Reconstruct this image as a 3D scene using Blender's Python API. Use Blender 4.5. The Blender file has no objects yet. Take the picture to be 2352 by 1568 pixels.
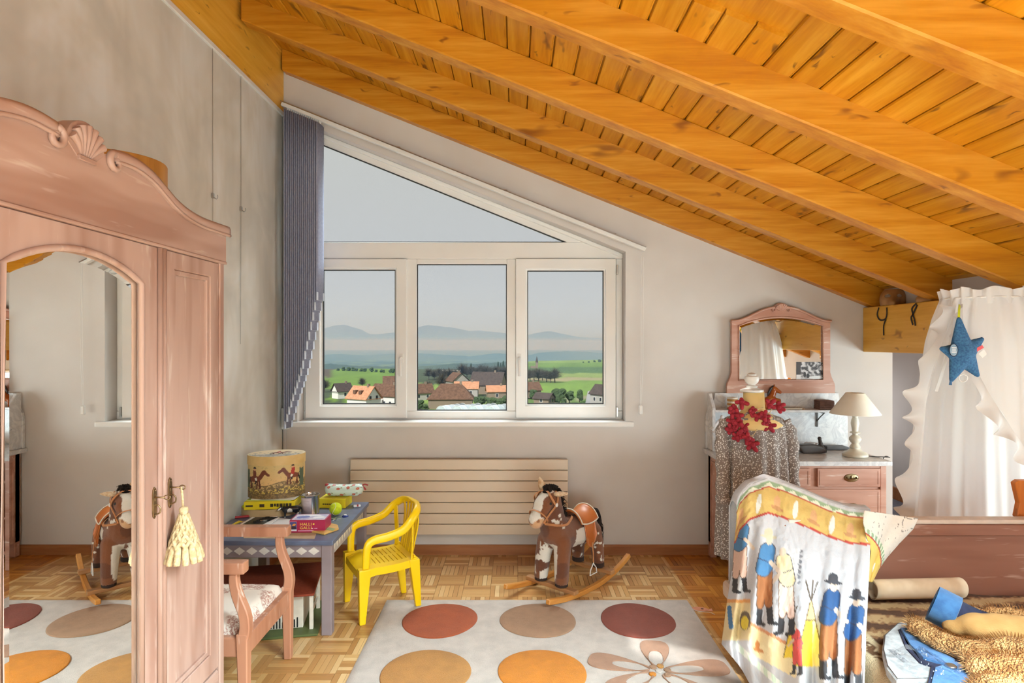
import bpy, bmesh, math, random
import numpy as np
from mathutils import Vector, Matrix, noise as mnoise
R = random.Random(7)
PI = math.pi
SC = bpy.context.scene
COL = SC.collection
# ------------------------------------------------------------------ camera, sky, sun, area lights, exposure
FPX = 1400.0; U0 = 1185.0; V0 = 785.0; EYE = 1.5          # focal length in pixels of the 2352 x 1568 frame
cam = bpy.data.cameras.new('camera'); camo = bpy.data.objects.new('camera', cam); COL.objects.link(camo)
camo.location = (0, 0, EYE); camo.rotation_euler = (PI/2, 0, 0)
cam.sensor_width = 36.0; cam.lens = FPX/2352*36.0
cam.shift_x = (1176-U0)/2352; cam.shift_y = (V0-784)/2352
cam.clip_start = 0.05; cam.clip_end = 90000
SC.camera = camo
SC.view_settings.view_transform = 'Standard'; SC.view_settings.look = 'None'
SC.view_settings.gamma = 1.0; SC.view_settings.use_curve_mapping = False
SC.view_settings.exposure = 0.12
cy = SC.cycles; cy.max_bounces = 6; cy.diffuse_bounces = 3; cy.glossy_bounces = 3; cy.transmission_bounces = 4; cy.transparent_max_bounces = 10; cy.volume_bounces = 0; cy.adaptive_threshold = 0.05
world = bpy.data.worlds.new('sky'); SC.world = world; world.use_nodes = True
wn = world.node_tree.nodes; wl = world.node_tree.links
wn.clear()
wo = wn.new('ShaderNodeOutputWorld'); wb = wn.new('ShaderNodeBackground')
wtc = wn.new('ShaderNodeTexCoord'); wsx = wn.new('ShaderNodeSeparateXYZ'); wr = wn.new('ShaderNodeValToRGB')
wl.new(wtc.outputs['Generated'], wsx.inputs[0]); wl.new(wsx.outputs['Z'], wr.inputs[0])
wr.color_ramp.elements[0].position = 0.0; wr.color_ramp.elements[0].color = (0.51, 0.535, 0.61, 1)
wr.color_ramp.elements[1].position = 0.30; wr.color_ramp.elements[1].color = (0.535, 0.535, 0.52, 1)
wl.new(wr.outputs[0], wb.inputs['Color']); wb.inputs['Strength'].default_value = 1.0
wl.new(wb.outputs[0], wo.inputs['Surface'])
def light(name, kind, loc, rot, energy, color, **kw):
    l = bpy.data.lights.new(name, kind); o = bpy.data.objects.new(name, l); COL.objects.link(o)
    o.location = loc; o.rotation_euler = rot; l.energy = energy; l.color = color
    for k, v in kw.items(): setattr(l, k, v)
    return o
XRW = 3.61
SUN_D = Vector((0.50, 1.10, -1.0)).normalized()
sun = light('sun', 'SUN', (0, -20, 10), (0, 0, 0), 4.2, (1.0, 0.97, 0.93), angle=0.009)
sun.rotation_euler = SUN_D.to_track_quat('-Z', 'Y').to_euler()
# added fill lamps that brighten the room, all placed out of view
light('rear_fill', 'AREA', (1.25, -1.55, 1.0), (PI/2+.25, 0, 0), 152, (0.74, 0.95, 1.0), shape='RECTANGLE', size=4.2, size_y=1.6)  # added fill lamp in front of the closed rear wall
gwl = light('gable_fill', 'AREA', (-0.3, 5.7, 4.25), (0, 0, 0), 330, (0.86, 0.97, 1.0), shape='RECTANGLE', size=3.2, size_y=1.5)  # added lamp outside above the gable window, boosts its daylight
gwl.rotation_euler = (Vector((-0.1, 2.6, 0.2))-gwl.location).to_track_quat('-Z', 'Y').to_euler()
light('side_fill', 'AREA', (XRW-.06, 2.75, 0.80), (0, PI/2, 0), 56, (0.78, 0.96, 1.0), shape='RECTANGLE', size=.75, size_y=1.5)  # added fill lamp at the closed side wall, brightens left wall and curtain
ROOFFILL = [(1.55, 0.675), (1.55, -0.64)]
for x_, y_ in ROOFFILL: light('roof_fill', 'AREA', (x_, y_, EYE+1.391-.4*x_-.01), (0, math.atan(0.4), 0), 172, (0.74, 0.95, 1.0), shape='RECTANGLE', size=1.1, size_y=.5, spread=math.radians(115))  # added fill lamps under the closed ceiling for top light and bounce
light('recess_fill', 'AREA', (3.1, 6.12, 0.85), (-PI/2, 0, 0), 4, (1.0, 0.97, 0.94), shape='RECTANGLE', size=.7, size_y=.6)  # added fill lamp, lifts the dark recess

# ------------------------------------------------------------------ helpers
def P(u, v, Y): return Vector(((u-U0)*Y/FPX, Y, EYE-(v-V0)*Y/FPX))
def FL(u, v, z=0.0):
    Y = FPX*(EYE-z)/(v-V0); return P(u, v, Y)
def lerp(a, b, t): return a+(b-a)*t
def smooth(a, b, x):
    t = min(1, max(0, (x-a)/(b-a))); return t*t*(3-2*t)
def interp(x, pts):
    if x <= pts[0][0]: return pts[0][1]
    for (a, b), (c, d) in zip(pts, pts[1:]):
        if x <= c: return b+(d-b)*(x-a)/(c-a)
    return pts[-1][1]
def spline(pts, n):
    pts = [Vector(p) for p in pts]; out = []
    m = len(pts)
    for i in range(m-1):
        p0 = pts[max(i-1, 0)]; p1 = pts[i]; p2 = pts[i+1]; p3 = pts[min(i+2, m-1)]
        for k in range(n):
            t = k/n
            out.append(0.5*((2*p1)+(p2-p0)*t+(2*p0-5*p1+4*p2-p3)*t*t+(3*p1-p0-3*p2+p3)*t**3))
    out.append(pts[-1]); return out
def nz(x, y=0, z=0): return mnoise.noise(Vector((x, y, z)))

class MB:
    def __init__(s): s.v = []; s.f = []; s.c = None
    def add(s, vs, fs):
        o = len(s.v); s.v += [tuple(p) for p in vs]; s.f += [tuple(i+o for i in f) for f in fs]; return s
    def box(s, x0, x1, y0, y1, z0, z1, M=None):
        vs = [Vector(p) for p in ((x0,y0,z0),(x1,y0,z0),(x1,y1,z0),(x0,y1,z0),(x0,y0,z1),(x1,y0,z1),(x1,y1,z1),(x0,y1,z1))]
        if M: vs = [M @ p for p in vs]
        return s.add(vs, [(0,3,2,1),(4,5,6,7),(0,1,5,4),(1,2,6,5),(2,3,7,6),(3,0,4,7)])
    def cbox(s, c, d, M=None):
        return s.box(c[0]-d[0]/2, c[0]+d[0]/2, c[1]-d[1]/2, c[1]+d[1]/2, c[2]-d[2]/2, c[2]+d[2]/2, M)
    def bar(s, a, b, w, h, up=(0, 0, 1)):
        a = Vector(a); b = Vector(b); d = (b-a).normalized(); up = Vector(up)
        x = d.cross(up).normalized(); y = x.cross(d)
        vs = [p+x*i*w/2+y*j*h/2 for p in (a, b) for i, j in ((-1,-1),(1,-1),(1,1),(-1,1))]
        return s.add(vs, [(0,1,2,3),(7,6,5,4),(0,4,5,1),(1,5,6,2),(2,6,7,3),(3,7,4,0)])
    def prism(s, pts, ax, a0, a1):
        n = len(pts)
        def mk(p, a): return (a, p[0], p[1]) if ax == 'x' else (p[0], a, p[1]) if ax == 'y' else (p[0], p[1], a)
        area = sum(pts[i][0]*pts[(i+1) % n][1]-pts[(i+1) % n][0]*pts[i][1] for i in range(n))
        if (area < 0) != (ax == 'y'): pts = pts[::-1]
        vs = [mk(p, a0) for p in pts]+[mk(p, a1) for p in pts]
        return s.add(vs, [tuple(range(n))[::-1], tuple(range(n, 2*n))]+[(i, (i+1) % n, n+(i+1) % n, n+i) for i in range(n)])
    def frame(s, outer, inner, ax, a0, a1):
        n = len(outer)
        def mk(p, a): return (a, p[0], p[1]) if ax == 'x' else (p[0], a, p[1]) if ax == 'y' else (p[0], p[1], a)
        vs = [mk(p, a0) for p in outer]+[mk(p, a0) for p in inner]+[mk(p, a1) for p in outer]+[mk(p, a1) for p in inner]
        fs = []
        for i in range(n):
            j = (i+1) % n
            fs += [(i, j, n+j, n+i), (2*n+i, 3*n+i, 3*n+j, 2*n+j), (i, 2*n+i, 2*n+j, j), (n+i, n+j, 3*n+j, 3*n+i)]
        return s.add(vs, fs)
    def lathe(s, prof, c=(0, 0, 0), n=24, M=None, sx=1, sy=1, cap=True):
        c = Vector(c); vs = []; fs = []
        for r, z in prof:
            for k in range(n):
                a = 2*PI*k/n; p = Vector((r*math.cos(a)*sx, r*math.sin(a)*sy, z))
                if M: p = M @ p
                vs.append(c+p)
        for i in range(len(prof)-1):
            for k in range(n):
                k2 = (k+1) % n; fs.append((i*n+k, i*n+k2, (i+1)*n+k2, (i+1)*n+k))
        if cap:
            fs.append(tuple(range(n))[::-1]); m = (len(prof)-1)*n; fs.append(tuple(range(m, m+n)))
        return s.add(vs, fs)
    def tube(s, path, r, n=8, closed=False, sx=1, sy=1, up=None):
        path = [Vector(p) for p in path]; m = len(path); vs = []; fs = []
        rr = r if isinstance(r, (list, tuple)) else [r]*m
        prev = None
        for i, p in enumerate(path):
            a = path[i-1] if (i > 0 or closed) else p; b = path[(i+1) % m] if (i < m-1 or closed) else p
            t = (b-a).normalized() if (b-a).length > 1e-9 else Vector((0, 0, 1))
            if up is not None: x = t.cross(Vector(up))
            elif prev is None: x = t.cross(Vector((0, 0, 1)) if abs(t.z) < .9 else Vector((1, 0, 0)))
            else: x = prev-t*prev.dot(t)
            x = x.normalized() if x.length > 1e-8 else t.orthogonal().normalized()
            prev = x; y = t.cross(x)
            for k in range(n):
                an = 2*PI*(k+.5)/n; vs.append(p+(x*math.cos(an)*sx+y*math.sin(an)*sy)*rr[i])
        for i in range(m if closed else m-1):
            i2 = (i+1) % m
            for k in range(n):
                k2 = (k+1) % n; fs.append((i*n+k, i2*n+k, i2*n+k2, i*n+k2))
        if not closed: fs += [tuple(range(n)), tuple(range((m-1)*n, m*n))[::-1]]
        return s.add(vs, fs)
    def strip(s, path, w, th, normal):
        path = [Vector(p) for p in path]; m = len(path); nv = Vector(normal).normalized(); vs = []; fs = []
        for i, p in enumerate(path):
            t = (path[min(i+1, m-1)]-path[max(i-1, 0)]).normalized(); x = t.cross(nv).normalized(); n2 = x.cross(t)
            vs += [p+x*w/2+n2*th/2, p-x*w/2+n2*th/2, p-x*w/2-n2*th/2, p+x*w/2-n2*th/2]
        for i in range(m-1):
            for k in range(4): k2 = (k+1) % 4; fs.append((4*i+k, 4*i+k2, 4*i+4+k2, 4*i+4+k))
        fs += [(3, 2, 1, 0), tuple(range(4*m-4, 4*m))]
        return s.add(vs, fs)
    def ball(s, c, r, n=12, M=None):
        if not hasattr(r, '__len__'): r = (r, r, r)
        c = Vector(c); prof = [(math.sin(PI*i/n), -math.cos(PI*i/n)) for i in range(n+1)]
        prof[0] = (1e-4, -1); prof[-1] = (1e-4, 1)
        D = Matrix.Diagonal((r[0], r[1], r[2])); MM = (M.to_3x3() @ D) if M else D
        return s.lathe(prof, c, 2*n, MM)
    def capsule(s, a, b, ra, rb, n=10):
        a = Vector(a); b = Vector(b); L = (b-a).length
        prof = [(max(1e-4, ra*math.sin(PI/2*i/4)), -ra*math.cos(PI/2*i/4)) for i in range(5)]+[(max(1e-4, rb*math.cos(PI/2*i/4)), L+rb*math.sin(PI/2*i/4)) for i in range(5)]
        return s.lathe(prof, a, n, (b-a).to_track_quat('Z', 'Y').to_matrix())
    def grid(s, fn, nu, nv, closeu=False):
        vs = [fn(i/(nu if closeu else nu-1), j/(nv-1)) for j in range(nv) for i in range(nu)]
        fs = []
        for j in range(nv-1):
            for i in range(nu if closeu else nu-1):
                i2 = (i+1) % nu; fs.append((j*nu+i, j*nu+i2, (j+1)*nu+i2, (j+1)*nu+i))
        return s.add(vs, fs)
    def mesh(s, name, smooth=False, bevel=0, seg=1, ang=0.6):
        me = bpy.data.meshes.new(name); me.from_pydata(s.v, [], s.f); me.validate()
        bm = bmesh.new(); bm.from_mesh(me)
        if bevel:
            bmesh.ops.remove_doubles(bm, verts=bm.verts, dist=1e-5)
            ed = [e for e in bm.edges if len(e.link_faces) == 2 and e.calc_face_angle(0) > ang]
            bmesh.ops.bevel(bm, geom=ed, offset=bevel, segments=seg, affect='EDGES', profile=.7, clamp_overlap=True)
        bmesh.ops.recalc_face_normals(bm, faces=bm.faces)
        bm.to_mesh(me); bm.free()
        if smooth: me.shade_smooth()
        if smooth == 'auto': me.set_sharp_from_angle(angle=0.7)
        return me
    def build(s, name, mat, parent=None, smooth=False, bevel=0, seg=1, world=True, label=None, cat=None, group=None, kind=None, sub=0, thick=0):
        return mkobj(name, s.mesh(name, smooth, bevel, seg), mat, parent, world, label, cat, group, kind, sub, thick)
def tag(o, label=None, cat=None, group=None, kind=None):
    if label: o['label'] = label
    if cat: o['category'] = cat
    if group: o['group'] = group
    if kind: o['kind'] = kind
    return o
def mkobj(name, me, mat, parent=None, world=True, label=None, cat=None, group=None, kind=None, sub=0, thick=0):
    o = bpy.data.objects.new(name, me); COL.objects.link(o)
    if mat is not None and not me.materials: me.materials.append(mat)
    if parent is not None:
        o.parent = parent
        if world and parent.type == 'EMPTY': o.location = -parent.location
    if thick:
        m = o.modifiers.new('thickness', 'SOLIDIFY'); m.thickness = thick; m.offset = 0
    if sub:
        m = o.modifiers.new('subdivision', 'SUBSURF'); m.levels = sub; m.render_levels = sub
    return tag(o, label, cat, group, kind)
def thing(name, label, cat, loc=(0, 0, 0), rotz=0, group=None, kind=None, rot=None):
    o = bpy.data.objects.new(name, None); COL.objects.link(o); o.empty_display_size = .05
    o.location = loc; o.rotation_euler = rot or (0, 0, rotz); return tag(o, label, cat, group, kind)
def dup(o, parent=None, loc=None, rot=None):
    c = o.copy(); COL.objects.link(c)
    if parent is not None: c.parent = parent
    if loc is not None: c.location = loc
    if rot is not None: c.rotation_euler = rot
    return c
def remesh(mb, name, mat, parent=None, vox=.01, it=6, world=True, fac=.5, **kw):
    """one continuous skin over overlapping volumes"""
    me = mb.mesh(name); o = bpy.data.objects.new('tmp', me); COL.objects.link(o)
    m = o.modifiers.new('r', 'REMESH'); m.mode = 'VOXEL'; m.voxel_size = vox; m.use_smooth_shade = True
    if it: k = o.modifiers.new('s', 'SMOOTH'); k.iterations = it; k.factor = fac
    dg = bpy.context.evaluated_depsgraph_get(); ev = o.evaluated_get(dg)
    me2 = bpy.data.meshes.new_from_object(ev); me2.name = name
    bpy.data.objects.remove(o); bpy.data.meshes.remove(me)
    me2.materials.clear(); me2.shade_smooth()
    return mkobj(name, me2, mat, parent, world, **kw)
def paint(me, fn, name='Col'):
    a = me.color_attributes.new(name, 'FLOAT_COLOR', 'POINT')
    n = len(me.vertices); co = np.empty(n*3, dtype=np.float32); me.vertices.foreach_get('co', co)
    co = co.reshape(-1, 3); out = np.ones((n, 4), dtype=np.float32)
    for i in range(n): out[i, :3] = fn(co[i], i)
    a.data.foreach_set('color', out.ravel())
def s2l(c):
    return tuple(((x/255)/12.92 if x/255 <= .04045 else ((x/255+.055)/1.055)**2.4) for x in c)
def S(r, g, b): return s2l((r, g, b))

# ------------------------------------------------------------------ materials
class NT:
    def __init__(s, name):
        s.m = bpy.data.materials.new(name); s.m.use_nodes = True; s.t = s.m.node_tree; s.n = s.t.nodes; s.l = s.t.links
        s.n.clear(); s.out = s.n.new('ShaderNodeOutputMaterial'); s.b = s.n.new('ShaderNodeBsdfPrincipled'); s.l.new(s.b.outputs[0], s.out.inputs[0])
    def node(s, t, **kw):
        x = s.n.new(t)
        for k, v in kw.items(): setattr(x, k, v)
        return x
    def link(s, a, b): s.l.new(a, b)
    def coords(s, scale=(1, 1, 1), rnd=False, kind='Object', rot=(0, 0, 0)):
        tc = s.node('ShaderNodeTexCoord'); mp = s.node('ShaderNodeMapping'); mp.inputs['Scale'].default_value = scale; mp.inputs['Rotation'].default_value = rot
        s.link(tc.outputs[kind], mp.inputs['Vector'])
        if rnd:
            oi = s.node('ShaderNodeObjectInfo'); mu = s.node('ShaderNodeMath', operation='MULTIPLY'); mu.inputs[1].default_value = 37.0
            s.link(oi.outputs['Random'], mu.inputs[0]); s.link(mu.outputs[0], mp.inputs['Location'])
        return mp.outputs[0]
    def noise(s, vec, scale, detail=3, rough=.55, dist=0):
        x = s.node('ShaderNodeTexNoise'); x.inputs['Scale'].default_value = scale; x.inputs['Detail'].default_value = detail
        x.inputs['Roughness'].default_value = rough; x.inputs['Distortion'].default_value = dist
        s.link(vec, x.inputs['Vector']); return x.outputs['Fac']
    def ramp(s, fac, stops):
        x = s.node('ShaderNodeValToRGB'); e = x.color_ramp.elements
        while len(e) < len(stops): e.new(.5)
        for i, (p, c) in enumerate(stops):
            e[i].position = p; e[i].color = (c[0], c[1], c[2], 1) if hasattr(c, '__len__') else (c, c, c, 1)
        s.link(fac, x.inputs[0]); return x.outputs[0]
    def mix(s, fac, a, b, mode='MIX'):
        x = s.node('ShaderNodeMix', data_type='RGBA', blend_type=mode)
        for val, sock in ((fac, x.inputs[0]), (a, x.inputs[6]), (b, x.inputs[7])):
            if isinstance(val, (int, float)): sock.default_value = val
            elif isinstance(val, tuple): sock.default_value = (val[0], val[1], val[2], 1)
            else: s.link(val, sock)
        return x.outputs[2]
    def math(s, op, a, b=0.0):
        x = s.node('ShaderNodeMath', operation=op)
        for val, sock in ((a, x.inputs[0]), (b, x.inputs[1])):
            if isinstance(val, (int, float)): sock.default_value = val
            else: s.link(val, sock)
        return x.outputs[0]
    def color(s, c):
        if isinstance(c, tuple): s.b.inputs['Base Color'].default_value = (c[0], c[1], c[2], 1)
        else: s.link(c, s.b.inputs['Base Color'])
    def bump(s, h, strength, dist=.01):
        x = s.node('ShaderNodeBump'); x.inputs['Strength'].default_value = strength; x.inputs['Distance'].default_value = dist
        s.link(h, x.inputs['Height']); s.link(x.outputs[0], s.b.inputs['Normal'])
    def set(s, **kw):
        for k, v in kw.items():
            s.b.inputs[k.replace('_', ' ')].default_value = v
        return s
def plain(name, c, rough=.6, c2=None, ns=20, nd=2, bump=0, bs=60, bd=.003, metal=0, scale=(1, 1, 1), lo=.35, hi=.65, rnd=False, **kw):
    t = NT(name); t.set(Roughness=rough, Metallic=metal)
    vec = t.coords(scale, rnd)
    if c2 is None: c2 = tuple(x*.86 for x in c)
    f = t.noise(vec, ns, nd); t.color(t.ramp(f, [(lo, c), (hi, c2)]))
    if bump: t.bump(t.noise(vec, bs, 1), bump, bd)
    for k, v in kw.items(): t.b.inputs[k.replace('_', ' ')].default_value = v
    return t.m
def wood(name, light, mid, dark, axis=1, rough=.45, knots=0.0, kscale=(1.9, 6.0), rnd=True, grain=1.0, coat=0.0, kcol=S(85, 45, 12), var=.10):
    t = NT(name); t.set(Roughness=rough, Coat_Weight=coat)
    sc = [13.0*grain]*3; sc[axis] = 0.9*grain
    vec = t.coords(tuple(sc), rnd)
    g = t.noise(vec, 1.6, 2, .6, .35); fine = t.noise(vec, 9.0, 1.5, .7)
    f = t.math('ADD', t.math('MULTIPLY', g, .75), t.math('MULTIPLY', fine, .25))
    c = t.ramp(f, [(.30, light), (.52, mid), (.72, dark)])
    sb = [2.2]*3; sb[axis] = .9
    blot = t.noise(t.coords(tuple(sb), rnd), 1.3, 1)
    c = t.mix(t.math('MULTIPLY', blot, .45), c, mid)
    if rnd and var:
        oi = t.node('ShaderNodeObjectInfo')
        hv = t.node('ShaderNodeHueSaturation'); t.link(c, hv.inputs['Color'])
        t.link(t.math('ADD', t.math('MULTIPLY', oi.outputs['Random'], 2*var), 1-var), hv.inputs['Value']); c = hv.outputs[0]
    if knots:
        sk = [kscale[1]]*3; sk[axis] = kscale[0]
        for mult, thr in ((1.0, .055), (1.9, .04)):
            kv = t.coords(tuple(x*mult for x in sk), rnd)
            nn = t.node('ShaderNodeVectorMath', operation='ADD'); t.link(kv, nn.inputs[0])
            t.link(t.noise(kv, 3.0, 1), nn.inputs[1])
            vo = t.node('ShaderNodeTexVoronoi', feature='F1'); vo.inputs['Scale'].default_value = 1.0; t.link(nn.outputs[0], vo.inputs['Vector'])
            k = t.ramp(vo.outputs['Distance'], [(0.0, 1.0), (thr*1.3, .85), (thr*3.6, 0.0)])
            c = t.mix(t.math('MULTIPLY', k, knots), c, kcol)
    t.color(c); t.bump(fine, .08, .004)
    return t.m
def distressed(name, base, dark, light, axis=2, rough=.42, amt=.75):
    """chalky paint rubbed through along the grain"""
    t = NT(name); t.set(Roughness=rough)
    sc = [9.0]*3; sc[axis] = 1.1; vec = t.coords(tuple(sc))
    n1 = t.noise(vec, 1.3, 2, .6); n2 = t.noise(vec, 3.4, 3, .7)
    c = t.ramp(n1, [(.32, dark), (.55, base)])
    c = t.mix(t.math('MULTIPLY', t.ramp(n2, [(.60, 0.0), (.74, 1.0)]), amt), c, light)
    t.color(c); t.bump(n2, .05, .004); return t.m
def colattr(name, rough=.75, bump=0, bs=200, bd=.002, scale=(1, 1, 1), grime=0.0, **kw):
    t = NT(name); t.set(Roughness=rough)
    a = t.node('ShaderNodeAttribute', attribute_name='Col'); c = a.outputs['Color']; vec = t.coords(scale)
    if grime: c = t.mix(t.math('MULTIPLY', t.noise(vec, 6, 4), grime), c, t.mix(1.0, c, (.55, .5, .45), 'MULTIPLY'))
    t.color(c)
    if bump: t.bump(t.noise(vec, bs, 3), bump, bd)
    for k, v in kw.items(): t.b.inputs[k.replace('_', ' ')].default_value = v
    return t.m
def glassmat(name, tint=(.97, .985, .98), fres=.5):
    t = NT(name); tr = t.node('ShaderNodeBsdfTransparent'); tr.inputs[0].default_value = (*tint, 1)
    gl = t.node('ShaderNodeBsdfGlossy'); gl.inputs['Roughness'].default_value = .02
    fr = t.node('ShaderNodeFresnel'); fr.inputs['IOR'].default_value = 1.45
    mx = t.node('ShaderNodeMixShader'); t.link(t.math('MULTIPLY', fr.outputs[0], fres), mx.inputs[0]); t.link(tr.outputs[0], mx.inputs[1]); t.link(gl.outputs[0], mx.inputs[2])
    t.link(mx.outputs[0], t.out.inputs[0]); return t.m

M = {}
M['wall_back'] = plain('pink_white_plaster', S(213, 206, 201), .9, S(207, 199, 193), 2.5, bump=.12, bs=160, bd=.002)
def left_plaster():
    t = NT('mottled_plaster'); t.set(Roughness=.9)
    v = t.coords((1, 1.0, .8)); n1 = t.noise(v, 2.4, 3, .6, .6); v2 = t.coords((1, 3.2, .55)); n2 = t.noise(v2, 1.9, 2)
    c = t.ramp(n1, [(.36, S(200, 196, 188)), (.52, S(213, 208, 199)), (.66, S(222, 220, 216))])
    c = t.mix(t.math('MULTIPLY', t.ramp(n2, [(.45, 0.0), (.68, 1.0)]), .34), c, S(184, 174, 158))
    t.color(c); t.bump(t.noise(v, 60, 1), .10, .003); return t.m
M['wall_left'] = left_plaster()
M['white_wall'] = plain('white_plaster', S(205, 200, 198), .9, S(196, 191, 190), 2.5, bump=.1, bs=160, bd=.002)
WL, WM, WD = S(222, 164, 52), S(200, 134, 16), S(172, 102, 5)
M['board'] = wood('spruce_boards', WL, WM, WD, 1, .38, .85, (2.3, 7.5))
M['rafter'] = wood('spruce_rafters', S(216, 156, 58), S(194, 126, 24), S(166, 94, 7), 0, .38, .8, (1.25, 4.6), kcol=S(120, 62, 14))
M['purlin'] = wood('glulam_purlin', S(246, 196, 92), S(234, 176, 62), S(216, 150, 42), 1, .4, .7, (2.6, 7.0), var=0, kcol=S(128, 70, 20))
M['base_wood'] = wood('baseboard_wood', S(176, 118, 72), S(160, 100, 56), S(140, 84, 44), 0, .4, 0)
M['white_trim'] = plain('white_lacquer', S(232, 228, 224), .35, S(226, 221, 216), 4)
M['pvc'] = plain('white_window_plastic', S(236, 232, 228), .28, S(231, 227, 223), 3)
M['gasket'] = plain('black_gasket', S(40, 40, 42), .6)
M['glass'] = glassmat('window_glass', fres=.04)
M['steel'] = plain('brushed_steel', S(190, 188, 184), .3, metal=1)
M['mirror'] = NT('mirror_glass').set(Base_Color=(.93, .93, .90, 1), Metallic=1.0, Roughness=0.0).m
# ------------------------------------------------------------------ the room
T = 0.4                                        # roof pitch: rise per metre of X
XL = -1.648; YB = 4.312; XC = 2.664; XR = 3.61; YR = -1.62; YE = 6.2
AB = EYE+1.242; AT = EYE+1.391                 # rafter underside / board underside at X = 0
def roof(x): return AT-T*x
OXL, OXR, OZB = -1.546, 0.776, 0.936
def otop(x): return 2.449-T*x
YO = YB+.30
w = MB()
w.prism([(XL-.12, -.05), (OXL, -.05), (OXL, roof(OXL)+.03), (XL-.12, roof(XL-.12)+.03)], 'y', YB, YO)
w.prism([(OXL, -.05), (OXR, -.05), (OXR, OZB-.035), (OXL, OZB-.035)], 'y', YB, YO)
w.prism([(OXR, -.05), (XC, -.05), (XC, roof(XC)+.03), (OXR, roof(OXR)+.03)], 'y', YB, YO)
w.prism([(OXL, otop(OXL)), (OXR, otop(OXR)), (OXR, roof(OXR)+.03), (OXL, roof(OXL)+.03)], 'y', YB, YO)
w.build('wall_back', M['wall_back'], kind='structure')
w = MB(); w.box(XC-.3, XC, YO, YE+.2, -.05, roof(XC)+.02); w.build('wall_return', M['white_wall'], kind='structure')
w = MB(); w.box(XC-.3, XR+.15, YE, YE+.2, -.05, roof(XC)+.02); w.build('wall_recess', M['white_wall'], kind='structure')
w = MB(); w.box(XR, XR+.15, YR, YE+.2, -.05, roof(XR)+.03); w.build('wall_right', M['white_wall'], kind='structure')
w = MB(); w.box(XL-.2, XL, YR, YB, -.05, 3.10); w.build('wall_left', M['wall_left'], kind='structure')
# rear gable wall behind the viewer, closed
w = MB()
w.prism([(XL-.2, -.05), (XR+.15, -.05), (XR+.15, roof(XR+.15)+.03), (XL-.2, roof(XL-.2)+.03)], 'y', YR-.25, YR)
w.build('wall_rear', M['white_wall'], kind='structure')
def inset(poly, d):
    n = len(poly); out = []
    for i in range(n):
        p0 = Vector(poly[i-1]).to_2d(); p1 = Vector(poly[i]).to_2d(); p2 = Vector(poly[(i+1) % n]).to_2d()
        e1 = (p1-p0).normalized(); e2 = (p2-p1).normalized(); n1 = Vector((-e1.y, e1.x)); n2 = Vector((-e2.y, e2.x))
        b = (n1+n2); b = b/max(1e-6, b.dot(n1)); out.append(tuple(p1+b*d))
    return out
MB().frame([(-.92, .12), (3.42, .12), (3.42, 1.88), (-.92, 1.88)], [(-.86, .18), (3.36, .18), (3.36, 1.82), (-.86, 1.82)], 'y', YR, YR+.05).build('window_2', M['pvc'], kind='structure', bevel=.006)  # added frame around the rear fill lamp, wall behind is closed
# roof lights in the bays between the rafters, all behind or above the viewer (x0, x1, y0, y1)
RL = [(-1.18, -.46, -1.48, -1.02), (-1.18, -.46, -.90, -.38), (.06, .70, -.90, -.38), (.02, .56, .42, .94), (.34, .62, 1.73, 1.93)]

# ceiling: slab, boards one by one, rafters, ridge beam, purlin
w = MB()
xs_ = sorted({XL-.35, XC-.32, XR+.3} | {v for r_ in RL for v in r_[:2]}); ys_ = sorted({YR-.3, YO+.12, YE+.3} | {v for r_ in RL for v in r_[2:]})
for xa_, xb_ in zip(xs_, xs_[1:]):
    for ya_, yb_ in zip(ys_, ys_[1:]):
        cx_, cy_ = (xa_+xb_)/2, (ya_+yb_)/2
        if cy_ > YO+.12 and cx_ < XC-.32: continue
        if any(r_[0] < cx_ < r_[1] and r_[2] < cy_ < r_[3] for r_ in RL): continue
        w.prism([(xa_, roof(xa_)+.022), (xb_, roof(xb_)+.022), (xb_, roof(xb_)+.09), (xa_, roof(xa_)+.09)], 'y', ya_, yb_)
ceil = w.build('ceiling', M['board'], kind='structure')
BWX = .1068; cs = 1/math.sqrt(1+T*T); bwid = BWX/cs
bm_ = MB(); h = bwid/2
bm_.prism([(-h+.0015, .022), (-h+.0015, .006), (-h+.006, 0), (h-.012, 0), (h-.008, .005), (h-.0045, .005), (h-.0045, .022)], 'y', YR, YO+.05)
bme = bm_.mesh('ceiling_board'); bme.materials.append(M['board'])
bs_ = MB(); bs_.v = [(a, b if b > 0 else 2.06, c) for a, b, c in bm_.v]; bs_.f = bm_.f; bme3 = bs_.mesh('ceiling_board'); bme3.materials.append(M['board'])
bl_ = MB(); bl_.v = [(a, YE+.05 if b > 0 else b, c) for a, b, c in bm_.v]; bl_.f = bm_.f; bme2 = bl_.mesh('ceiling_board'); bme2.materials.append(M['board'])
k = 0; x = XL-.05
while x < XR+.1:
    o = bpy.data.objects.new('ceiling_board', bme2 if x > XC-.25 else bme3 if -1.26 < x < .87 else bme); COL.objects.link(o); o.parent = ceil
    o.location = (x, 0, roof(x)); o.rotation_euler = (0, math.atan(T), 0); x += BWX; k += 1
RW = .098
RF = [4.239-.6568*i for i in range(9)]
rl = (XR+.05-(-1.63))
rm = MB(); rm.prism([(0, 0), (rl, -T*rl), (rl, -T*rl+.152), (0, .152)], 'y', 0, RW)
rme = rm.mesh('rafter', bevel=.006); rme.materials.append(M['rafter'])
for i, yf in enumerate(RF):
    o = bpy.data.objects.new('rafter', rme); COL.objects.link(o); o.parent = ceil
    o.location = (-1.63+.011*(i % 2), yf, AB+T*1.63)
RBZ = 3.118
w = MB(); w.box(XL-.19, XL+.006, YR, YB, RBZ, roof(XL)-.165+.14); w.build('ridge_beam', M['purlin'], ceil, bevel=.004)
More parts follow.
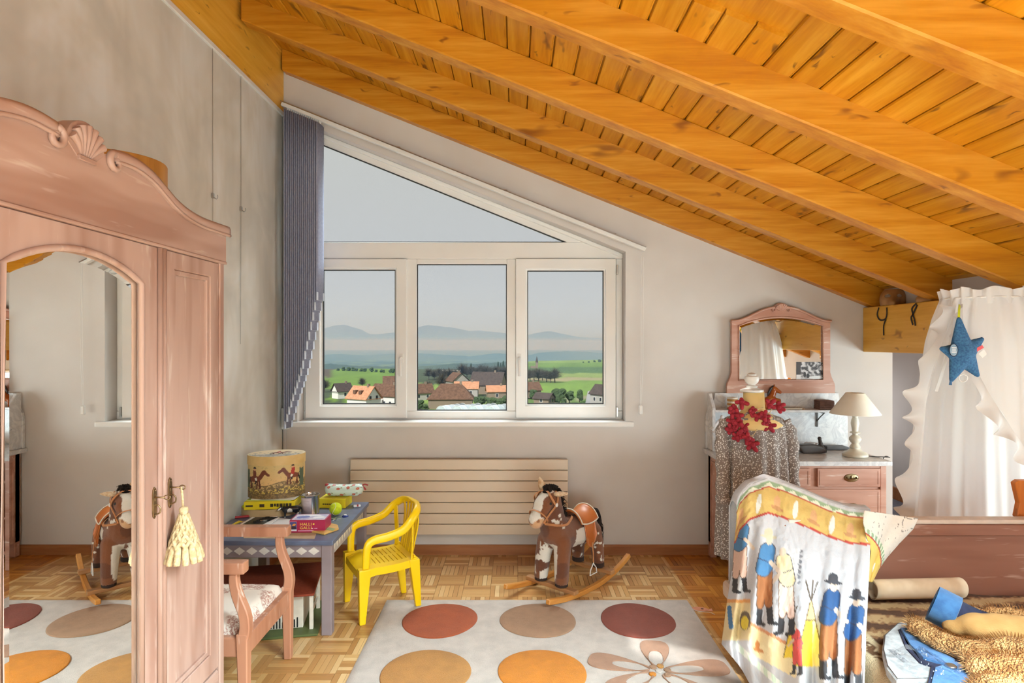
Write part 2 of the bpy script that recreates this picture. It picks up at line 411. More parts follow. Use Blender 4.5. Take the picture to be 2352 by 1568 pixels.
w = MB(); w.box(XL-.19, XL+.016, YR, YB, roof(XL)-.03, roof(XL)+.04); w.build('ridge_blocking', M['purlin'], ceil)
w = MB(); w.box(XL-.02, XL+.014, YR, YB, 3.088, RBZ); w.build('trim_1', M['white_trim'], kind='structure', bevel=.003)
PX0, PX1, PZ0, PZ1 = 2.455, 2.635, 1.430, 1.742
w = MB(); w.box(PX0, PX1, YR, YB, PZ0, PZ1); w.build('purlin', M['purlin'], ceil, bevel=.004)
ys = [YB]+RF
for i in range(len(RF)):                       # white infill between the rafters, on top of the purlin
    y0 = RF[i+1]+RW if i+1 < len(RF) else YR; y1 = RF[i]
    if y1-y0 < .2: continue
    w = MB(); w.prism([(PX1-.07, PZ1), (PX1, PZ1), (PX1, roof(PX1)), (PX1-.07, roof(PX1-.07))], 'y', y0, y1)
    w.build('infill_panel', M['white_wall'], ceil)
for k, (x_, y_) in enumerate(ROOFFILL):       # added frames around the roof fill lamps, no openings above
    Mr = Matrix.Translation((x_, y_, roof(x_)-.02)) @ Matrix.Rotation(math.atan(T), 4, 'Y'); q = MB()
    q.frame([(-.62, -.27), (.62, -.27), (.62, .27), (-.62, .27)], [(-.56, -.25), (.56, -.25), (.56, .25), (-.56, .25)], 'z', -.012, .02); q.v = [tuple(Mr @ Vector(p)) for p in q.v]
    q.build('window_%d' % (k+3), M['pvc'], kind='structure')
for k, (x0, x1, y0, y1) in enumerate(RL):
    q = MB().frame([(x0-.03, y0-.03), (x1+.03, y0-.03), (x1+.03, y1+.03), (x0-.03, y1+.03)], [(x0+.015, y0+.015), (x1-.015, y0+.015), (x1-.015, y1-.015), (x0+.015, y1-.015)], 'z', .0, .03)
    q.v = [(a, b, c+roof(a)+.09) for a, b, c in q.v]; rw = q.build('window_%d' % (k+5), M['pvc'], kind='structure')
    g_ = MB().box(x0, x1, y0, y1, .012, .018); g_.v = [(a, b, c+roof(a)+.09) for a, b, c in g_.v]; g_.build('pane', M['glass'], rw)
q = MB().frame([(1.94, .40), (3.56, .40), (3.56, 1.20), (1.94, 1.20)], [(2.0, .44), (3.5, .44), (3.5, 1.16), (2.0, 1.16)], 'x', XR-.03, XR); q.build('window_10', M['pvc'], kind='structure', bevel=.004)  # added frame around the side fill lamp, no opening behind it
# a cross beam over the rear half, seen in the dresser mirror
w = MB(); w.box(PX1+.01, XR, -.70, -.52, 1.02, 1.42); w.build('trim_2', M['purlin'], kind='structure')

# baseboards
w = MB(); w.prism([(YB, 0), (YB-.016, 0), (YB-.016, .056), (YB-.010, .068), (YB, .068)], 'x', XL, XC); w.build('baseboard_back', M['base_wood'], kind='structure')
w = MB(); w.box(XL, XL+.015, YR, YB-.016, 0, .068); w.build('baseboard_left', M['base_wood'], kind='structure', bevel=.004)
w = MB(); w.box(XR-.02, XR, YR, YE, .005, .122); w.build('baseboard_right', M['base_wood'], kind='structure', bevel=.006)

# floor: mosaic parquet, six fingers to a square
def parquet_mat(name, rnd):
    t = NT(name); t.set(Roughness=.33, Coat_Weight=.25, Coat_Roughness=.18)
    if rnd: r = t.node('ShaderNodeObjectInfo').outputs['Random']
    else:
        a = t.node('ShaderNodeAttribute', attribute_name='Col'); r = a.outputs['Fac']
    c = t.ramp(r, [(0, S(182, 132, 76)), (.35, S(198, 148, 90)), (.7, S(212, 166, 106)), (1.0, S(234, 198, 144))])
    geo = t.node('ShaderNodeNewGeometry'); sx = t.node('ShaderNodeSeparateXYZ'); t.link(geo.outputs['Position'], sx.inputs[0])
    # the strip along the right side is a more saturated orange
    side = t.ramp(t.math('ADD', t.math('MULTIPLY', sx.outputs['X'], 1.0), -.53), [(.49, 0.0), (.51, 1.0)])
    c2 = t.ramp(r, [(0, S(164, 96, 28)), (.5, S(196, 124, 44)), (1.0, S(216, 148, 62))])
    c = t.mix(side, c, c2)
    mp = t.node('ShaderNodeMapping'); mp.inputs['Scale'].default_value = (1, 1, 1); t.link(geo.outputs['Position'], mp.inputs[0])
    g = t.noise(mp.outputs[0], 70, 2, .7, .8); c = t.mix(t.math('MULTIPLY', g, .28), c, t.mix(1.0, c, (.70, .62, .52), 'MULTIPLY'))
    t.color(c); return t.m
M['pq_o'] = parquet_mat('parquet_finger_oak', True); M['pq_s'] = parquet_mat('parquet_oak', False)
fl = MB(); fl.box(XL-.2, XR+.15, YR-.2, YE+.2, -.08, -.006); floor = fl.build('floor', M['base_wood'], kind='structure')
SQ = .166; FW = SQ/6; gp_ = .0006
def covered(x, y):
    if -.74 < x < .995 and y < 3.515: return True
    if x < -1.06 and y < 2.2: return True
    if x > 1.36 and y > 3.83: return True
    if x > 1.15 and y < 2.62: return True
    return False
cells = []
j0 = int((YR)/SQ)-1; OX, OY = XL, 2.7595-SQ*60
for i in range(int((XR-XL)/SQ)+1):
    for j in range(120):
        x0 = OX+i*SQ; y0 = OY+j*SQ
        if y0 > YB-SQ*.2 or y0 < YR: continue
        for q in range(6):
            if (i+j) % 2: bx = (x0+gp_, x0+SQ-gp_, y0+q*FW+gp_, y0+(q+1)*FW-gp_)
            else: bx = (x0+q*FW+gp_, x0+(q+1)*FW-gp_, y0+gp_, y0+SQ-gp_)
            bx = (bx[0], min(bx[1], XR), bx[2], min(bx[3], YB))
            cx, cy = (bx[0]+bx[1])/2, (bx[2]+bx[3])/2
            u = U0+FPX*cx/max(cy, .3); v = V0+FPX*EYE/max(cy, .3)
            vis = cy > 2.6 and 505 < u < 1720 and v < 1585 and not covered(cx, cy) and bx[3] < YB-.001
            cells.append((0 if vis else 1, cy if vis else 99, bx, (i+j) % 2))
cells.sort(key=lambda c: (c[0], c[1]))
fmes = []
for hor in (0, 1):
    a, b = (SQ/2-gp_, FW/2-gp_) if hor else (FW/2-gp_, SQ/2-gp_)
    m_ = MB(); c_ = .0006
    m_.add([(-a, -b, -.006), (a, -b, -.006), (a, b, -.006), (-a, b, -.006), (-a, -b, -c_), (a, -b, -c_), (a, b, -c_), (-a, b, -c_), (-a+c_, -b+c_, 0), (a-c_, -b+c_, 0), (a-c_, b-c_, 0), (-a+c_, b-c_, 0)],
           [(0, 3, 2, 1), (0, 1, 5, 4), (1, 2, 6, 5), (2, 3, 7, 6), (3, 0, 4, 7), (4, 5, 9, 8), (5, 6, 10, 9), (6, 7, 11, 10), (7, 4, 8, 11), (8, 9, 10, 11)])
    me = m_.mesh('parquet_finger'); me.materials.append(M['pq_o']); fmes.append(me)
rest = MB(); rc = []
for n_, (_, _, bx, hor) in enumerate(cells):
    if n_ < 300:
        o = bpy.data.objects.new('parquet_finger', fmes[hor]); COL.objects.link(o); o.parent = floor
        o.location = ((bx[0]+bx[1])/2, (bx[2]+bx[3])/2, 0)
    else:
        if bx[1]-bx[0] < .003 or bx[3]-bx[2] < .003: continue
        x0, x1, y0, y1 = bx
        rest.add([(x0, y0, -.006), (x1, y0, -.006), (x1, y1, -.006), (x0, y1, -.006), (x0+.0004, y0+.0004, 0), (x1-.0004, y0+.0004, 0), (x1-.0004, y1-.0004, 0), (x0+.0004, y1-.0004, 0)],
                 [(4, 5, 6, 7), (0, 1, 5, 4), (1, 2, 6, 5), (2, 3, 7, 6), (3, 0, 4, 7)]); rc += [R.random()**1.15]*8
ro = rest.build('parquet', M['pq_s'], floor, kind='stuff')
a = ro.data.color_attributes.new('Col', 'FLOAT_COLOR', 'POINT')
arr = np.ones((len(ro.data.vertices), 4), dtype=np.float32); arr[:, 0] = arr[:, 1] = arr[:, 2] = np.array(rc, dtype=np.float32); a.data.foreach_set('color', arr.ravel())
M['carpet'] = plain('blue_grey_carpet', S(128, 130, 144), .95, S(112, 114, 128), 40, bump=.4, bs=400)
w = MB(); w.box(XC+.005, XR-.022, YB+.02, YE-.01, -.006, .012); w.build('carpet', M['carpet'], label='blue grey carpet on the floor of the low recess', cat='carpet', bevel=.004)

# ------------------------------------------------------------------ the gable window
YF = 4.44                                       # room-side face of the fixed frame
win = thing('window_1', None, None, (-.4, YF, OZB), kind='structure')
def WX(u, y=YF): return (u-U0)*y/FPX
def WZ(v, y=YF): return EYE-(v-V0)*y/FPX
def rect(u0, u1, v0, v1, y=YF): return [(WX(u0, y), WZ(v1, y)), (WX(u1, y), WZ(v1, y)), (WX(u1, y), WZ(v0, y)), (WX(u0, y), WZ(v0, y))]
ft, fb = YF, YF+.07
zt0 = WZ(556); zs = WZ(594)
op = [(OXL, OZB), (OXR+.0, OZB), (OXR, otop(OXR)), (OXL, otop(OXL))]
# fixed frame members
MB().box(OXL, OXR, ft, fb, OZB, WZ(943.5)).build('bottom_rail', M['pvc'], win, bevel=.004)
MB().box(OXL, OXR, ft, fb, zs, zt0).build('transom', M['pvc'], win, bevel=.004)
MB().box(OXL, WX(700), ft+.002, fb, WZ(943.5), zs).build('frame_post', M['pvc'], win, bevel=.004)
MB().box(WX(1415), OXR, ft+.002, fb, WZ(943.5), zs).build('frame_post', M['pvc'], win, bevel=.004)
MB().box(WX(934), WX(957), ft+.002, fb, WZ(943.5), zs).build('mullion', M['pvc'], win, bevel=.004)
MB().box(WX(1164), WX(1185), ft+.002, fb, WZ(943.5), zs).build('mullion', M['pvc'], win, bevel=.004)
MB().box(WX(957), WX(1164), ft+.002, fb, WZ(606), zs).build('head_rail', M['pvc'], win, bevel=.003)
# triangular light above the transom
gt = lambda x: WZ(330)-T*(x-WX(738))            # underside of the sloping head member
xt = WX(738)+(WZ(330)-zt0)/T                   # where the slope meets the transom
MB().prism([(OXL, otop(OXL)), (OXL, gt(OXL)), (xt, zt0), (xt, otop(xt))], 'y', ft+.001, fb).build('sloping_head', M['pvc'], win)
MB().prism([(xt, otop(xt)), (xt, zt0), (OXR, zt0), (OXR, otop(OXR))], 'y', ft+.001, fb).build('corner_infill', M['pvc'], win)
MB().prism([(OXL, otop(OXL)), (OXL, otop(OXL)-.03), (OXR, otop(OXR)-.03), (OXR, otop(OXR))], 'y', ft-.022, ft+.002).build('cover_strip', M['pvc'], win, bevel=.004)
MB().box(OXL, OXL+.05, ft+.004, fb, zt0, gt(OXL+.05)).build('frame_post', M['pvc'], win)
tri = [(OXL+.05, zt0), (xt, zt0), (OXL+.05, gt(OXL+.05))]
MB().frame(tri, inset(tri, .006), 'y', ft+.012, ft+.03).build('gasket', M['gasket'], win)
MB().prism(tri, 'y', ft+.03, ft+.036).build('pane', M['glass'], win)
# fixed middle light
mid = rect(957, 1164, 606, 943)
MB().frame(mid, inset(mid, .006), 'y', ft+.016, ft+.03).build('gasket', M['gasket'], win)
MB().prism(mid, 'y', ft+.03, ft+.036).build('pane', M['glass'], win)
# two casements
for n_, (so, si) in enumerate((((701, 934, 594, 960), (735, 910, 615, 932)), ((1184.5, 1415, 593.5, 960), (1208, 1391, 617, 932)))):
    o_ = rect(*so, YF-.022); i_ = rect(*si, YF-.022)
    s_ = MB().frame(o_, i_, 'y', ft-.022, ft+.055).build('sash', M['pvc'], win, bevel=.004)
    MB().frame(i_, inset(i_, .010), 'y', ft+.002, ft+.03).build('glazing_bead', M['pvc'], s_)
    j_ = inset(i_, .010)
    MB().frame(j_, inset(j_, .006), 'y', ft+.008, ft+.03).build('gasket', M['gasket'], s_)
    MB().prism(inset(i_, .012), 'y', ft+.022, ft+.028).build('pane', M['glass'], s_)
    uh = 921 if n_ == 0 else 1193
    hx, hz = WX(uh, 4.4), WZ(822, 4.4)
    hb = MB().box(hx-.013, hx+.013, ft-.034, ft-.022, hz-.035, hz+.03)
    hb.tube([(hx, ft-.03, hz), (hx, ft-.06, hz), (hx, ft-.068, hz-.01), (hx, ft-.066, hz-.13)], [.009, .009, .0105, .0095], 10)
    hb.build('handle', M['steel'] if False else M['white_trim'], s_, smooth='auto')
    if n_ == 1:
        for vz in (620, 945):
            MB().box(WX(1415)-.002, WX(1415)+.012, ft-.026, ft-.002, WZ(vz)-.035, WZ(vz)+.035).build('hinge', M['steel'], s_, bevel=.002)
MB().box(OXL-.12, OXR+.055, YB-.028, ft+.005, OZB-.035, OZB).build('window_sill', M['white_trim'], win, bevel=.008, seg=2)
MB().box(OXL-.10, OXR+.06, YO-.02, YO+.10, OZB-.05, OZB-.03).build('outer_sill', M['steel'], win)

# ------------------------------------------------------------------ vertical blind, its track and cord
M['vane'] = plain('slate_blind_fabric', S(150, 152, 172), .85, S(136, 138, 160), 60, bump=.1, bs=500, Subsurface_Weight=0)
M['vane_end'] = plain('painted_lit_ends', S(206, 210, 222), .7)  # light on the lower vane ends, put into the colour
YT = 4.22
def trackz(x): return EYE+(V0-244)*YT/FPX-T*(x-(660-U0)*YT/FPX)
bl = thing('vertical_blind', 'slate blue vertical blind pushed to one end of its sloping white track', 'blind', ((700-U0)*YT/FPX, YT, 1.0))
xa, xb = (648-U0)*YT/FPX, (1482-U0)*YT/FPX
MB().bar((xa, YT, trackz(xa)), (xb, YT, trackz(xb)), .045, .030).build('track', M['white_trim'], bl, bevel=.004)
MB().bar((xa, YT-.03, trackz(xa)+.012), (xb, YT-.03, trackz(xb)+.012), .004, .006).build('track_lip', M['steel'], bl)
for ub in (912, 1160, 1412):
    x_ = (ub-U0)*YT/FPX; MB().cbox((x_, YB-.03, trackz(x_)+.028), (.03, .07, .012)).build('bracket', M['steel'], bl, bevel=.002)
NV = 17
for i in range(NV):
    t_ = i/(NV-1)
    x_ = lerp((662-U0), (735-U0), t_)*YT/FPX
    zb = EYE-(interp(t_, [(0, 982), (.2, 930), (.55, 850), (.85, 745), (1, 690)])-V0)*YT/FPX
    an = 0.30+R.uniform(-.05, .05)
    Mx = Matrix.Translation((x_, YT, 0)) @ Matrix.Rotation(-an*.35, 4, 'Z')
    zt_ = trackz(x_)-.035
    w = MB(); w.grid(lambda a, b: Mx @ Vector((.006*math.sin(PI*a), lerp(-.0635, .0635, a), lerp(zb, zt_, b))), 5, 6)
    vn = w.build('vane', M['vane'], bl, smooth=True, thick=.0012)
    MB().box(-.002, .004, -.061, .061, zb-.001, zb+.055, Mx).build('lit_vane_end', M['vane_end'], vn, world=False)  # pale end piece paints the lit lower part of the vane
    MB().box(-.004, .004, -.012, .012, zt_-.01, trackz(x_)-.01, Mx).build('carrier', M['white_trim'], bl)
cdx = (1475-U0)*YT/FPX; cz0 = EYE-(596-V0)*YT/FPX; cz1 = EYE-(935-V0)*YT/FPX
co = thing('blind_cord', 'thin white pull cord with small weight hanging beside the window', 'cord', (cdx, YT, cz1))
MB().tube([(cdx-.006, YT, cz0+.03), (cdx-.008, YT, cz1+.3), (cdx-.014, YT, cz1+.01)], .0016, 6).tube([(cdx+.008, YT, cz0+.02), (cdx+.006, YT, cz1+.3), (cdx-.008, YT, cz1+.01)], .0016, 6).build('cord', M['white_trim'], co)
MB().box(cdx-.024, cdx+.002, YT-.012, YT+.012, cz1-.05, cz1+.012).build('weight', M['white_trim'], co, bevel=.005)

# ------------------------------------------------------------------ cable duct in the corner, picture wires, radiator
jb = thing('cable_duct', 'white cable duct and junction box running down the room corner', 'cable duct', (XL+.03, YB-.01, 0))
MB().box(XL+.004, XL+.030, YB-.018, YB-.0005, EYE-(985-V0)*.00307, EYE+(V0-262)*.00307).build('upper_duct', M['white_wall'], jb, bevel=.003)
MB().box(XL+.002, XL+.052, YB-.045, YB-.0005, EYE-(985-V0)*.00307, EYE-(936-V0)*.00307).build('junction_box', M['white_trim'], jb, bevel=.005)
MB().box(XL+.006, XL+.026, YB-.018, YB-.0005, .07, EYE-(985-V0)*.00307).build('lower_duct', M['white_wall'], jb, bevel=.003)
for (u, vt, vb, vh, lb) in ((486, 0, 1000, 450, 'picture wire with metal hook hanging down the wall nearer the wardrobe'), (551, 0, 790, 480, 'picture wire with metal hook hanging down the wall nearer the room corner')):
    y_ = FPX*(-XL)/(U0-u); zt_ = 3.088; zb_ = EYE-(vb-V0)*y_/FPX; zh = EYE-(vh-V0)*y_/FPX
    pw = thing('picture_wire', lb, 'wire', (XL+.006, y_, zb_), group='picture wires on the plastered wall')
    MB().tube([(XL+.006, y_, zt_), (XL+.006, y_+.002, zh), (XL+.006, y_-.004, zb_)], .0014, 6).build('wire', M['steel'], pw)
    hk = MB(); hk.box(XL+.002, XL+.014, y_-.006, y_+.006, zh-.012, zh+.014); hk.tube(spline([(XL+.012, y_, zh-.006), (XL+.026, y_, zh-.016), (XL+.034, y_, zh-.006), (XL+.032, y_, zh+.006)], 4), .002, 6)
    hk.build('hook', M['steel'], pw)
M['rad'] = plain('beige_enamel', S(220, 203, 182), .38, S(216, 198, 176), 3)
ra = thing('radiator', 'long flat beige wall radiator with seven horizontal panels', 'radiator', (-.39, YB, .15))
rx0, rx1, rz0, rz1 = -1.152, .362, .158, .684
MB().box(rx0+.03, rx1-.03, YB-.045, YB-.025, rz0+.02, rz1-.012).build('backing', M['rad'], ra)
ph = (rz1-rz0)/7
for i in range(7):
    MB().box(rx0, rx1, YB-.076, YB-.046, rz0+i*ph+.0022, rz0+(i+1)*ph-.0022).build('panel', M['rad'], ra, bevel=.003)
for x_ in (rx0+.25, rx1-.25): MB().box(x_-.015, x_+.015, YB-.03, YB-.0005, rz0+.06, rz1-.06).build('wall_bracket', M['rad'], ra)
# ------------------------------------------------------------------ wardrobe
def text(name, s, size, Mx, mat, parent=None, ext=.0004, world=True, align='LEFT', scx=1.0):
    cu = bpy.data.curves.new('t', 'FONT'); cu.body = s; cu.size = size; cu.extrude = ext; cu.align_x = align; cu.resolution_u = 2; cu.space_character = 1.05
    o = bpy.data.objects.new('t', cu); COL.objects.link(o)
    dg = bpy.context.evaluated_depsgraph_get(); me = bpy.data.meshes.new_from_object(o.evaluated_get(dg)); me.name = name
    bpy.data.objects.remove(o); me.materials.clear()
    me.transform(Mx @ Matrix.Diagonal((scx, 1, 1, 1)))
    return mkobj(name, me, mat, parent, world)
PINK, PINKD, PINKL = S(176, 144, 131), S(152, 114, 99), S(216, 200, 190)
M['pink_v'] = distressed('rubbed_rose_paint', PINK, PINKD, PINKL, 2, amt=.45)
M['pink_h'] = distressed('rubbed_rose_paint_cross', PINK, PINKD, PINKL, 1, amt=.40)
M['pink_x'] = distressed('rubbed_rose_paint_wide', PINK, PINKD, PINKL, 0, amt=.55)
M['bronze'] = plain('aged_bronze', S(150, 125, 92), .35, S(110, 88, 62), 30, metal=.9)
XM = -1.056; WY0, WY1, YC = .773, 2.207, 1.49
wd = thing('wardrobe', 'large rose painted wardrobe with shell crown and arched mirror door', 'wardrobe', (-1.35, YC, 0))
MB().box(XL+.02, XM-.03, WY0+.01, WY1-.01, .10, 1.80).build('body', M['pink_v'], wd, bevel=.004)
MB().box(XL+.02, XM-.012, WY0-.01, WY1+.012, 0, .10).build('plinth', M['pink_h'], wd, bevel=.008, seg=2)
for a, b in ((WY0, WY0+.033), (WY1-.033, WY1)):
    MB().box(XM-.03, XM, a, b, .10, 1.80).build('corner_post', M['pink_v'], wd, bevel=.004)
dr = MB().box(XM-.03, XM-.003, WY0+.035, WY1-.035, .105, .335).build('drawer', M['pink_h'], wd, bevel=.005)
MB().frame([(WY0+.08, .14), (WY1-.08, .14), (WY1-.08, .30), (WY0+.08, .30)], [(WY0+.095, .155), (WY1-.095, .155), (WY1-.095, .285), (WY0+.095, .285)], 'x', XM-.004, XM+.004).build('drawer_moulding', M['pink_h'], dr, bevel=.002)
# carved crown
half = [(0, 1.978), (.03, 1.978), (.075, 1.986), (.11, 1.992), (.16, 1.996), (.21, 1.993), (.27, 1.980), (.33, 1.955), (.39, 1.930), (.46, 1.913), (.54, 1.905), (.62, 1.905), (.738, 1.908)]
hs = [(p.x, p.y) for p in spline([(a, b, 0) for a, b in half], 4)]
top = [(YC-a, b) for a, b in hs[::-1]]+[(YC+a, b) for a, b in hs[1:]]
cr = MB().prism([(YC-.722, 1.788), (YC+.722, 1.788), (YC+.722, 1.903)]+[(min(max(a, YC-.722), YC+.722), b-.004) for a, b in top[::-1]]+[(YC-.722, 1.903)], 'x', XM-.035, XM+.004).build('crown', M['pink_h'], wd)
MB().box(XM-.03, XM+.008, WY0-.008, WY1+.008, 1.780, 1.790).build('crown_fillet', M['pink_h'], wd, bevel=.003)
for sgn in (1, -1):
    pth = [(XM+.006, YC+sgn*a, b-.006) for a, b in hs if a >= .10]
    mo = MB(); mo.tube(pth, .012, 8, sx=1.6, sy=.8, up=(1, 0, 0))
    mo.tube([(p[0]+.006, p[1], p[2]-.015) for p in pth], .0055, 6)
    sp = []
    for k in range(30):
        a = PI*.55+k/29*PI*2.35; r = .026*(1-k/29*.80)
        sp.append((XM+.010, YC+sgn*(.104-r*math.cos(a)*-1-.001), 1.968+r*math.sin(a)))
    mo.tube([pth[0]]+sp[1:], [.010*(1-.5*k/30) for k in range(30)], 8)
    mo.build('crown_scroll', M['pink_h'], wd, smooth=True)
sh = MB(); pts = [(YC+.066*math.cos(PI*k/16), 1.975+.062*math.sin(PI*k/16)) for k in range(17)]
sh.prism(pts+[(YC-.03, 1.945), (YC+.03, 1.945)], 'x', XM-.035, XM+.006)
for k in range(7):
    a = PI*(.10+.80*k/6); tipp = (YC+.056*math.cos(a), 1.975+.052*math.sin(a)); bs_ = (YC+.016*math.cos(a), 1.952)
    pth = spline([(XM+.004, bs_[0], bs_[1]), (XM+.010, lerp(bs_[0], tipp[0], .5), lerp(bs_[1], tipp[1], .62)), (XM+.010, tipp[0], tipp[1])], 5)
    sh.tube(pth, [lerp(.0035, .0115, i/(len(pth)-1)) for i in range(len(pth))], 8)
sh.box(XM, XM+.012, YC-.03, YC+.03, 1.938, 1.950)
sh.build('crown_shell', M['pink_h'], wd, smooth='auto', bevel=.002)
# mirror door
MYC = 1.487; MH = .234; zb, zsp, zt = .43, 1.664, 1.724
arch = []
rA = (MH**2+(zt-zsp)**2)/(2*(zt-zsp))
for k in range(17):
    y_ = MH-2*MH*k/16; arch.append((MYC+y_, zt-rA+math.sqrt(rA*rA-y_*y_)))
inner = [(MYC-MH, zb), (MYC+MH, zb)]+arch
D0, D1 = 1.176, 1.798
outer = [(D0, .345), (D1, .345)]+[(lerp(D1, D0, k/16), 1.779) for k in range(17)]
md = MB().frame(outer, inner, 'x', XM-.03, XM-.002).build('mirror_door', M['pink_v'], wd, bevel=.002)
lip = [(XM-.001, a, b) for a, b in inner]
MB().tube(lip, .0085, 8, closed=True).build('mirror_moulding', M['pink_v'], md, smooth=True)
gi = inset(inner, .030)
MB().prism([(a, b) for a, b in gi], 'x', XM-.022, XM-.0105).build('mirror', M['mirror'], md)
bv = MB(); n_ = len(inner)
bv.add([(XM-.0114, a, b) for a, b in inner]+[(XM-.0104, a, b) for a, b in gi], [(i, (i+1) % n_, n_+(i+1) % n_, n_+i) for i in range(n_)]); bv.build('mirror_bevel', M['mirror'], md)
# split columns and side doors
for s_ in (1, -1):
    for dy in (.009, .029):
        y_ = MYC+s_*(D1-MYC+.004+dy)
        MB().tube([(XM-.004, y_, .345), (XM-.004, y_, 1.779)], .0105, 10).build('reeded_column', M['pink_v'], wd, smooth=True)
    a0, a1 = MYC+s_*(1.845-MYC), YC+s_*(WY1-.036-YC); a0, a1 = min(a0, a1), max(a0, a1)
    ip = [(a0+.048, .415), (a1-.058, .415), (a1-.058, 1.726), (a0+.048, 1.726)]
    sd = MB().frame([(a0, .345), (a1, .345), (a1, 1.779), (a0, 1.779)], ip, 'x', XM-.03, XM-.003).build('side_door', M['pink_v'], wd, bevel=.0025)
    MB().frame(ip, inset(ip, .016), 'x', XM-.024, XM-.008).build('panel_moulding', M['pink_v'], sd, bevel=.003)
    MB().prism(ip, 'x', XM-.026, XM-.018).build('door_panel', M['pink_v'], sd)
# lock plates, ring pulls and keys
def plate(y_, z_, par):
    p = MB(); o_ = []
    for a, b in ((0, .047), (.007, .040), (.0095, .028), (.0095, -.028), (.007, -.040), (0, -.047)): o_.append((a, b))
    poly = [(y_+a, z_+b) for a, b in o_]+[(y_-a, z_+b) for a, b in o_[::-1][1:-1]]
    p.prism(poly, 'x', XM-.003, XM+.0015)
    for dz in (.036, -.037): p.ball((XM+.002, y_, z_+dz), .0022, 6)
    p.box(XM, XM+.0025, y_-.0015, y_+.0015, z_+.004, z_+.018)
    l_ = p.build('lock_plate', M['bronze'], par, bevel=.0008)
    MB().tube(spline([(XM+.001, y_, z_-.008), (XM+.008, y_, z_-.006), (XM+.015, y_+.0015, z_-.013), (XM+.0165, y_+.002, z_-.021), (XM+.014, y_+.001, z_-.030), (XM+.002, y_, z_-.034)], 5), .0022, 8).build('ring_pull', M['bronze'], l_, smooth=True)
    k_ = MB(); k_.tube([(XM-.004, y_, z_+.016), (XM+.030, y_, z_+.016)], .0024, 8); k_.tube([(XM+.028+.009*(1-math.cos(2*PI*i/16)), y_+.0, z_+.016+.0065*math.sin(2*PI*i/16)) for i in range(16)], .0018, 6, closed=True)
    k_.build('key', M['bronze'], l_, smooth=True)
plate(1.781, 1.030, wd); plate(1.862, 1.040, wd)
# tassel
M['tassel'] = plain('cream_cotton_cord', S(210, 188, 150), .95, S(184, 156, 114), 90, bump=.5, bs=300)
tx, ty, tz = XM+.034, 1.862, 1.056
ta = thing('tassel', 'cream crocheted tassel hanging from the wardrobe key', 'tassel', (tx, ty, tz-.23))
MB().tube([(tx, ty, tz+.002), (tx+.003, ty+.001, tz-.03), (tx+.004, ty+.002, tz-.062)], .0035, 8).build('cord', M['tassel'], ta, smooth=True)
cx, cy = tx+.006, ty+.002
MB().lathe([(.004, tz-.058), (.012, tz-.062), (.0135, tz-.070), (.011, tz-.080), (.012, tz-.084)], (cx, cy, 0), 14).build('knot', M['tassel'], ta, smooth=True)
MB().lathe([(.010, tz-.082), (.020, tz-.112), (.034, tz-.160), (.037, tz-.172)], (cx, cy, 0), 18).build('core', M['tassel'], ta, smooth=True)
br = MB()
for row in range(5):
    for k in range(10):
        r0 = .012+row*.0058; z0 = tz-.084-row*.0185
        a = 2*PI*(k+.5*(row % 2))/10; a2 = a+2*PI/20; a3 = a-2*PI/20
        for b in (a2, a3):
            br.capsule((cx+r0*math.cos(a), cy+r0*math.sin(a), z0), (cx+(r0+.0055)*math.cos(b), cy+(r0+.0055)*math.sin(b), z0-.017), .0042+.0004*row, .0044+.0004*row, 6)
br.build('crochet_mesh', M['tassel'], ta, smooth=True)
for k in range(13):
    a = 2*PI*k/13; f = MB()
    f.tube(spline([(cx+.036*math.cos(a), cy+.036*math.sin(a), tz-.170), (cx+.042*math.cos(a), cy+.042*math.sin(a), tz-.195), (cx+.050*math.cos(a), cy+.050*math.sin(a), tz-.226+R.uniform(-.004, .004))], 4), [.006, .0075, .009, .0098, .0102, .0104, .0104, .0100, .0085], 7)
    f.build('fringe', M['tassel'], ta, smooth=True)
# round box on the wardrobe
M['boxwood'] = wood('bent_birch', S(196, 150, 84), S(178, 128, 62), S(150, 100, 44), 2, .5, 0, var=0)
M['cream_paint'] = plain('cream_paint', S(232, 226, 214), .5); M['black_paint'] = plain('black_paint', S(34, 32, 32), .5)
hb = thing('round_box', 'round wooden box with dark band lying on top of the wardrobe', 'box', (-1.30, 1.98, 1.80))
MB().lathe([(.140, 1.801), (.142, 1.815), (.142, 1.985)], (-1.30, 1.98, 0), 40).build('box_body', M['cream_paint'], hb, smooth='auto')
MB().lathe([(.1435, 1.990), (.1435, 2.002)], (-1.30, 1.98, 0), 40).build('dark_band', M['black_paint'], hb, smooth='auto')
MB().lathe([(.146, 2.000), (.147, 2.004), (.147, 2.082), (.144, 2.086)], (-1.30, 1.98, 0), 40).build('lid', M['boxwood'], hb, smooth='auto')

# ------------------------------------------------------------------ child's table
M['slate'] = plain('slate_blue_paint', S(102, 112, 138), .34, S(86, 94, 118), 8)
M['mauve'] = plain('grey_mauve_paint', S(146, 132, 136), .5, S(134, 120, 124), 7)
M['offwhite'] = plain('off_white_paint', S(214, 206, 198), .55, S(204, 196, 188), 20)
TX0, TX1, TY0, TY1, TZ = XL+.03, -.930, 3.10, 3.86, .488
tb = thing('play_table', 'low painted table with slate top and diamond patterned apron', 'table', ((TX0+TX1)/2, (TY0+TY1)/2, 0))
MB().box(TX0, TX1, TY0, TY1, TZ-.024, TZ).build('tabletop', M['slate'], tb, bevel=.006, seg=2)
lw = .052
for x_ in (TX0+.012, TX1-.012-lw):
    for y_ in (TY0+.012, TY1-.012-lw):
        MB().box(x_, x_+lw, y_, y_+lw, 0, TZ-.024).build('leg', M['mauve'], tb, bevel=.003)
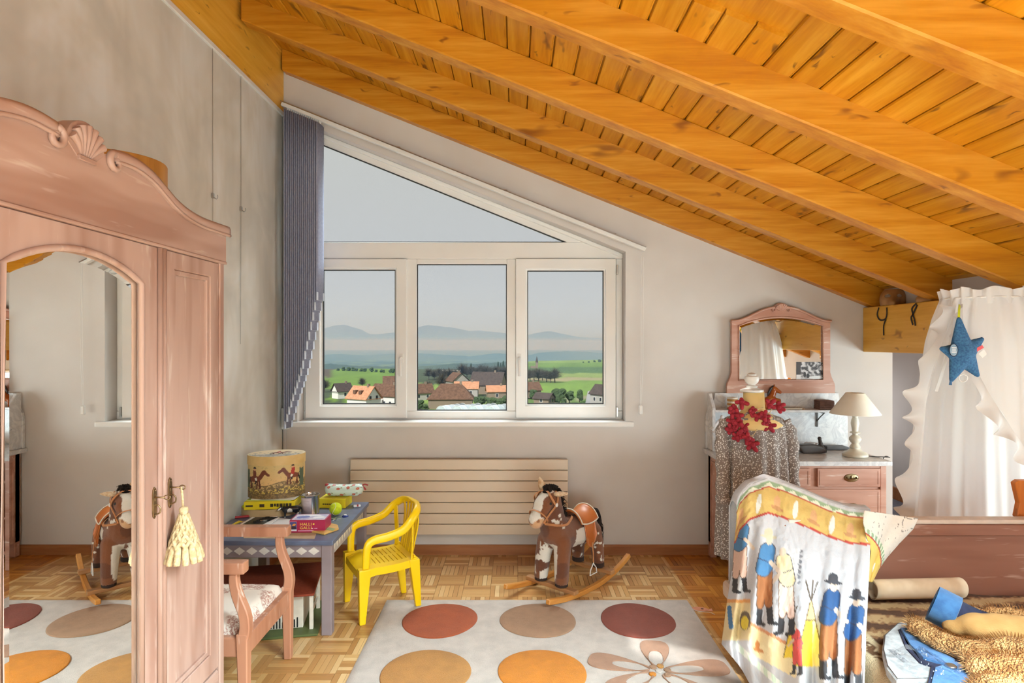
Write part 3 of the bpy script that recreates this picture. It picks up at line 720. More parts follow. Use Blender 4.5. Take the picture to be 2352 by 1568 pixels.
af = MB().box(TX0+.06, TX1-.064, TY0+.020, TY0+.04, TZ-.092, TZ-.024).build('apron', M['mauve'], tb, bevel=.002)
MB().box(TX0+.06, TX1-.064, TY1-.04, TY1-.020, TZ-.092, TZ-.024).build('apron', M['mauve'], tb, bevel=.002)
ar_ = MB().box(TX1-.040, TX1-.020, TY0+.064, TY1-.064, TZ-.092, TZ-.024).build('apron', M['offwhite'], tb, bevel=.002)
MB().box(TX0+.020, TX0+.040, TY0+.064, TY1-.064, TZ-.092, TZ-.024).build('apron', M['mauve'], tb, bevel=.002)
dme = MB().prism([(-.029, 0), (0, -.020), (.029, 0), (0, .020)], 'y', -.0012, .0005).mesh('painted_diamond'); dme.materials.append(M['offwhite'])
for k in range(9):
    o = bpy.data.objects.new('painted_diamond', dme); COL.objects.link(o); o.parent = af; o.location = (TX1-.064-.040-.0635*k, TY0+.020, TZ-.058)
M['cream_tri'] = plain('cream_triangles', S(236, 228, 212), .55); M['grey_apron'] = plain('grey_apron_paint', S(176, 168, 164), .55)
ar_.data.materials[0] = M['grey_apron']
tme = MB().prism([(-.023, 0), (.023, 0), (0, -.046)], 'x', -.0005, .0012).mesh('painted_triangle'); tme.materials.append(M['cream_tri'])
for k in range(13):
    o = bpy.data.objects.new('painted_triangle', tme); COL.objects.link(o); o.parent = ar_; o.location = (TX1-.020, TY0+.09+.0475*k, TZ-.028)

# things on the table
def on(u, v, z=TZ): return FL(u, v, z)
# upturned oval lid used as a tray
M['hat_tan'] = plain('tan_cardboard', S(204, 176, 132), .7, S(188, 158, 114), 12); M['dark_card'] = plain('dark_lining', S(44, 42, 40), .9)
c0 = (-1.452, 3.63, TZ); RZ = Matrix.Rotation(.18, 3, 'Z')
ty_ = thing('oval_lid', 'upturned oval tan box lid with dark lining under the yellow box', 'box lid', c0)
MB().lathe([(1, 0), (1, .046), (.975, .046), (.975, .004)], c0, 44, RZ @ Matrix.Diagonal((.170, .125, 1)), cap=False).build('rim', M['hat_tan'], ty_, smooth='auto')
MB().lathe([(.98, .0005), (.98, .005)], c0, 44, RZ @ Matrix.Diagonal((.170, .125, 1))).build('lining', M['dark_card'], ty_)
M['game_yellow'] = plain('yellow_card', S(236, 214, 32), .45, S(226, 200, 24), 4)
M['ink'] = plain('dark_print', S(58, 44, 20), .6)
def gamebox(name, lab, c, d, rz, mat, ztop=None):
    t_ = thing(name, lab, 'box', c, rz)
    MB().box(-d[0]/2, d[0]/2, -d[1]/2, d[1]/2, 0, d[2]).build('carton', mat, t_, world=False, bevel=.002)
    return t_
yb = gamebox('game_box', 'yellow card game box lying under the oval hat box', (-1.432, 3.615, TZ+.046), (.285, .20, .046), .10, M['game_yellow'])
for k, (x_, w_) in enumerate(((.005, .016), (.026, .010), (.040, .012), (.056, .018), (.078, .008), (.090, .016), (.110, .014))): MB().box(x_, x_+w_, -.1007, -.0995, .014+.003*(k % 2), .033).build('small_print', M['ink'], yb, world=False)
MB().box(-.132, -.092, -.1007, -.0995, .017, .027).build('small_print', M['ink'], yb, world=False); MB().box(-.055, -.028, -.1007, -.0995, .014, .032).build('small_print', M['ink'], yb, world=False)
tb2 = MB(); tb2.ball((-1.575, 3.585, TZ+.038), .033, 12)
M['felt'] = plain('neon_felt', S(206, 222, 40), .95, S(188, 206, 30), 60, bump=.4, bs=500)
tb2.build('tennis_ball', M['felt'], smooth=True, label='tennis ball lying in the upturned oval lid', cat='ball', group='tennis balls on the table')
fd = thing('folder', 'thin green and white folder between yellow box and hat box', 'folder', (-1.44, 3.62, TZ+.0925))
MB().box(-1.56, -1.30, 3.525, 3.70, TZ+.0925, TZ+.0975, ).build('cover', plain('pale_green_card', S(196, 206, 110), .6), fd)
MB().box(-1.535, -1.285, 3.53, 3.70, TZ+.098, TZ+.103).build('pages', M['cream_paint'], fd)
# oval hat box with a printed hunting scene
hx, hy, hz0 = -1.428, 3.640, TZ+.1035
RH = Matrix.Rotation(.20, 3, 'Z'); A_, B_, H_ = .160, .118, .245
hat = thing('hat_box', 'tall oval hat box printed with riders on horseback', 'hat box', (hx, hy, hz0))
def blob(p, c, r, rot=0):
    dx, dy = p[0]-c[0], p[1]-c[1]; co_, si = math.cos(rot), math.sin(rot); a = (dx*co_+dy*si)/r[0]; b = (-dx*si+dy*co_)/r[1]; return a*a+b*b < 1
def segd(p, a, b):
    ax, ay = b[0]-a[0], b[1]-a[1]; t = max(0, min(1, ((p[0]-a[0])*ax+(p[1]-a[1])*ay)/(ax*ax+ay*ay+1e-12)))
    return math.hypot(p[0]-a[0]-ax*t, p[1]-a[1]-ay*t)
def rider(p, c, s, f, coat):
    """a small printed horse and rider; returns a colour or None"""
    q = ((p[0]-c[0])/s*f, (p[1]-c[1])/s)
    if blob(q, (-.02, .98), (.085, .085)) and q[1] > .97: return S(40, 30, 28)
    if blob(q, (-.02, .93), (.06, .07)): return S(214, 160, 120)
    if segd(q, (-.04, .82), (-.02, .60)) < .10: return coat
    if segd(q, (-.02, .60), (.06, .42)) < .055: return S(232, 222, 200)
    if segd(q, (.06, .42), (.04, .25)) < .045: return S(40, 30, 28)
    if blob(q, (-.02, .46), (.34, .155), .05): return S(120, 58, 34)
    if segd(q, (.26, .52), (.46, .82)) < .10: return S(112, 54, 32)
    if segd(q, (.44, .84), (.66, .66)) < .065: return S(112, 54, 32)
    for x0, x1 in ((.24, .26), (.16, .10), (-.24, -.30), (-.30, -.22)):
        if segd(q, (x0, .42), (x1, 0)) < .042: return S(96, 46, 30)
    if segd(q, (-.34, .50), (-.44, .22)) < .05: return S(40, 28, 22)
    return None
def hat_side(u_, v_):
    p = (u_, v_)                                  # u_ = metres along the front (0 = front middle), v_ = height
    g = .075+.012*math.sin(u_*30)+.10*u_*u_*6
    c = None
    if -.15 < u_ < .15:
        c = rider(p, (-.098, .062), .115, 1, S(110, 52, 34)) or rider(p, (.098, .082), .105, -1, S(176, 50, 36))
    if c: return c
    if abs(abs(u_)-.165) < .02+.01*nz(v_*60) and .06 < v_ < .165+.02*nz(u_*90, 3): return S(84, 96, 74)
    n_ = nz(u_*70, v_*70)*.5+nz(u_*170, v_*170)*.5
    if v_ < g-.022:
        if v_ > .03 and n_ > .12: return S(206, 178, 84)
        return S(104, 84, 50) if n_ < 0 else S(140, 112, 66)
    if v_ < g+.012: return S(120, 98, 62) if n_ < .10 else S(204, 168, 108)
    t_ = smooth(g, .20, v_); b_ = [lerp(a, b, t_) for a, b in zip((222, 178, 116), (206, 178, 116))]
    if n_ > .28: b_ = [x*.9 for x in b_]
    return S(*b_)
NB, NH = 300, 84
bo = MB()
def hb_pt(a, b): an = -PI/2+2*PI*(a-.5); q = RH @ Vector((A_*math.cos(an), B_*math.sin(an), b*H_*.80)); return Vector((hx, hy, hz0))+q
bo.grid(hb_pt, NB, NH, closeu=True)
hm = bo.mesh('box_body', smooth=True)
M['print'] = colattr('printed_paper', .55)
def hcol(co, i):
    a = (i % NB)/NB; return hat_side((a-.5)*2*PI*.140, co[2]-hz0)
paint(hm, hcol); mkobj('box_body', hm, M['print'], hat)
MB().lathe([(.999, .001), (.999, .004)], (hx, hy, hz0), 60, RH @ Matrix.Diagonal((A_, B_, 1))).build('box_bottom', M['hat_tan'], hat)
ld = MB(); ld.lathe([(1.022, H_*.785), (1.022, H_-.002), (1.016, H_)], (hx, hy, hz0), 90, RH @ Matrix.Diagonal((A_, B_, 1)), cap=False)
lid = ld.build('lid', plain('tan_lid_paper', S(218, 184, 122), .55, S(206, 170, 104), 14), hat, smooth='auto')
lt = MB(); NR = 46
lt.grid(lambda a, b: Vector((hx, hy, hz0+H_+.0004))+RH @ Vector((A_*1.016*b*math.cos(2*PI*a), B_*1.016*b*math.sin(2*PI*a), 0)), 120, NR, closeu=True)
lm = lt.mesh('lid_print', smooth=True)
def lcol(co, i):
    q = RH.inverted() @ Vector((co[0]-hx, co[1]-hy, 0)); p = (q.x, q.y)
    if p[0]**2/A_**2+p[1]**2/B_**2 > .93: return S(226, 212, 178)
    c = rider(p, (.01, -.035), .10, 1, S(190, 90, 80))
    if c: return c
    n_ = nz(p[0]*50, p[1]*60)
    if p[1] < -.03: return S(196, 192, 184) if n_ > -.1 else S(120, 118, 104)
    if n_ > .2 and abs(p[1]) < .03: return S(116, 124, 128)
    return S(232, 212, 176)
paint(lm, lcol); mkobj('lid_print', lm, M['print'], hat)
# tin can
M['tin'] = plain('tin_plate', S(206, 204, 202), .22, S(186, 184, 184), 6, metal=.9)
M['paper'] = plain('white_paper', S(236, 232, 232), .8, S(228, 224, 226), 6); M['lilac'] = plain('pale_lilac_label', S(222, 208, 216), .7)
c_ = on(713, 1178); tc_ = thing('tin_can', 'open tin can with a pale printed label', 'tin can', c_)
MB().lathe([(.050, 0), (.052, .004), (.051, .006), (.051, .104), (.0535, .107), (.0535, .112), (.048, .112), (.046, .106), (.0455, .102), (.004, .1015)], c_, 36).build('can', M['tin'], tc_, smooth='auto')
lb = MB(); lb.grid(lambda a, b: Vector(c_)+Vector((.0516*math.cos(-PI*.98+a*PI*.62), .0516*math.sin(-PI*.98+a*PI*.62), lerp(.008, .100, b))), 20, 2); lab = lb.build('label', M['lilac'], tc_, smooth=True, thick=.0004)
for k in range(9):
    l_ = MB(); l_.grid(lambda a, b: Vector(c_)+Vector((.0520*math.cos(-PI*.93+a*PI*.50), .0520*math.sin(-PI*.93+a*PI*.50), .024+k*.0072+b*.0016)), 12, 2); l_.build('print_line', plain('grey_print', S(176, 160, 168), .7) if k == 0 else bpy.data.materials['grey_print'], lab, smooth=True)
# second yellow box and pencil case
yb2 = gamebox('game_box', 'yellow box with the flowered pencil case on top', on(768, 1166)+Vector((-.01, .06, 0)), (.165, .13, .056), -.05, M['game_yellow'])
for k in range(6): MB().box(-.058+k*.012, -.049+k*.012, -.0657, -.0648, .020, .027).build('small_print', M['ink'], yb2, world=False)
pcx = on(780, 1148, TZ+.057)
pc = thing('pencil_case', 'pale green pencil case with red flowers and red zip pull', 'pencil case', (pcx.x, yb2.location.y+.01, TZ+.056), .02)
def pcase(a, b):
    x_ = lerp(-.118, .118, b); e = max(.0, 1-abs(lerp(-1, 1, b))**6)**.5
    r = .038*e+.003; an = 2*PI*a; sag = -.010*(1-(x_/.118)**2)
    y_ = r*1.05*math.cos(an); z_ = .040+r*math.sin(an)+ (sag if math.sin(an) > .2 else 0)
    return Vector((x_*(1+.02*math.sin(an)), y_, max(0, z_)))
pm_ = MB().grid(pcase, 120, 140, closeu=True).mesh('case_body', smooth=True)
def pcol(co, i):
    p = (co[0]*1.0, (i % 120)/120*.26)
    best = S(206, 222, 212)
    for k, (fx, fy, s_) in enumerate(((-.085, .155, 1), (-.045, .175, .8), (-.010, .160, 1.1), (.035, .178, .8), (.065, .155, 1), (.095, .175, .9), (-.065, .20, .8), (-.02, .205, .8), (.03, .21, .9), (.08, .205, .8), (-.09, .10, 1), (-.03, .11, 1), (.03, .10, 1), (.09, .11, 1), (-.06, .08, 1), (0, .075, 1), (.06, .08, 1))):
        for q in range(5):
            a = 2*PI*q/5+k
            if math.hypot(p[0]-fx-.0065*s_*math.cos(a), p[1]-fy-.0065*s_*math.sin(a)) < .0046*s_: return S(186, 92, 80)
        if math.hypot(p[0]-fx, p[1]-fy) < .003: return S(222, 170, 110)
        if segd(p, (fx, fy), (fx+.022, fy-.012)) < .0016: return S(150, 110, 84)
        if blob(p, (fx+.02, fy-.010), (.006, .003), .6): return S(126, 150, 96)
    return best
paint(pm_, pcol); mkobj('case_body', pm_, colattr('flowered_oilcloth', .35), pc, world=False)
M['red_cloth'] = plain('dark_red_cloth', S(170, 56, 60), .7)
MB().tube(spline([(-.10, 0, .076), (-.05, 0, .070), (0, 0, .066), (.05, 0, .069), (.105, 0, .074)], 4), .0028, 6).build('zip', plain('pale_blue_zip', S(170, 190, 206), .6), pc, world=False)
MB().strip(spline([(.110, 0, .064), (.125, -.004, .072), (.138, -.008, .070), (.148, -.01, .068)], 4), .008, .002, (0, -1, .3)).strip(spline([(.110, 0, .060), (.124, -.006, .050), (.134, -.01, .038)], 4), .010, .002, (0, -1, .3)).build('zip_pull', M['red_cloth'], pc, world=False)
MB().ball((-.108, -.004, .070), (.012, .012, .009), 8).build('zip_tab', M['red_cloth'], pc, world=False, smooth=True)
# tennis ball with seam
bc = on(771, 1182); tn = thing('tennis_ball', 'tennis ball with white seam beside the tin can', 'ball', bc, group='tennis balls on the table')
MB().ball(Vector(bc)+Vector((0, 0, .036)), .036, 14).build('felt_ball', M['felt'], tn, smooth=True)
seam = []
for k in range(60):
    a = 2*PI*k/60; s1 = .44; q = Vector((math.cos(a)+s1*math.cos(3*a)*.33, math.sin(a)-s1*math.sin(3*a)*.33, 2*math.sqrt(.33*.35)*math.sin(2*a)*.9)).normalized()
    seam.append(Vector(bc)+Vector((0, 0, .036))+Matrix.Rotation(1.0, 3, 'Y') @ q*.0358)
MB().tube(seam, .0012, 5, closed=True).build('seam', M['paper'], tn)
# cow figurine
cb = on(668, 1187); cw = thing('cow_figurine', 'small black and white plastic cow figurine', 'figurine', cb, PI+.35)
k_ = MB(); k_.capsule((-.034, 0, .046), (.030, 0, .047), .019, .0185, 12); k_.capsule((.030, 0, .050), (.052, 0, .058), .011, .009, 10); k_.capsule((.052, 0, .058), (.068, 0, .046), .009, .0065, 10)
for x_ in (-.040, .030):
    for y_ in (-.010, .010): k_.capsule((x_, y_, .044), (x_+.002, y_, .005), .0075, .005, 8)
for y_ in (-.012, .012): k_.capsule((.050, y_*.5, .064), (.049, y_*1.4, .066), .003, .003, 6); k_.capsule((.052, y_*.4, .068), (.054, y_*.9, .076), .0022, .0015, 6)
k_.tube(spline([(-.050, 0, .056), (-.060, 0, .045), (-.060, .002, .022)], 4), .0035, 6); k_.ball((-.028, 0, .026), (.010, .009, .008), 8)
co_ = remesh(k_, 'body', colattr('glossy_cow_paint', .3), cw, .0028, 3, world=False)
paint(co_.data, lambda c, i: S(226, 222, 214) if (blob((c[0], c[2]), (.006, .038), (.014, .017)) or blob((c[0], c[2]), (-.042, .014), (.012, .014)) or blob((c[0], c[2]), (.062, .052), (.012, .004), -.7) or c[2] < .008) else S(30, 30, 34))
# the boxed card game at the table's edge
gb = on(706, 1223); gx = thing('card_game_box', 'crimson card game box with yellow lettering', 'box', gb, .035)
M['crimson'] = plain('crimson_card', S(168, 34, 74), .4, S(156, 28, 66), 5)
MB().box(-.094, .094, 0, .118, 0, .066).build('carton', M['crimson'], gx, world=False, bevel=.0015)
def gtopc(co, i):
    p = (co[0], co[1]); n_ = nz(p[0]*26, p[1]*30, 4)
    if max(abs(p[0])-.088, abs(p[1]-.059)-.053) > 0: return S(176, 60, 96)
    if blob(p, (-.04, .06), (.035, .025), .4): return S(120, 130, 190)
    if blob(p, (.045, .05), (.03, .02)) or blob(p, (0, .09), (.05, .016)): return S(240, 238, 244)
    return S(222, 214, 226) if n_ > 0 else S(190, 186, 216)
tm = MB().grid(lambda a, b: Vector((lerp(-.0935, .0935, a), lerp(.0005, .1175, b), .0664)), 70, 46).mesh('top_print'); paint(tm, gtopc); mkobj('top_print', tm, M['print'], gx, world=False)
M['gold_ink'] = plain('yellow_print', S(240, 206, 84), .5); M['pink_ink'] = plain('pink_print', S(236, 170, 196), .5)
FR = Matrix.Rotation(PI/2, 4, 'X')
text('lettering', 'HALLI', .0205, Matrix.Translation((-.040, -.0004, .0385)) @ FR, M['gold_ink'], gx, world=False, ext=.0006, scx=1.12)
text('lettering', 'GALLI', .0205, Matrix.Translation((-.040, -.0004, .0195)) @ FR, M['gold_ink'], gx, world=False, ext=.0006, scx=1.12)
MB().box(-.050, .034, -.0006, .0005, .0085, .0125).build('small_print', M['pink_ink'], gx, world=False)
MB().box(.022, .030, -.0006, .0005, .0200, .0245).build('small_print', M['pink_ink'], gx, world=False); MB().box(.036, .052, -.0006, .0005, .0215, .0240).build('small_print', M['pink_ink'], gx, world=False)
MB().lathe([(.0045, 0), (.0045, .0008)], (.033, -.0004, .046), 14, Matrix.Rotation(PI/2, 3, 'X')).build('small_print', M['gold_ink'], gx, world=False)
def gpic(co, i):
    p = (co[0], co[2])
    if max(abs(p[0]+.0735)-.0165, abs(p[1]-.034)-.024) > 0: return S(214, 150, 170)
    if blob(p, (-.073, .026), (.016, .009)): return S(60, 44, 60)
    if blob(p, (-.070, .042), (.010, .006), .4): return S(226, 150, 70)
    if p[1] < .017: return S(226, 222, 232)
    return S(70, 72, 132)
pmm = MB().grid(lambda a, b: Vector((lerp(-.0915, -.0555, a), -.0005, lerp(.008, .060, b))), 24, 30).mesh('picture_print'); paint(pmm, gpic); mkobj('picture_print', pmm, M['print'], gx, world=False)
# wooden board, papers, magazine, pens and odds and ends
M['ltwood'] = wood('pale_plywood', S(226, 184, 112), S(212, 164, 88), S(190, 138, 64), 0, .5, 0, var=0)
wbp = on(742, 1222); wbo = thing('puzzle_board', 'small flat wooden board sticking out beside the crimson box', 'board', wbp)
q = [on(712, 1222), on(745, 1229), on(778, 1217), on(776, 1209), on(757, 1204), on(725, 1210)]
pl_ = MB().prism([(p.x, p.y) for p in q], 'z', TZ+.0005, TZ+.011).build('board', M['ltwood'], wbo, bevel=.002)
q2 = [on(752, 1210, TZ+.012), on(770, 1214, TZ+.012), on(765, 1218, TZ+.012), on(748, 1216, TZ+.012)]
MB().prism([(p.x, p.y) for p in q2], 'z', TZ+.0105, TZ+.0125).build('inlay', plain('green_inlay', S(150, 170, 110), .5), wbo)
def sheet(name, lab, cat, pix, z0, z1, mat, group=None, par=None):
    q = [on(u, v, TZ+z1) for u, v in pix]
    return MB().prism([(p.x, p.y) for p in q], 'z', TZ+z0, TZ+z1).build(name, mat, par, label=lab, cat=cat, group=group)
sheet('kraft_paper', 'brown wrapping paper sheet under the crimson box', 'paper', [(560, 1235), (722, 1237), (728, 1222), (690, 1200), (552, 1196)], .0002, .0006, plain('kraft', S(190, 158, 124), .8))
sheet('paper_sheet', 'white paper sheet lying beside the crimson box', 'paper', [(602, 1207), (668, 1209), (668, 1192), (642, 1189)], .0012, .0024, M['paper'])
mg = thing('magazine', 'black and white magazine lying open on the table', 'magazine', on(592, 1200))
q = [on(546, 1209), on(602, 1207), on(640, 1186), on(590, 1182)]
MB().prism([(p.x, p.y) for p in q], 'z', TZ+.0008, TZ+.005).build('pages', M['paper'], mg, bevel=.001)
q = [on(553, 1206, TZ+.0055), on(601, 1205, TZ+.0055), on(634, 1188, TZ+.0055), on(592, 1184, TZ+.0055)]
MB().prism([(p.x, p.y) for p in q], 'z', TZ+.0048, TZ+.0056).build('cover_print', plain('dark_photo_print', S(70, 70, 78), .4, S(30, 30, 34), 40), mg)
sheet('notebook', 'open notebook flap standing up at the magazine edge', 'notebook', [(600, 1207), (616, 1206), (642, 1188), (640, 1186)], .006, .010, M['paper'])
sheet('ruler', 'short yellow ruler at the edge of the table by the wardrobe', 'ruler', [(518, 1212), (528, 1208), (556, 1196), (548, 1195)], .0008, .004, M['game_yellow'])
for (u0, v0, u1, v1, r, mt, nm, lb) in ((540, 1188, 600, 1182, .007, M['red_cloth'], 'felt_pen', 'thick red felt pen lying behind the magazine'), (592, 1183, 618, 1179, .006, plain('blue_pen', S(90, 150, 190), .4), 'felt_pen', 'blue felt pen lying behind the red one')):
    a, b = on(u0, v0, TZ+r), on(u1, v1, TZ+r); d = (b-a).normalized()
    t_ = thing(nm, lb, 'pen', (a.x, a.y, TZ), group='felt pens on the table')
    MB().tube([a, a+(b-a)*.72], r, 10).build('barrel', mt, t_, smooth='auto'); MB().tube([a+(b-a)*.72, b], r*1.08, 10).build('cap', M['black_paint'], t_, smooth='auto')
for k in range(5):
    a = on(596+k*6, 1196-k*2.0, TZ+.010); ang = R.uniform(-.6, .8)
    t_ = thing('pair_of_scissors' if k == 0 else 'hair_clip', 'black handled scissors lying on the magazine' if k == 0 else 'small black hair clip lying on the magazine', 'scissors' if k == 0 else 'hair clip', (a.x, a.y, TZ+.0056), ang, group=None if k == 0 else 'hair clips on the magazine')
    for s_ in (-1, 1):
        MB().tube([(.004, .003*s_, .003), (.05, -.005*s_, .003)], [.004, .002], 6).build('blade' if k == 0 else 'clip_arm', M['steel'] if k == 0 else M['black_paint'], t_, world=False)
        MB().tube([(-.016+.014*math.cos(2*PI*i/14), .010*s_+.007*math.sin(2*PI*i/14), .003) for i in range(14)], .0024, 6, closed=True).build('grip' if k == 0 else 'clip_loop', M['black_paint'], t_, world=False)
bd = on(793, 1186); bt = thing('badge', 'small blue and white enamel badge near the table corner', 'badge', bd)
MB().lathe([(.018, 0), (.0185, .004), (.012, .010), (.002, .012)], bd, 24).build('shell', plain('enamel_blue', S(36, 56, 130), .2), bt, smooth='auto')
MB().lathe([(.010, .0095), (.008, .0118), (.002, .0128)], bd, 16).build('emblem', M['paper'], bt, smooth='auto')
ev = on(820, 1164); er = thing('sweet_wrapper', 'small white and red wrapped sweet by the table edge', 'sweet', ev, .3)
MB().cbox((0, 0, .007), (.044, .018, .014)).build('wrapped_bar', M['paper'], er, world=False, bevel=.004); MB().cbox((.004, 0, .0076), (.016, .0186, .0142)).build('red_band', M['red_cloth'], er, world=False, bevel=.004)
kv = on(765, 1194); ke = thing('key_bunch', 'bunch of silver keys behind the crimson box', 'keys', kv)
for k in range(3):
    Mk = Matrix.Translation(kv+Vector((0, 0, .003+.002*k))) @ Matrix.Rotation(.5+k*.9, 4, 'Z')
    kk = MB(); kk.cbox((.03, 0, 0), (.03, .005, .002), Mk); kk.lathe([(.009, -.001), (.009, .001)], Mk @ Vector((.010, 0, 0)), 12); kk.build('key', M['steel'], ke)
MB().tube([kv+Vector((.012*math.cos(2*PI*i/16), .012*math.sin(2*PI*i/16), .002)) for i in range(16)], .0012, 5, closed=True).build('key_ring', M['steel'], ke)
# ------------------------------------------------------------------ yellow plastic child's chair
M['yellow'] = plain('yellow_plastic', S(248, 206, 12), .32, S(244, 198, 8), 3)
ych = thing('plastic_chair', 'small yellow plastic armchair pulled up to the play table', 'chair', (-.757, 3.462, 0), math.atan2(-.146, -.262))
# local: +x front, seat height .30
SZ = .300
def seat_z(x, y): return SZ-.012*(1-(x/.17)**2)-.030*smooth(.10, .17, x)*1.0+.006*smooth(-.1, -.16, x)
st = MB(); hw0, hw1 = .150, .172
def half_w(x): return lerp(hw0, hw1, (x+.15)/.32)
def sbox(x0, x1, y0, y1, th=.010):
    n_ = max(1, int((x1-x0)/.03)+1); vs = []
    for i in range(n_+1):
        x = lerp(x0, x1, i/n_)
        for y in (y0, y1): vs += [(x, y, seat_z(x, y)), (x, y, seat_z(x, y)-th)]
    fs = []
    for i in range(n_):
        b = 4*i; fs += [(b, b+2, b+6, b+4), (b+1, b+5, b+7, b+3), (b, b+4, b+5, b+1), (b+2, b+3, b+7, b+6)]
    fs += [(0, 1, 3, 2), (4*n_, 4*n_+2, 4*n_+3, 4*n_+1)]; st.add(vs, fs)
# border left/right, front and back bands, middle spine, cross slats
for s_ in (1, -1):
    for i in range(8):
        x0, x1 = -.15+.04*i, -.11+.04*i
        y0, y1 = (.112, half_w(x0)); st.add([(x0, s_*y0, seat_z(x0, 0)), (x1, s_*y0, seat_z(x1, 0)), (x1, s_*half_w(x1), seat_z(x1, 0)-.004), (x0, s_*half_w(x0), seat_z(x0, 0)-.004),
             (x0, s_*y0, seat_z(x0, 0)-.01), (x1, s_*y0, seat_z(x1, 0)-.01), (x1, s_*half_w(x1), seat_z(x1, 0)-.045), (x0, s_*half_w(x0), seat_z(x0, 0)-.045)], [(0, 1, 2, 3), (7, 6, 5, 4), (0, 4, 5, 1), (3, 2, 6, 7), (0, 3, 7, 4), (1, 5, 6, 2)])
sbox(.095, .172, -.112, .112); sbox(-.150, -.105, -.112, .112); sbox(-.105, .095, -.008, .008)
for k in range(8):
    x0 = -.105+.025*k; sbox(x0+.004, x0+.025, .008, .112); sbox(x0+.004, x0+.025, -.112, -.008)
fr_ = MB(); n_ = 12
for i in range(n_): 
    a, b = lerp(-.168, .168, i/n_), lerp(-.168, .168, (i+1)/n_); c = lambda y: .170+.006*(1-(y/.168)**2)
    st.add([(c(a), a, seat_z(.17, 0)), (c(b), b, seat_z(.17, 0)), (c(b)+.004, b, .235), (c(a)+.004, a, .235), (c(a)-.012, a, seat_z(.15, 0)), (c(b)-.012, b, seat_z(.15, 0)), (c(b)-.006, b, .235), (c(a)-.006, a, .235)], [(0, 3, 2, 1), (4, 5, 6, 7), (0, 1, 5, 4), (3, 7, 6, 2), (0, 4, 7, 3), (1, 2, 6, 5)])
st.build('seat', M['yellow'], ych, world=False, smooth='auto')
def taper_leg(top, foot, wt, wf, dt, df):
    vs = []
    for (p, w_, d_) in ((top, wt, dt), (foot, wf, df)):
        for a, b in ((-1, -1), (1, -1), (1, 1), (-1, 1)): vs.append((p[0]+a*d_/2, p[1]+b*w_/2, p[2]))
    return MB().add(vs, [(0, 1, 2, 3), (7, 6, 5, 4), (0, 4, 5, 1), (1, 5, 6, 2), (2, 6, 7, 3), (3, 7, 4, 0)])
for s_ in (1, -1):
    taper_leg((.148, s_*.158, .290), (.162, s_*.166, 0), .050, .030, .066, .032).build('leg', M['yellow'], ych, world=False, bevel=.007, seg=2)
    taper_leg((-.135, s_*.135, .290), (-.165, s_*.125, .0175 if s_ > 0 else 0), .046, .028, .060, .032).build('leg', M['yellow'], ych, world=False, bevel=.007, seg=2)
    pth = spline([(.140, s_*.160, .270), (.138, s_*.164, .36), (.128, s_*.166, .415), (.095, s_*.166, .436), (.02, s_*.172, .446), (-.06, s_*.176, .470), (-.115, s_*.168, .520), (-.160, s_*.128, .558), (-.184, s_*.06, .570), (-.190, 0, .572)], 6)
    MB().tube(pth, [lerp(.017, .021, min(1, i/20)) for i in range(len(pth))], 10, sx=1.15, sy=.55, up=(0, s_, .15)).build('armrest', M['yellow'], ych, world=False, smooth=True)
    br_ = MB()
    for k in range(3):
        y0 = s_*(.030+.034*k); yt = y0*1.12
        br_.strip(spline([(-.138, y0*.95, .285), (-.155, y0, .38), (-.172+.10*yt*yt*10*.2, yt, .48), (-.186+abs(yt)**2*1.6, yt, .560)], 5), .023, .007, (1, 0, 0))
    br_.strip(spline([(-.125, s_*.135, .280), (-.130, s_*.138, .36), (-.128, s_*.146, .44), (-.126, s_*.154, .525)], 5), .030, .008, (1, -s_*.6, 0))
    br_.build('back_slats', M['yellow'], ych, world=False, bevel=.002)
MB().strip(spline([(-.138, 0, .285), (-.158, 0, .38), (-.176, 0, .48), (-.190, 0, .565)], 5), .026, .007, (1, 0, 0)).strip([(-.140, -.14, .292), (-.146, 0, .292), (-.140, .14, .292)], .03, .010, (1, 0, .2)).build('backrest', M['yellow'], ych, world=False, bevel=.002)

# ------------------------------------------------------------------ old armchair with toile seat
M['pink_chair'] = distressed('worn_rose_chair_paint', S(188, 132, 104), S(164, 106, 78), S(234, 214, 200), 2, amt=.9)
def toile():
    t = NT('toile_fabric'); t.set(Roughness=.85); v = t.coords((1, 1, 1))
    n1 = t.noise(v, 30, 5, .7, 1.2); lines = t.ramp(n1, [(.44, 0.0), (.475, 1.0), (.50, 1.0), (.53, 0.0)])
    n3 = t.noise(v, 75, 4, .7, .8); l2 = t.ramp(n3, [(.50, 0.0), (.56, 1.0)])
    m = t.ramp(t.noise(v, 8.5, 2), [(.47, 0.0), (.53, 1.0)])
    f = t.math('MULTIPLY', m, t.math('MAXIMUM', lines, t.math('MULTIPLY', l2, .75)))
    t.color(t.mix(t.math('MULTIPLY', f, .9), S(238, 226, 214), S(160, 88, 70))); t.bump(t.noise(v, 400, 2), .08, .002); return t.m
M['toile'] = toile()
AX, AY0, AY1 = -1.062, 2.405, 2.915
ach = thing('armchair', 'worn rose painted armchair with red toile seat', 'armchair', (-1.3, 2.66, 0))
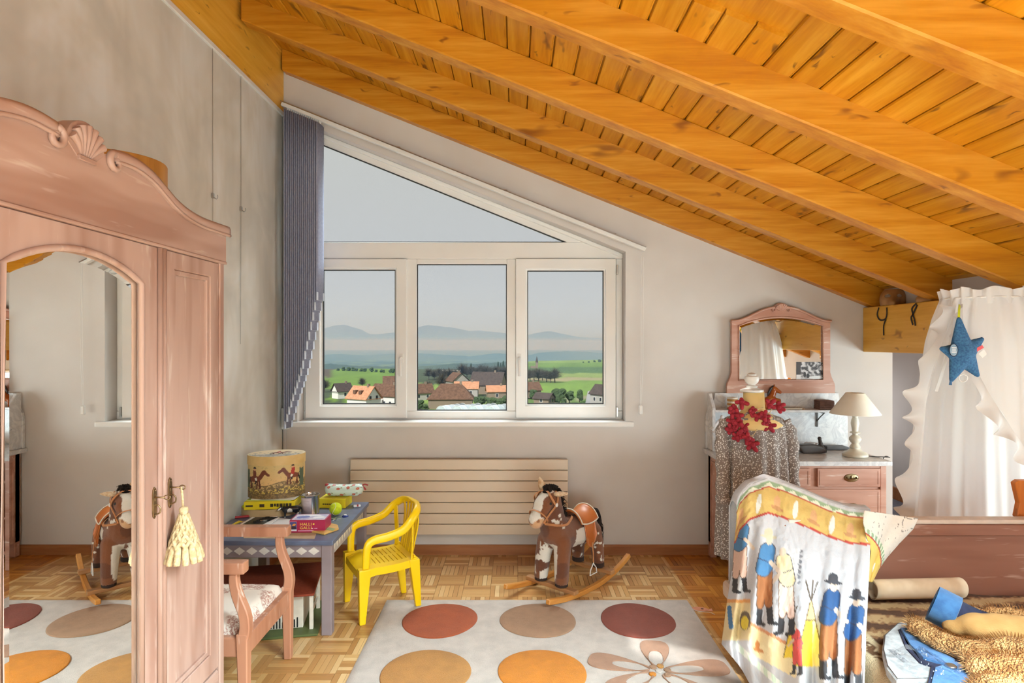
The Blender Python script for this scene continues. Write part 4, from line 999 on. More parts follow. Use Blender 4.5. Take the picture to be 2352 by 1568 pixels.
for y_ in (AY0+.022, AY1-.022):
    taper_leg((AX-.022, y_, .345), (AX-.018, y_, 0), .046, .034, .046, .034).build('leg', M['pink_chair'], ach, bevel=.004)
    taper_leg((-1.52, y_, .345), (-1.56, y_, 0), .042, .034, .042, .034).build('leg', M['pink_chair'], ach, bevel=.004)
    pth = spline([(AX-.022, y_, .315), (AX-.012, y_, .365), (AX-.018, y_, .42), (AX-.045, y_, .49), (AX-.058, y_, .545), (AX-.058, y_, .585)], 5)
    MB().tube(pth, [lerp(.031, .023, i/(len(pth)-1)) for i in range(len(pth))], 4, up=(0, 1, 0), sy=1.0, sx=1.0).build('arm_support', M['pink_chair'], ach, bevel=.004)
    MB().box(-1.53, AX-.012, y_-.026, y_+.026, .582, .628).build('armrest', M['pink_chair'], ach, bevel=.007, seg=2)
    MB().tube(spline([(-1.52, y_, .30), (-1.535, y_, .55), (-1.575, y_, .80)], 5), .028, 4, up=(0, 1, 0)).build('back_post', M['pink_chair'], ach, bevel=.004)
    MB().box(-1.51, AX-.035, y_-.014, y_+.016, .250, .328).build('seat_rail', M['pink_chair'], ach, bevel=.005)
MB().box(AX-.038, AX-.006, AY0+.04, AY1-.04, .250, .328).build('seat_rail', M['pink_chair'], ach, bevel=.006, seg=2)
MB().box(-1.54, -1.51, AY0+.04, AY1-.04, .250, .328).build('seat_rail', M['pink_chair'], ach, bevel=.005)
def cush(a, b):
    x_ = lerp(-1.505, AX-.036, a); y_ = lerp(AY0+.034, AY1-.034, b); e = min(1, 9*min(a, 1-a, b, 1-b))
    return Vector((x_, y_, .318+.050*math.sqrt(max(0, 1-(1-e)**2))+.020*math.sin(PI*a)*math.sin(PI*b)))
MB().grid(cush, 26, 26).box(-1.50, AX-.04, AY0+.04, AY1-.04, .30, .318).build('seat_cushion', M['toile'], ach, smooth=True)
MB().prism([(-1.520, .42), (-1.565, .80), (-1.545, .80), (-1.50, .42)], 'y', AY0+.05, AY1-.05).build('backrest', M['toile'], ach, bevel=.01)

# ------------------------------------------------------------------ toy house under the table
dh = thing('toy_house', 'wooden toy house with red flat roof on a green board', 'toy house', (-1.33, 3.27, 0), .18)
M['green_board'] = plain('green_board_paint', S(96, 110, 62), .5, S(86, 98, 54), 10); M['roof_red'] = plain('brick_red_paint', S(142, 58, 30), .7, S(128, 48, 24), 60, bump=.3, bs=150, bd=.004)
M['toy_white'] = plain('ivory_paint', S(224, 212, 196), .5)
MB().box(-.27, .285, -.215, .205, .0005, .012).build('base_board', M['green_board'], dh, world=False, bevel=.003)
MB().box(-.24, .20, -.13, .16, .012, .19).build('walls', M['toy_white'], dh, world=False, bevel=.002)
MB().prism([(-.18, .192), (.225, .214), (.225, .226), (-.18, .204)], 'x', -.27, .262).build('roof', M['roof_red'], dh, world=False, bevel=.002)
for (x0, x1, z0, z1) in ((-.20, -.12, .06, .13), (-.02, .06, .09, .14), (.08, .115, .115, .175)):
    fr2 = MB().frame([(x0, z0), (x1, z0), (x1, z1), (x0, z1)], [(x0+.006, z0+.006), (x1-.006, z0+.006), (x1-.006, z1-.006), (x0+.006, z1-.006)], 'y', -.136, -.128).build('window', M['black_paint'], dh, world=False)
    MB().box(x0+.005, x1-.005, -.132, -.129, z0+.005, z1-.005).build('pane', plain('toy_glass', S(170, 160, 140), .2) if 'toy_glass' not in bpy.data.materials else bpy.data.materials['toy_glass'], fr2, world=False)
MB().box(.03, .075, -.1335, -.129, .085, .112).build('window', M['green_board'], dh, world=False)
for k in range(12): MB().box(.01+k*.0145, .016+k*.0145, -.134, -.129, .018, .048+.010*(k % 3)).build('painted_picket', M['black_paint'], dh, world=False)
for (x_, y_) in ((.245, -.15), (.245, .10)): MB().box(x_-.010, x_+.010, y_-.010, y_+.010, .012, .20).build('porch_post', M['toy_white'], dh, world=False, bevel=.002)
MB().box(.236, .246, -.15, .10, .075, .082).box(.236, .246, -.15, .10, .13, .136).build('porch_rail', M['toy_white'], dh, world=False)

# ------------------------------------------------------------------ rug
M['pile'] = colattr('wool_pile', .98, bump=1.0, bs=420, bd=.006, Sheen_Weight=.15)
def pile(name, c): return plain(name, c, .98, tuple(x*.86 for x in c), 16, 4, bump=1.0, bs=420, bd=.006, Sheen_Weight=.12)
M['rug'] = pile('cream_wool', S(225, 212, 203))
rg = thing('rug', 'cream wool rug with coloured spots and a flower', 'rug', (.126, 2.33, 0))
RX0, RX1, RY0, RY1, RZT = -.748, .992, 1.13, 3.535, .016
rm_ = MB(); rm_.grid(lambda a, b: Vector((lerp(RX0, RX1, a), lerp(RY0, RY1, b), RZT*(min(1, 60*min(a, 1-a, b, 1-b)+.25))+.0012*nz(a*14, b*18))), 90, 110)
rm_.box(RX0, RX1, RY0, RY1, .0005, .004)
rm_.build('field', M['rug'], rg, smooth=True)
cols = {'rust': S(182, 84, 38), 'tan': S(180, 138, 106), 'brick': S(146, 66, 46), 'ochre': S(208, 146, 72), 'orange': S(236, 144, 20)}
pm2 = {k: pile(k+'_wool', c) for k, c in cols.items()}
def disc(name, cx_, cy_, r, mat, parent, seed, z=RZT):
    m_ = MB(); N = 72; rings = [(1, .0005), (.995, .0045), (.975, .0062), (.6, .0066), (.001, .0066)]
    def pt(a, b):
        k = min(len(rings)-1, int(b*(len(rings)-1)+.5)); rr, zz = rings[k]; an = 2*PI*a
        w_ = 1+.022*math.sin(2*an+seed)+.014*math.sin(3*an+2*seed)
        return Vector((cx_+r*rr*w_*math.cos(an), cy_+r*rr*w_*math.sin(an), z+zz))
    m_.grid(pt, N, len(rings), closeu=True); return m_.build(name, mat, parent, smooth=True)
CXs = (-.405, .118, .648); CYs = (3.250, 2.735, 2.215, 1.695)
lay = [('rust', 'tan', 'brick'), ('ochre', 'orange', None), ('tan', 'brick', 'ochre'), ('orange', 'rust', 'tan')]
for j, row in enumerate(lay):
    for i, c in enumerate(row):
        if c: disc('spot', CXs[i], CYs[j], .1985, pm2[c], rg, i*2.1+j)
# flower of five open petals
fx, fy = .640, 2.748
M['petal'] = pile('petal_wool', S(192, 146, 118))
for k, (an, L, wd_) in enumerate(((1.42, .255, .085), (2.80, .30, .085), (.10, .31, .085), (3.75, .27, .085), (-.95, .29, .085))):
    N = 40; o_ = []; i_ = []
    for q in range(N):
        t_ = q/N*2*PI; l = L*(.5-.5*math.cos(t_)); s_ = 1 if q < N/2 else -1
        w_ = wd_*abs(math.sin(t_/2))**1.0*abs(math.sin(t_))**.55; o_.append((l*.94+.035, s_*w_))
        l2 = (L*.60)*(.5-.5*math.cos(t_)); i_.append((l2*.95+.036, s_*wd_*.40*abs(math.sin(t_))**.7))
    m_ = MB(); ca, sa = math.cos(an), math.sin(an)
    def W(p, z): return (fx+p[0]*ca-p[1]*sa, fy+p[0]*sa+p[1]*ca, RZT+z)
    vs = [W(p, .0005) for p in o_]+[W(p, .006) for p in o_]+[W(p, .006) for p in i_]+[W(p, .0005) for p in i_]
    fs = []
    for b in range(3):
        for q in range(N): fs.append((b*N+q, b*N+(q+1) % N, (b+1)*N+(q+1) % N, (b+1)*N+q))
    m_.add(vs, fs); m_.build('petal', M['petal'], rg)
for k, (dx, dy, c) in enumerate(((-.03, -.03, 'orange'), (.035, -.035, 'tan'), (.045, .005, 'tan'), (-.015, .03, 'tan'), (.02, .038, 'ochre'), (.005, -.005, None))):
    disc('stamen', fx+dx, fy+dy, .016, pm2[c] if c else M['rug'], rg, k)
ft_ = FL(1608, 1399); fi = thing('fish_tag', 'coral card fish lying beside the rug', 'card', ft_, -.15)
fo = [(.045*math.cos(2*PI*k/24), .026*math.sin(2*PI*k/24)) for k in range(22)]+[(.066, -.020), (.066, .018)]
M['coral'] = plain('coral_card', S(222, 150, 118), .6)
MB().prism(fo, 'z', .0005, .0025).build('card_body', M['coral'], fi, world=False)
MB().lathe([(.008, 0), (.008, .001)], (.012, .004, .0026), 14).build('eye', plain('brown_dot', S(110, 70, 50), .6), fi, world=False)
MB().tube(spline([(-.04, -.01, .003), (-.02, -.03, .003), (.02, -.036, .003), (.05, -.04, .003), (.07, -.06, .002)], 4), .0012, 5).build('string', M['paper'], fi, world=False)

# ------------------------------------------------------------------ rocking horse
HH = Vector((-.665, -.747, 0)).normalized(); hrot = math.atan2(HH.y, HH.x)
rh = thing('rocking_horse', 'brown and white plush rocking horse with orange saddle on wooden rockers', 'rocking horse', (.335, 3.787, 0), hrot)
# local: +x forward, +y to its left (the side nearer the viewer)
M['rock_wood'] = wood('beech_rocker', S(222, 160, 88), S(206, 138, 62), S(184, 112, 44), 0, .4, 0, var=0); M['rail_wood'] = wood('beech_rail', S(188, 138, 92), S(170, 118, 74), S(150, 98, 58), 1, .45, 0, var=0)
def rockz(x): return .0005+.16*(x+.05)**2*(1.0 if x > -.05 else 3.6)*.5
for s_ in (1, -1):
    pth = []
    for k in range(25):
        x_ = lerp(.42, -.43, k/24); z_ = (.34*max(0, x_-.04)**2+.52*max(0, -.02-x_)**2)
        pth.append((x_, s_*.160, z_+.0145))
    m_ = MB(); m_.tube(pth, .0205, 4, up=(0, 1, 0)); m_.build('rocker', M['rock_wood'], rh, world=False, bevel=.004)
def rz(x_): return .34*max(0, x_-.04)**2+.52*max(0, -.02-x_)**2+.029
for x_ in (.185, -.20): MB().box(x_-.022, x_+.022, -.186, .186, rz(x_), rz(x_)+.024).build('cross_rail', M['rail_wood'], rh, world=False, bevel=.003)
hb_ = MB()
hb_.capsule((-.150, 0, .318), (.10, 0, .325), .094, .094, 14)
hb_.capsule((.10, 0, .33), (.150, 0, .36), .096, .090, 14)
hb_.capsule((.150, 0, .36), (.190, 0, .475), .090, .076, 14)      # neck
hb_.capsule((.185, 0, .47), (.205, 0, .545), .078, .072, 14)
hb_.capsule((.205, 0, .552), (.258, 0, .535), .074, .063, 14)     # head
hb_.capsule((.258, 0, .530), (.325, 0, .462), .058, .047, 14)     # muzzle
for s_ in (1, -1):
    hb_.capsule((.155, s_*.062, .300), (.175, s_*.072, .205), .056, .049, 12); hb_.capsule((.175, s_*.072, .205), (.187, s_*.078, .088), .049, .042, 12)
    hb_.capsule((-.165, s_*.052, .300), (-.190, s_*.074, .205), .062, .046, 12); hb_.capsule((-.190, s_*.074, .205), (-.196, s_*.078, .108), .045, .038, 12)
M['fur_horse'] = colattr('plush', .97, bump=.8, bs=320, bd=.006, Sheen_Weight=.25, Sheen_Roughness=.5)
bd_ = remesh(hb_, 'plush_body', M['fur_horse'], rh, .0065, 5, world=False)
BR, BR2, WH = S(128, 74, 40), S(106, 58, 32), S(232, 224, 212)
def hcolr(c, i):
    x_, y_, z_ = float(c[0]), float(c[1]), float(c[2]); n_ = nz(x_*22, y_*22, z_*22)
    d = .012*n_
    if z_ < .30 and x_ > .10:                       # inner front legs white
        if 0 <= y_ < .066+d*1.5 and z_ > .10 and x_ > .155: return WH
        if y_ < 0 and x_ > .15 and (y_ > -.062 and nz(y_*26, z_*16, 5) > -.16 or nz(y_*40+x_*20, z_*22, 9) > .30): return WH
    if z_ > .42 and x_ > .20:                       # blaze and cheek
        nose = (x_-.335)**2+(z_-.45)**2
        if nose < .034**2: return S(208, 160, 116) if n_ > 0 else S(150, 96, 60)
        f = (x_-.215)*.72+(z_-.50)*.70              # forward-up coordinate of the face
        if abs(y_) < .030+.012*math.sin(f*30)+d and f > .055: return WH
        if blob((x_, z_), (.290, .450), (.030, .020), -.5) and abs(y_) > .015: return WH
    for (px, pz, r) in ((.20, .478, .011), (.235, .452, .009), (.215, .438, .012), (.19, .455, .007), (.17, .405, .012), (.185, .42, .006)):
        if math.hypot(x_-px, z_-pz) < r*(1+.3*n_): return WH
    if z_ < .36 and -.06 < x_ < .055+d*2 and z_ > .20 and n_ < .32: return WH
    if x_ < -.10 and z_ < .33 and nz(x_*40, y_*40, z_*40) > .34: return WH
    return BR if nz(x_*9, y_*9, z_*9) > -.1 else BR2
paint(bd_.data, hcolr)
M['hoof'] = plain('dark_brown_hoof', S(52, 34, 26), .9); M['mane'] = plain('black_brown_plush', S(44, 30, 24), .98, S(28, 20, 16), 60, bump=1, bs=300, bd=.006)
for s_ in (1, -1):
    MB().lathe([(.034, .080), (.039, .084), (.039, .106), (.037, .11)], (.187, s_*.078, rz(.185)-.058+.002), 18).build('hoof', M['hoof'], rh, world=False, smooth='auto')
    MB().lathe([(.034, .0), (.039, .004), (.039, .026), (.037, .03)], (-.196, s_*.078, .072), 18).build('hoof', M['hoof'], rh, world=False, smooth='auto')
    MB().lathe([(.012, rz(-.20)+.02), (.012, .074)], (-.198, s_*.078, 0), 10).build('leg_peg', M['rail_wood'], rh, world=False)
    # ears
    base = Vector((.205, s_*.042, .600)); tipv = Vector((.225, s_*.058, .690)) if s_ < 0 else Vector((.180, s_*.122, .610))
    e_ = MB(); dv = tipv-base; pth = [base-dv*.10]+[base+dv*t_ for t_ in (.1, .35, .6, .85, 1.0)]
    e_.tube(pth, [.016, .025, .030, .025, .015, .004], 12, sx=1, sy=.50); ear = e_.build('ear', plain('cream_plush', S(222, 200, 170), .97, S(190, 150, 112), 40) if s_ > 0 else bpy.data.materials['cream_plush'], rh, world=False, smooth=True)
    MB().ball((.262, s_*.056, .556), .009, 8).build('eye', M['black_paint'], rh, world=False, smooth=True)
mn = MB()
mp_ = [(.230, 0, .618), (.190, 0, .622), (.148, 0, .596), (.124, 0, .548), (.108, 0, .49), (.098, 0, .445)]
mp_ = spline(mp_, 5)
for k in range(420):
    t_ = R.random()*(len(mp_)-1.001); b = mp_[int(t_)].lerp(mp_[int(t_)+1], t_-int(t_)); tg = (mp_[int(t_)+1]-mp_[int(t_)]).normalized(); nrm = Vector((-tg.z, 0, tg.x)); nrm = nrm if nrm.x < 0 or nrm.z > 0 else -nrm
    if nrm.dot(Vector((-.6, 0, .8))) < 0: nrm = -nrm
    y0 = R.uniform(-.026, .026); L = R.uniform(.034, .060)
    p0 = b+Vector((0, y0, -.006)); p2 = p0+nrm*L*.8+Vector((-.004, R.uniform(-.02, .02), -L*.35)); p1 = p0+nrm*L*.6
    mn.tube([p0, p1, p2], [.0042, .0032, .0008], 4)
for k in range(40): 
    a = mp_[int(k/40*(len(mp_)-1))]; mn.ball(a+Vector((.004, 0, -.004)), (.020, .026, .018), 5)
mn.build('mane', M['mane'], rh, world=False)
tl = MB(); tp = spline([(-.225, 0, .375), (-.275, 0, .392), (-.305, 0, .345), (-.315, 0, .275), (-.312, 0, .225)], 6)
for k in range(260):
    t_ = R.random()*(len(tp)-1.001); b = tp[int(t_)].lerp(tp[int(t_)+1], t_-int(t_)); o_ = Vector((R.uniform(-.022, .022), R.uniform(-.022, .022), 0))
    tl.tube([b+o_*.6, b+o_+Vector((-.006, 0, -.03)), b+o_*1.15+Vector((-.004, 0, -.058))], [.004, .003, .0008], 4)
tl.tube(tp, [.012, .016, .02, .022, .024, .024]+[.024]*(len(tp)-8)+[.02, .012], 8); tl.build('tail', M['mane'], rh, world=False)
# tack
M['saddle'] = plain('tan_leatherette', S(202, 118, 58), .38, S(190, 106, 50), 8); M['strap'] = plain('orange_tan_strap', S(196, 134, 88), .55); M['piping'] = plain('cream_piping', S(236, 224, 206), .6)
def sad(a, b):
    x_ = lerp(-.165, .005, b); an = lerp(-1.05, 1.05, a); r = .102+.006*math.cos(an); lift = .030*abs(lerp(-1, 1, b))**2.4
    return Vector((x_, r*1.04*math.sin(an), .321+r*math.cos(an)+lift*math.cos(an)))
sp_ = MB().grid(sad, 26, 16).build('saddle', M['saddle'], rh, world=False, smooth=True, thick=.012)
edge = [sad(a/24, 0) for a in range(25)]+[sad(1, b/10) for b in range(1, 11)]+[sad(1-a/24, 1) for a in range(1, 25)]+[sad(0, 1-b/10) for b in range(1, 10)]
MB().tube([p+(p-Vector((p.x, 0, .321))).normalized()*.006 for p in edge], .0042, 6, closed=True).build('piping', M['piping'], sp_, smooth=True)
for s_ in (1, -1):
    fl_ = []; zt_ = .390
    fo = [(-.125, .385), (-.030, .385), (-.028, .30), (-.040, .262), (-.070, .236), (-.078, .232), (-.112, .262), (-.125, .30)]
    m_ = MB(); n_ = len(fo); 
    def FP(p, o): 
        dz = p[1]-.321; y_ = math.sqrt(max(.0, .106**2-min(.106, abs(dz))**2)); y_ = max(y_, .098 if dz < .03 else 0); return (p[0], s_*(y_+o), p[1])
    m_.add([FP(p, .004) for p in fo]+[FP(p, .012) for p in fo], [tuple(range(n_)), tuple(range(n_, 2*n_))[::-1]]+[(i, (i+1) % n_, n_+(i+1) % n_, n_+i) for i in range(n_)])
    flp = m_.build('saddle_flap', M['saddle'], rh, world=False, bevel=.003)
    MB().tube([Vector(FP(p, .0125)) for p in fo[2:]], .0028, 6).build('piping', M['strap'], flp)
    MB().strip([(-.075, s_*.116, .262), (-.072, s_*.126, .20), (-.070, s_*.128, .142)], .011, .003, (0, s_, 0)).build('stirrup_leather', M['strap'], rh, world=False)
    zz = .142
    MB().tube([(-.070, s_*.128, zz), (-.064, s_*.128, zz-.012), (-.040, s_*.128, zz-.038), (-.034, s_*.128, zz-.070), (-.106, s_*.128, zz-.070), (-.100, s_*.128, zz-.038), (-.076, s_*.128, zz-.012)], .0034, 6, closed=True).build('stirrup', M['steel'] if False else M['white_trim'], rh, world=False)
def ringx(cx_, cz_, r, tilt, n_=28, e=1.04):
    out = []
    for k in range(n_):
        a = 2*PI*k/n_; out.append(Vector((cx_+r*math.cos(a)*math.sin(tilt)*1.0, r*e*math.sin(a), cz_+r*math.cos(a)*math.cos(tilt))))
    return out
MB().tube(ringx(.303, .482, .058, .72), .006, 6, closed=True, sx=1.3, sy=.5).build('noseband', M['strap'], rh, world=False)
for s_ in (1, -1):
    MB().strip(spline([(.322, s_*.052, .455), (.285, s_*.064, .50), (.238, s_*.077, .545), (.215, s_*.074, .585), (.205, s_*.050, .620)], 5), .012, .004, (0, s_, 0)).build('cheek_strap', M['strap'], rh, world=False)
    MB().strip(spline([(.238, s_*.077, .545), (.262, s_*.068, .585), (.25, s_*.03, .616), (.24, 0, .622)], 5), .012, .004, (.4, s_, .3)).build('brow_band', M['strap'], rh, world=False)
    MB().lathe([(.011, 0), (.012, .003), (.006, .006), (.002, .0065)], (.236, s_*.079, .548), 16, Matrix.Rotation(-s_*PI/2, 3, 'X')).build('rosette', M['white_trim'], rh, world=False, smooth='auto')
    MB().strip(spline([(.318, s_*.056, .452), (.26, s_*.095, .438), (.18, s_*.106, .425), (.10, s_*.080, .432), (.03, s_*.04, .432)], 6), .013, .004, (0, s_*.6, .7)).build('rein', M['strap'], rh, world=False)
# ------------------------------------------------------------------ marble-topped dresser
def marble():
    t = NT('grey_veined_marble'); t.set(Roughness=.22); v = t.coords((1, 1, 1))
    n1 = t.noise(v, 7, 6, .65, 1.6); n2 = t.noise(v, 2.2, 3)
    c = t.ramp(n1, [(.40, S(232, 230, 230)), (.50, S(206, 204, 206)), (.535, S(226, 224, 224)), (.60, S(236, 234, 232))])
    t.color(t.mix(t.math('MULTIPLY', n2, .35), c, S(200, 198, 202))); return t.m
M['marble'] = marble()
M['pink_dr'] = distressed('rubbed_rose_drawer_paint', S(200, 152, 132), S(180, 126, 104), S(234, 214, 202), 0, amt=.8)
DX0, DX1, DY0, DY1, DZ = 1.318, 2.358, 3.816, YB-.022, .752
dr_ = thing('dresser', 'rose painted dresser with grey marble top and arched mirror', 'dresser', ((DX0+DX1)/2, 4.05, 0))
bx0, bx1, by0 = DX0+.035, DX1-.020, DY0+.02
MB().box(bx0, bx1, by0+.012, DY1, .10, DZ-.03).build('body', M['pink_dr'], dr_, bevel=.003)
for x_ in (bx0, bx1-.045):
    for y_ in (by0+.008, DY1-.05): MB().box(x_, x_+.045, y_, y_+.045, 0, .12 if y_ < 4 else DZ-.032).build('leg', M['pink_dr'], dr_, bevel=.004)
    MB().box(x_, x_+.040, by0, by0+.03, .0, DZ-.03).build('corner_post', M['pink_dr'], dr_, bevel=.004)
MB().frame([(by0+.05, .14), (DY1-.06, .14), (DY1-.06, .68), (by0+.05, .68)], [(by0+.065, .155), (DY1-.075, .155), (DY1-.075, .665), (by0+.065, .665)], 'x', bx0-.006, bx0+.002).build('side_moulding', M['pink_dr'], dr_, bevel=.002)
MB().box(bx0+.04, bx1-.04, by0+.004, by0+.02, DZ-.045, DZ-.030).build('top_rail', M['pink_dr'], dr_)
MB().box(DX0, DX1, DY0, DY1+.018, DZ-.030, DZ).build('marble_top', M['marble'], dr_, bevel=.006, seg=2)
xm_ = 1.875
M['brass'] = plain('dull_brass', S(150, 132, 100), .35, S(120, 104, 76), 40, metal=.85)
def drawer(x0, x1, z0, z1, hs_):
    d_ = MB().box(x0, x1, by0-.004, by0+.03, z0, z1).build('drawer', M['pink_dr'], dr_, bevel=.003)
    MB().frame([(x0+.012, z0+.012), (x1-.012, z0+.012), (x1-.012, z1-.012), (x0+.012, z1-.012)], [(x0+.017, z0+.017), (x1-.017, z0+.017), (x1-.017, z1-.017), (x0+.017, z1-.017)], 'y', by0-.006, by0-.002).build('bead', M['pink_dr'], d_)
    for hx_ in hs_:
        hz_ = (z0+z1)/2; p = MB(); p.lathe([(.046, -.001), (.046, .002), (.040, .004), (.002, .0045)], (hx_, by0-.004, hz_), 28, Matrix.Rotation(PI/2, 3, 'X') @ Matrix.Diagonal((1, .56, 1)))
        p.tube(spline([(hx_-.030, by0-.007, hz_+.004), (hx_-.026, by0-.020, hz_-.006), (hx_, by0-.024, hz_-.010), (hx_+.026, by0-.020, hz_-.006), (hx_+.030, by0-.007, hz_+.004)], 5), .0042, 8)
        p.ball((hx_, by0-.009, hz_+.004), (.010, .005, .012), 8); p.build('pull', M['brass'], d_, smooth=True)
drawer(bx0+.045, xm_-.022, .588, .704, (1.62,)); drawer(xm_+.022, bx1-.045, .588, .704, (2.108,))
drawer(bx0+.045, bx1-.045, .350, .572, (1.60, 2.115)); drawer(bx0+.045, bx1-.045, .125, .335, (1.60, 2.115))
# marble splashback, side scrolls, shelf on brackets
Yk = DY1+.018
sx0, sx1 = 1.335, 2.335
bkz = 1.142
arcp = [(sx0, DZ), (sx1, DZ), (sx1, .96), (sx1-.006, 1.0), (sx1-.045, 1.06), (sx1-.06, 1.10), (sx1-.066, bkz), (sx0+.066, bkz), (sx0+.06, 1.10), (sx0+.045, 1.06), (sx0+.006, 1.0), (sx0, .96)]
MB().prism(arcp, 'y', Yk-.022, Yk).build('splashback', M['marble'], dr_, bevel=.002)
sp2 = [(Yk-.022, DZ), (Yk-.022, bkz), (Yk-.06, bkz), (Yk-.075, 1.115), (Yk-.11, 1.08), (Yk-.135, 1.045), (Yk-.135, 1.02), (Yk-.135, DZ)]
MB().prism(sp2, 'x', sx0+.01, sx0+.032).build('side_scroll', M['marble'], dr_, bevel=.002)
MB().box(sx0+.03, 2.235, Yk-.135, Yk-.022, 1.016, 1.034).build('shelf', M['marble'], dr_, bevel=.003)
bkx = 2.115
br3 = MB(); br3.box(bkx-.006, bkx+.006, Yk-.030, Yk-.021, .905, 1.016); br3.box(bkx-.006, bkx+.006, Yk-.125, Yk-.022, 1.008, 1.016)
br3.tube(spline([(bkx, Yk-.028, .945), (bkx+.004, Yk-.06, .975), (bkx, Yk-.118, 1.006)], 5), .004, 6); br3.build('shelf_bracket', plain('dark_iron', S(70, 60, 54), .5), dr_)
# arched mirror
Ym = Yk-.05
def MX(u): return (u-U0)*Ym/FPX
def MZ(v): return EYE-(v-V0)*Ym/FPX
xc_ = MX(1794)
def sym(lst): return [(xc_+a, b) for a, b in lst]+[(xc_-a, b) for a, b in lst[::-1]]
W2 = MX(1918)-xc_; Wn = MX(1907)-xc_
right = [(W2, bkz), (W2, MZ(888)), (W2-.004, MZ(880)), (Wn+.010, MZ(866)), (Wn, MZ(855)), (Wn, MZ(742))]
topc = [(Wn+.006, MZ(738)), (Wn*.88, MZ(737)), (Wn*.70, MZ(730)), (Wn*.5, MZ(719)), (Wn*.3, MZ(710)), (.12*Wn, MZ(706))]
oo = sym(right+topc)
gw = MX(1891)-xc_; zgb = MZ(873); zgs = MZ(748); zgt = MZ(728)
ra_ = (gw**2+(zgt-zgs)**2)/(2*(zgt-zgs)); garch = [(xc_+gw-2*gw*k/12, zgt-ra_+math.sqrt(max(0, ra_**2-(gw-2*gw*k/12)**2))) for k in range(13)]
ins = [(xc_-gw, zgb), (xc_+gw, zgb)]+garch
# frame: left/right/top/bottom pieces in one outline around the glass
m_ = MB()
full = [(xc_-W2, bkz), (xc_+W2, bkz)]+[p for p in sym(right+topc)[1:-1]]
n1_ = len(full)
bmf = bmesh.new()
vo = [bmf.verts.new((p[0], Ym, p[1])) for p in full]; vi = [bmf.verts.new((p[0], Ym, p[1])) for p in ins]
eo = [bmf.edges.new((vo[i], vo[(i+1) % len(vo)])) for i in range(len(vo))]; ei = [bmf.edges.new((vi[i], vi[(i+1) % len(vi)])) for i in range(len(vi))]
bmesh.ops.triangle_fill(bmf, use_beauty=True, edges=eo+ei)
ex = bmesh.ops.extrude_face_region(bmf, geom=bmf.faces[:])
bmesh.ops.translate(bmf, verts=[v for v in ex['geom'] if isinstance(v, bmesh.types.BMVert)], vec=(0, .028, 0))
bmesh.ops.recalc_face_normals(bmf, faces=bmf.faces); mfm = bpy.data.meshes.new('mirror_frame'); bmf.to_mesh(mfm); bmf.free()
mf = mkobj('mirror_frame', mfm, M['pink_dr'], dr_)
MB().tube([(p[0], Ym-.001, p[1]) for p in ins], .006, 6, closed=True).build('mirror_moulding', M['pink_dr'], mf, smooth=True)
for s_ in (1, -1):
    pth = spline([(xc_+s_*a, Ym-.004, b+.002) for a, b in topc], 4); q = MB(); q.tube(pth, .009, 8)
    for k in range(22):
        pass
    sp = [(xc_+s_*(.055-.014*(1-k/22*.7)*math.cos(k/22*2*PI*1.2+.3)-.004), Ym-.006, MZ(712)+.014*(1-k/22*.7)*math.sin(k/22*2*PI*1.2+.3)) for k in range(22)]
    q.tube(sp, [.006*(1-.5*k/22) for k in range(22)], 6); q.build('scroll', M['pink_dr'], mf, smooth=True)
q = MB(); q.prism([(xc_+.052*math.cos(PI*k/12), MZ(709)+.040*math.sin(PI*k/12)) for k in range(13)], 'y', Ym-.002, Ym+.02)
for k in range(7):
    a = PI*(.1+.8*k/6); q.tube([(xc_+.010*math.cos(a), Ym-.002, MZ(713)), (xc_+.043*math.cos(a), Ym-.010, MZ(709)+.034*math.sin(a))], [.004, .0095], 8)
q.build('shell', M['pink_dr'], mf, smooth='auto')
gi2 = inset(ins, .02)
MB().prism(gi2, 'y', Ym+.009, Ym+.014).build('mirror', M['mirror'], mf)
bv = MB(); n_ = len(ins); bv.add([(a, Ym+.0105, b) for a, b in ins]+[(a, Ym+.0089, b) for a, b in gi2], [(i, (i+1) % n_, n_+(i+1) % n_, n_+i) for i in range(n_)]); bv.build('mirror_bevel', M['mirror'], mf)
# postcard in the mirror
pcd = thing('postcard', 'black and white photograph tucked into the dresser mirror', 'photograph', (MX(1861), Ym+.006, zgb))
px0, px1, pz0, pz1 = MX(1830), MX(1891), zgb+.001, MZ(831)
def pccol(co, i):
    x_ = (co[0]-px0)/(px1-px0); z_ = (co[2]-pz0)/(pz1-pz0); n_ = nz(x_*9, z_*7, 2)+.5*nz(x_*26, z_*22, 5)
    if x_ < .17: return S(72, 64, 64) if z_ > .3 else S(226, 222, 222)
    if blob((x_, z_), (.75, .14), (.26, .09)): return S(222, 218, 216)
    if blob((x_, z_), (.32, .30), (.05, .16)) or blob((x_, z_), (.44, .24), (.06, .13)): return S(50, 46, 48)
    if z_ > .35: return S(206, 200, 200) if n_ > .12 else (S(130, 124, 124) if n_ > -.15 else S(66, 60, 62))
    if x_ > .72 and (z_*14) % 1 > .5: return S(60, 56, 58)
    return S(196, 190, 190) if n_ > 0 else S(150, 144, 144)
pmx = MB().grid(lambda a, b: Vector((lerp(px0, px1, a), Ym+.0072, lerp(pz0, pz1, b))), 70, 50).mesh('print'); paint(pmx, pccol); mkobj('print', pmx, M['print'], pcd)
MB().box(px0, px1, Ym+.0074, Ym+.0082, pz0, pz1).build('card', M['paper'], pcd)
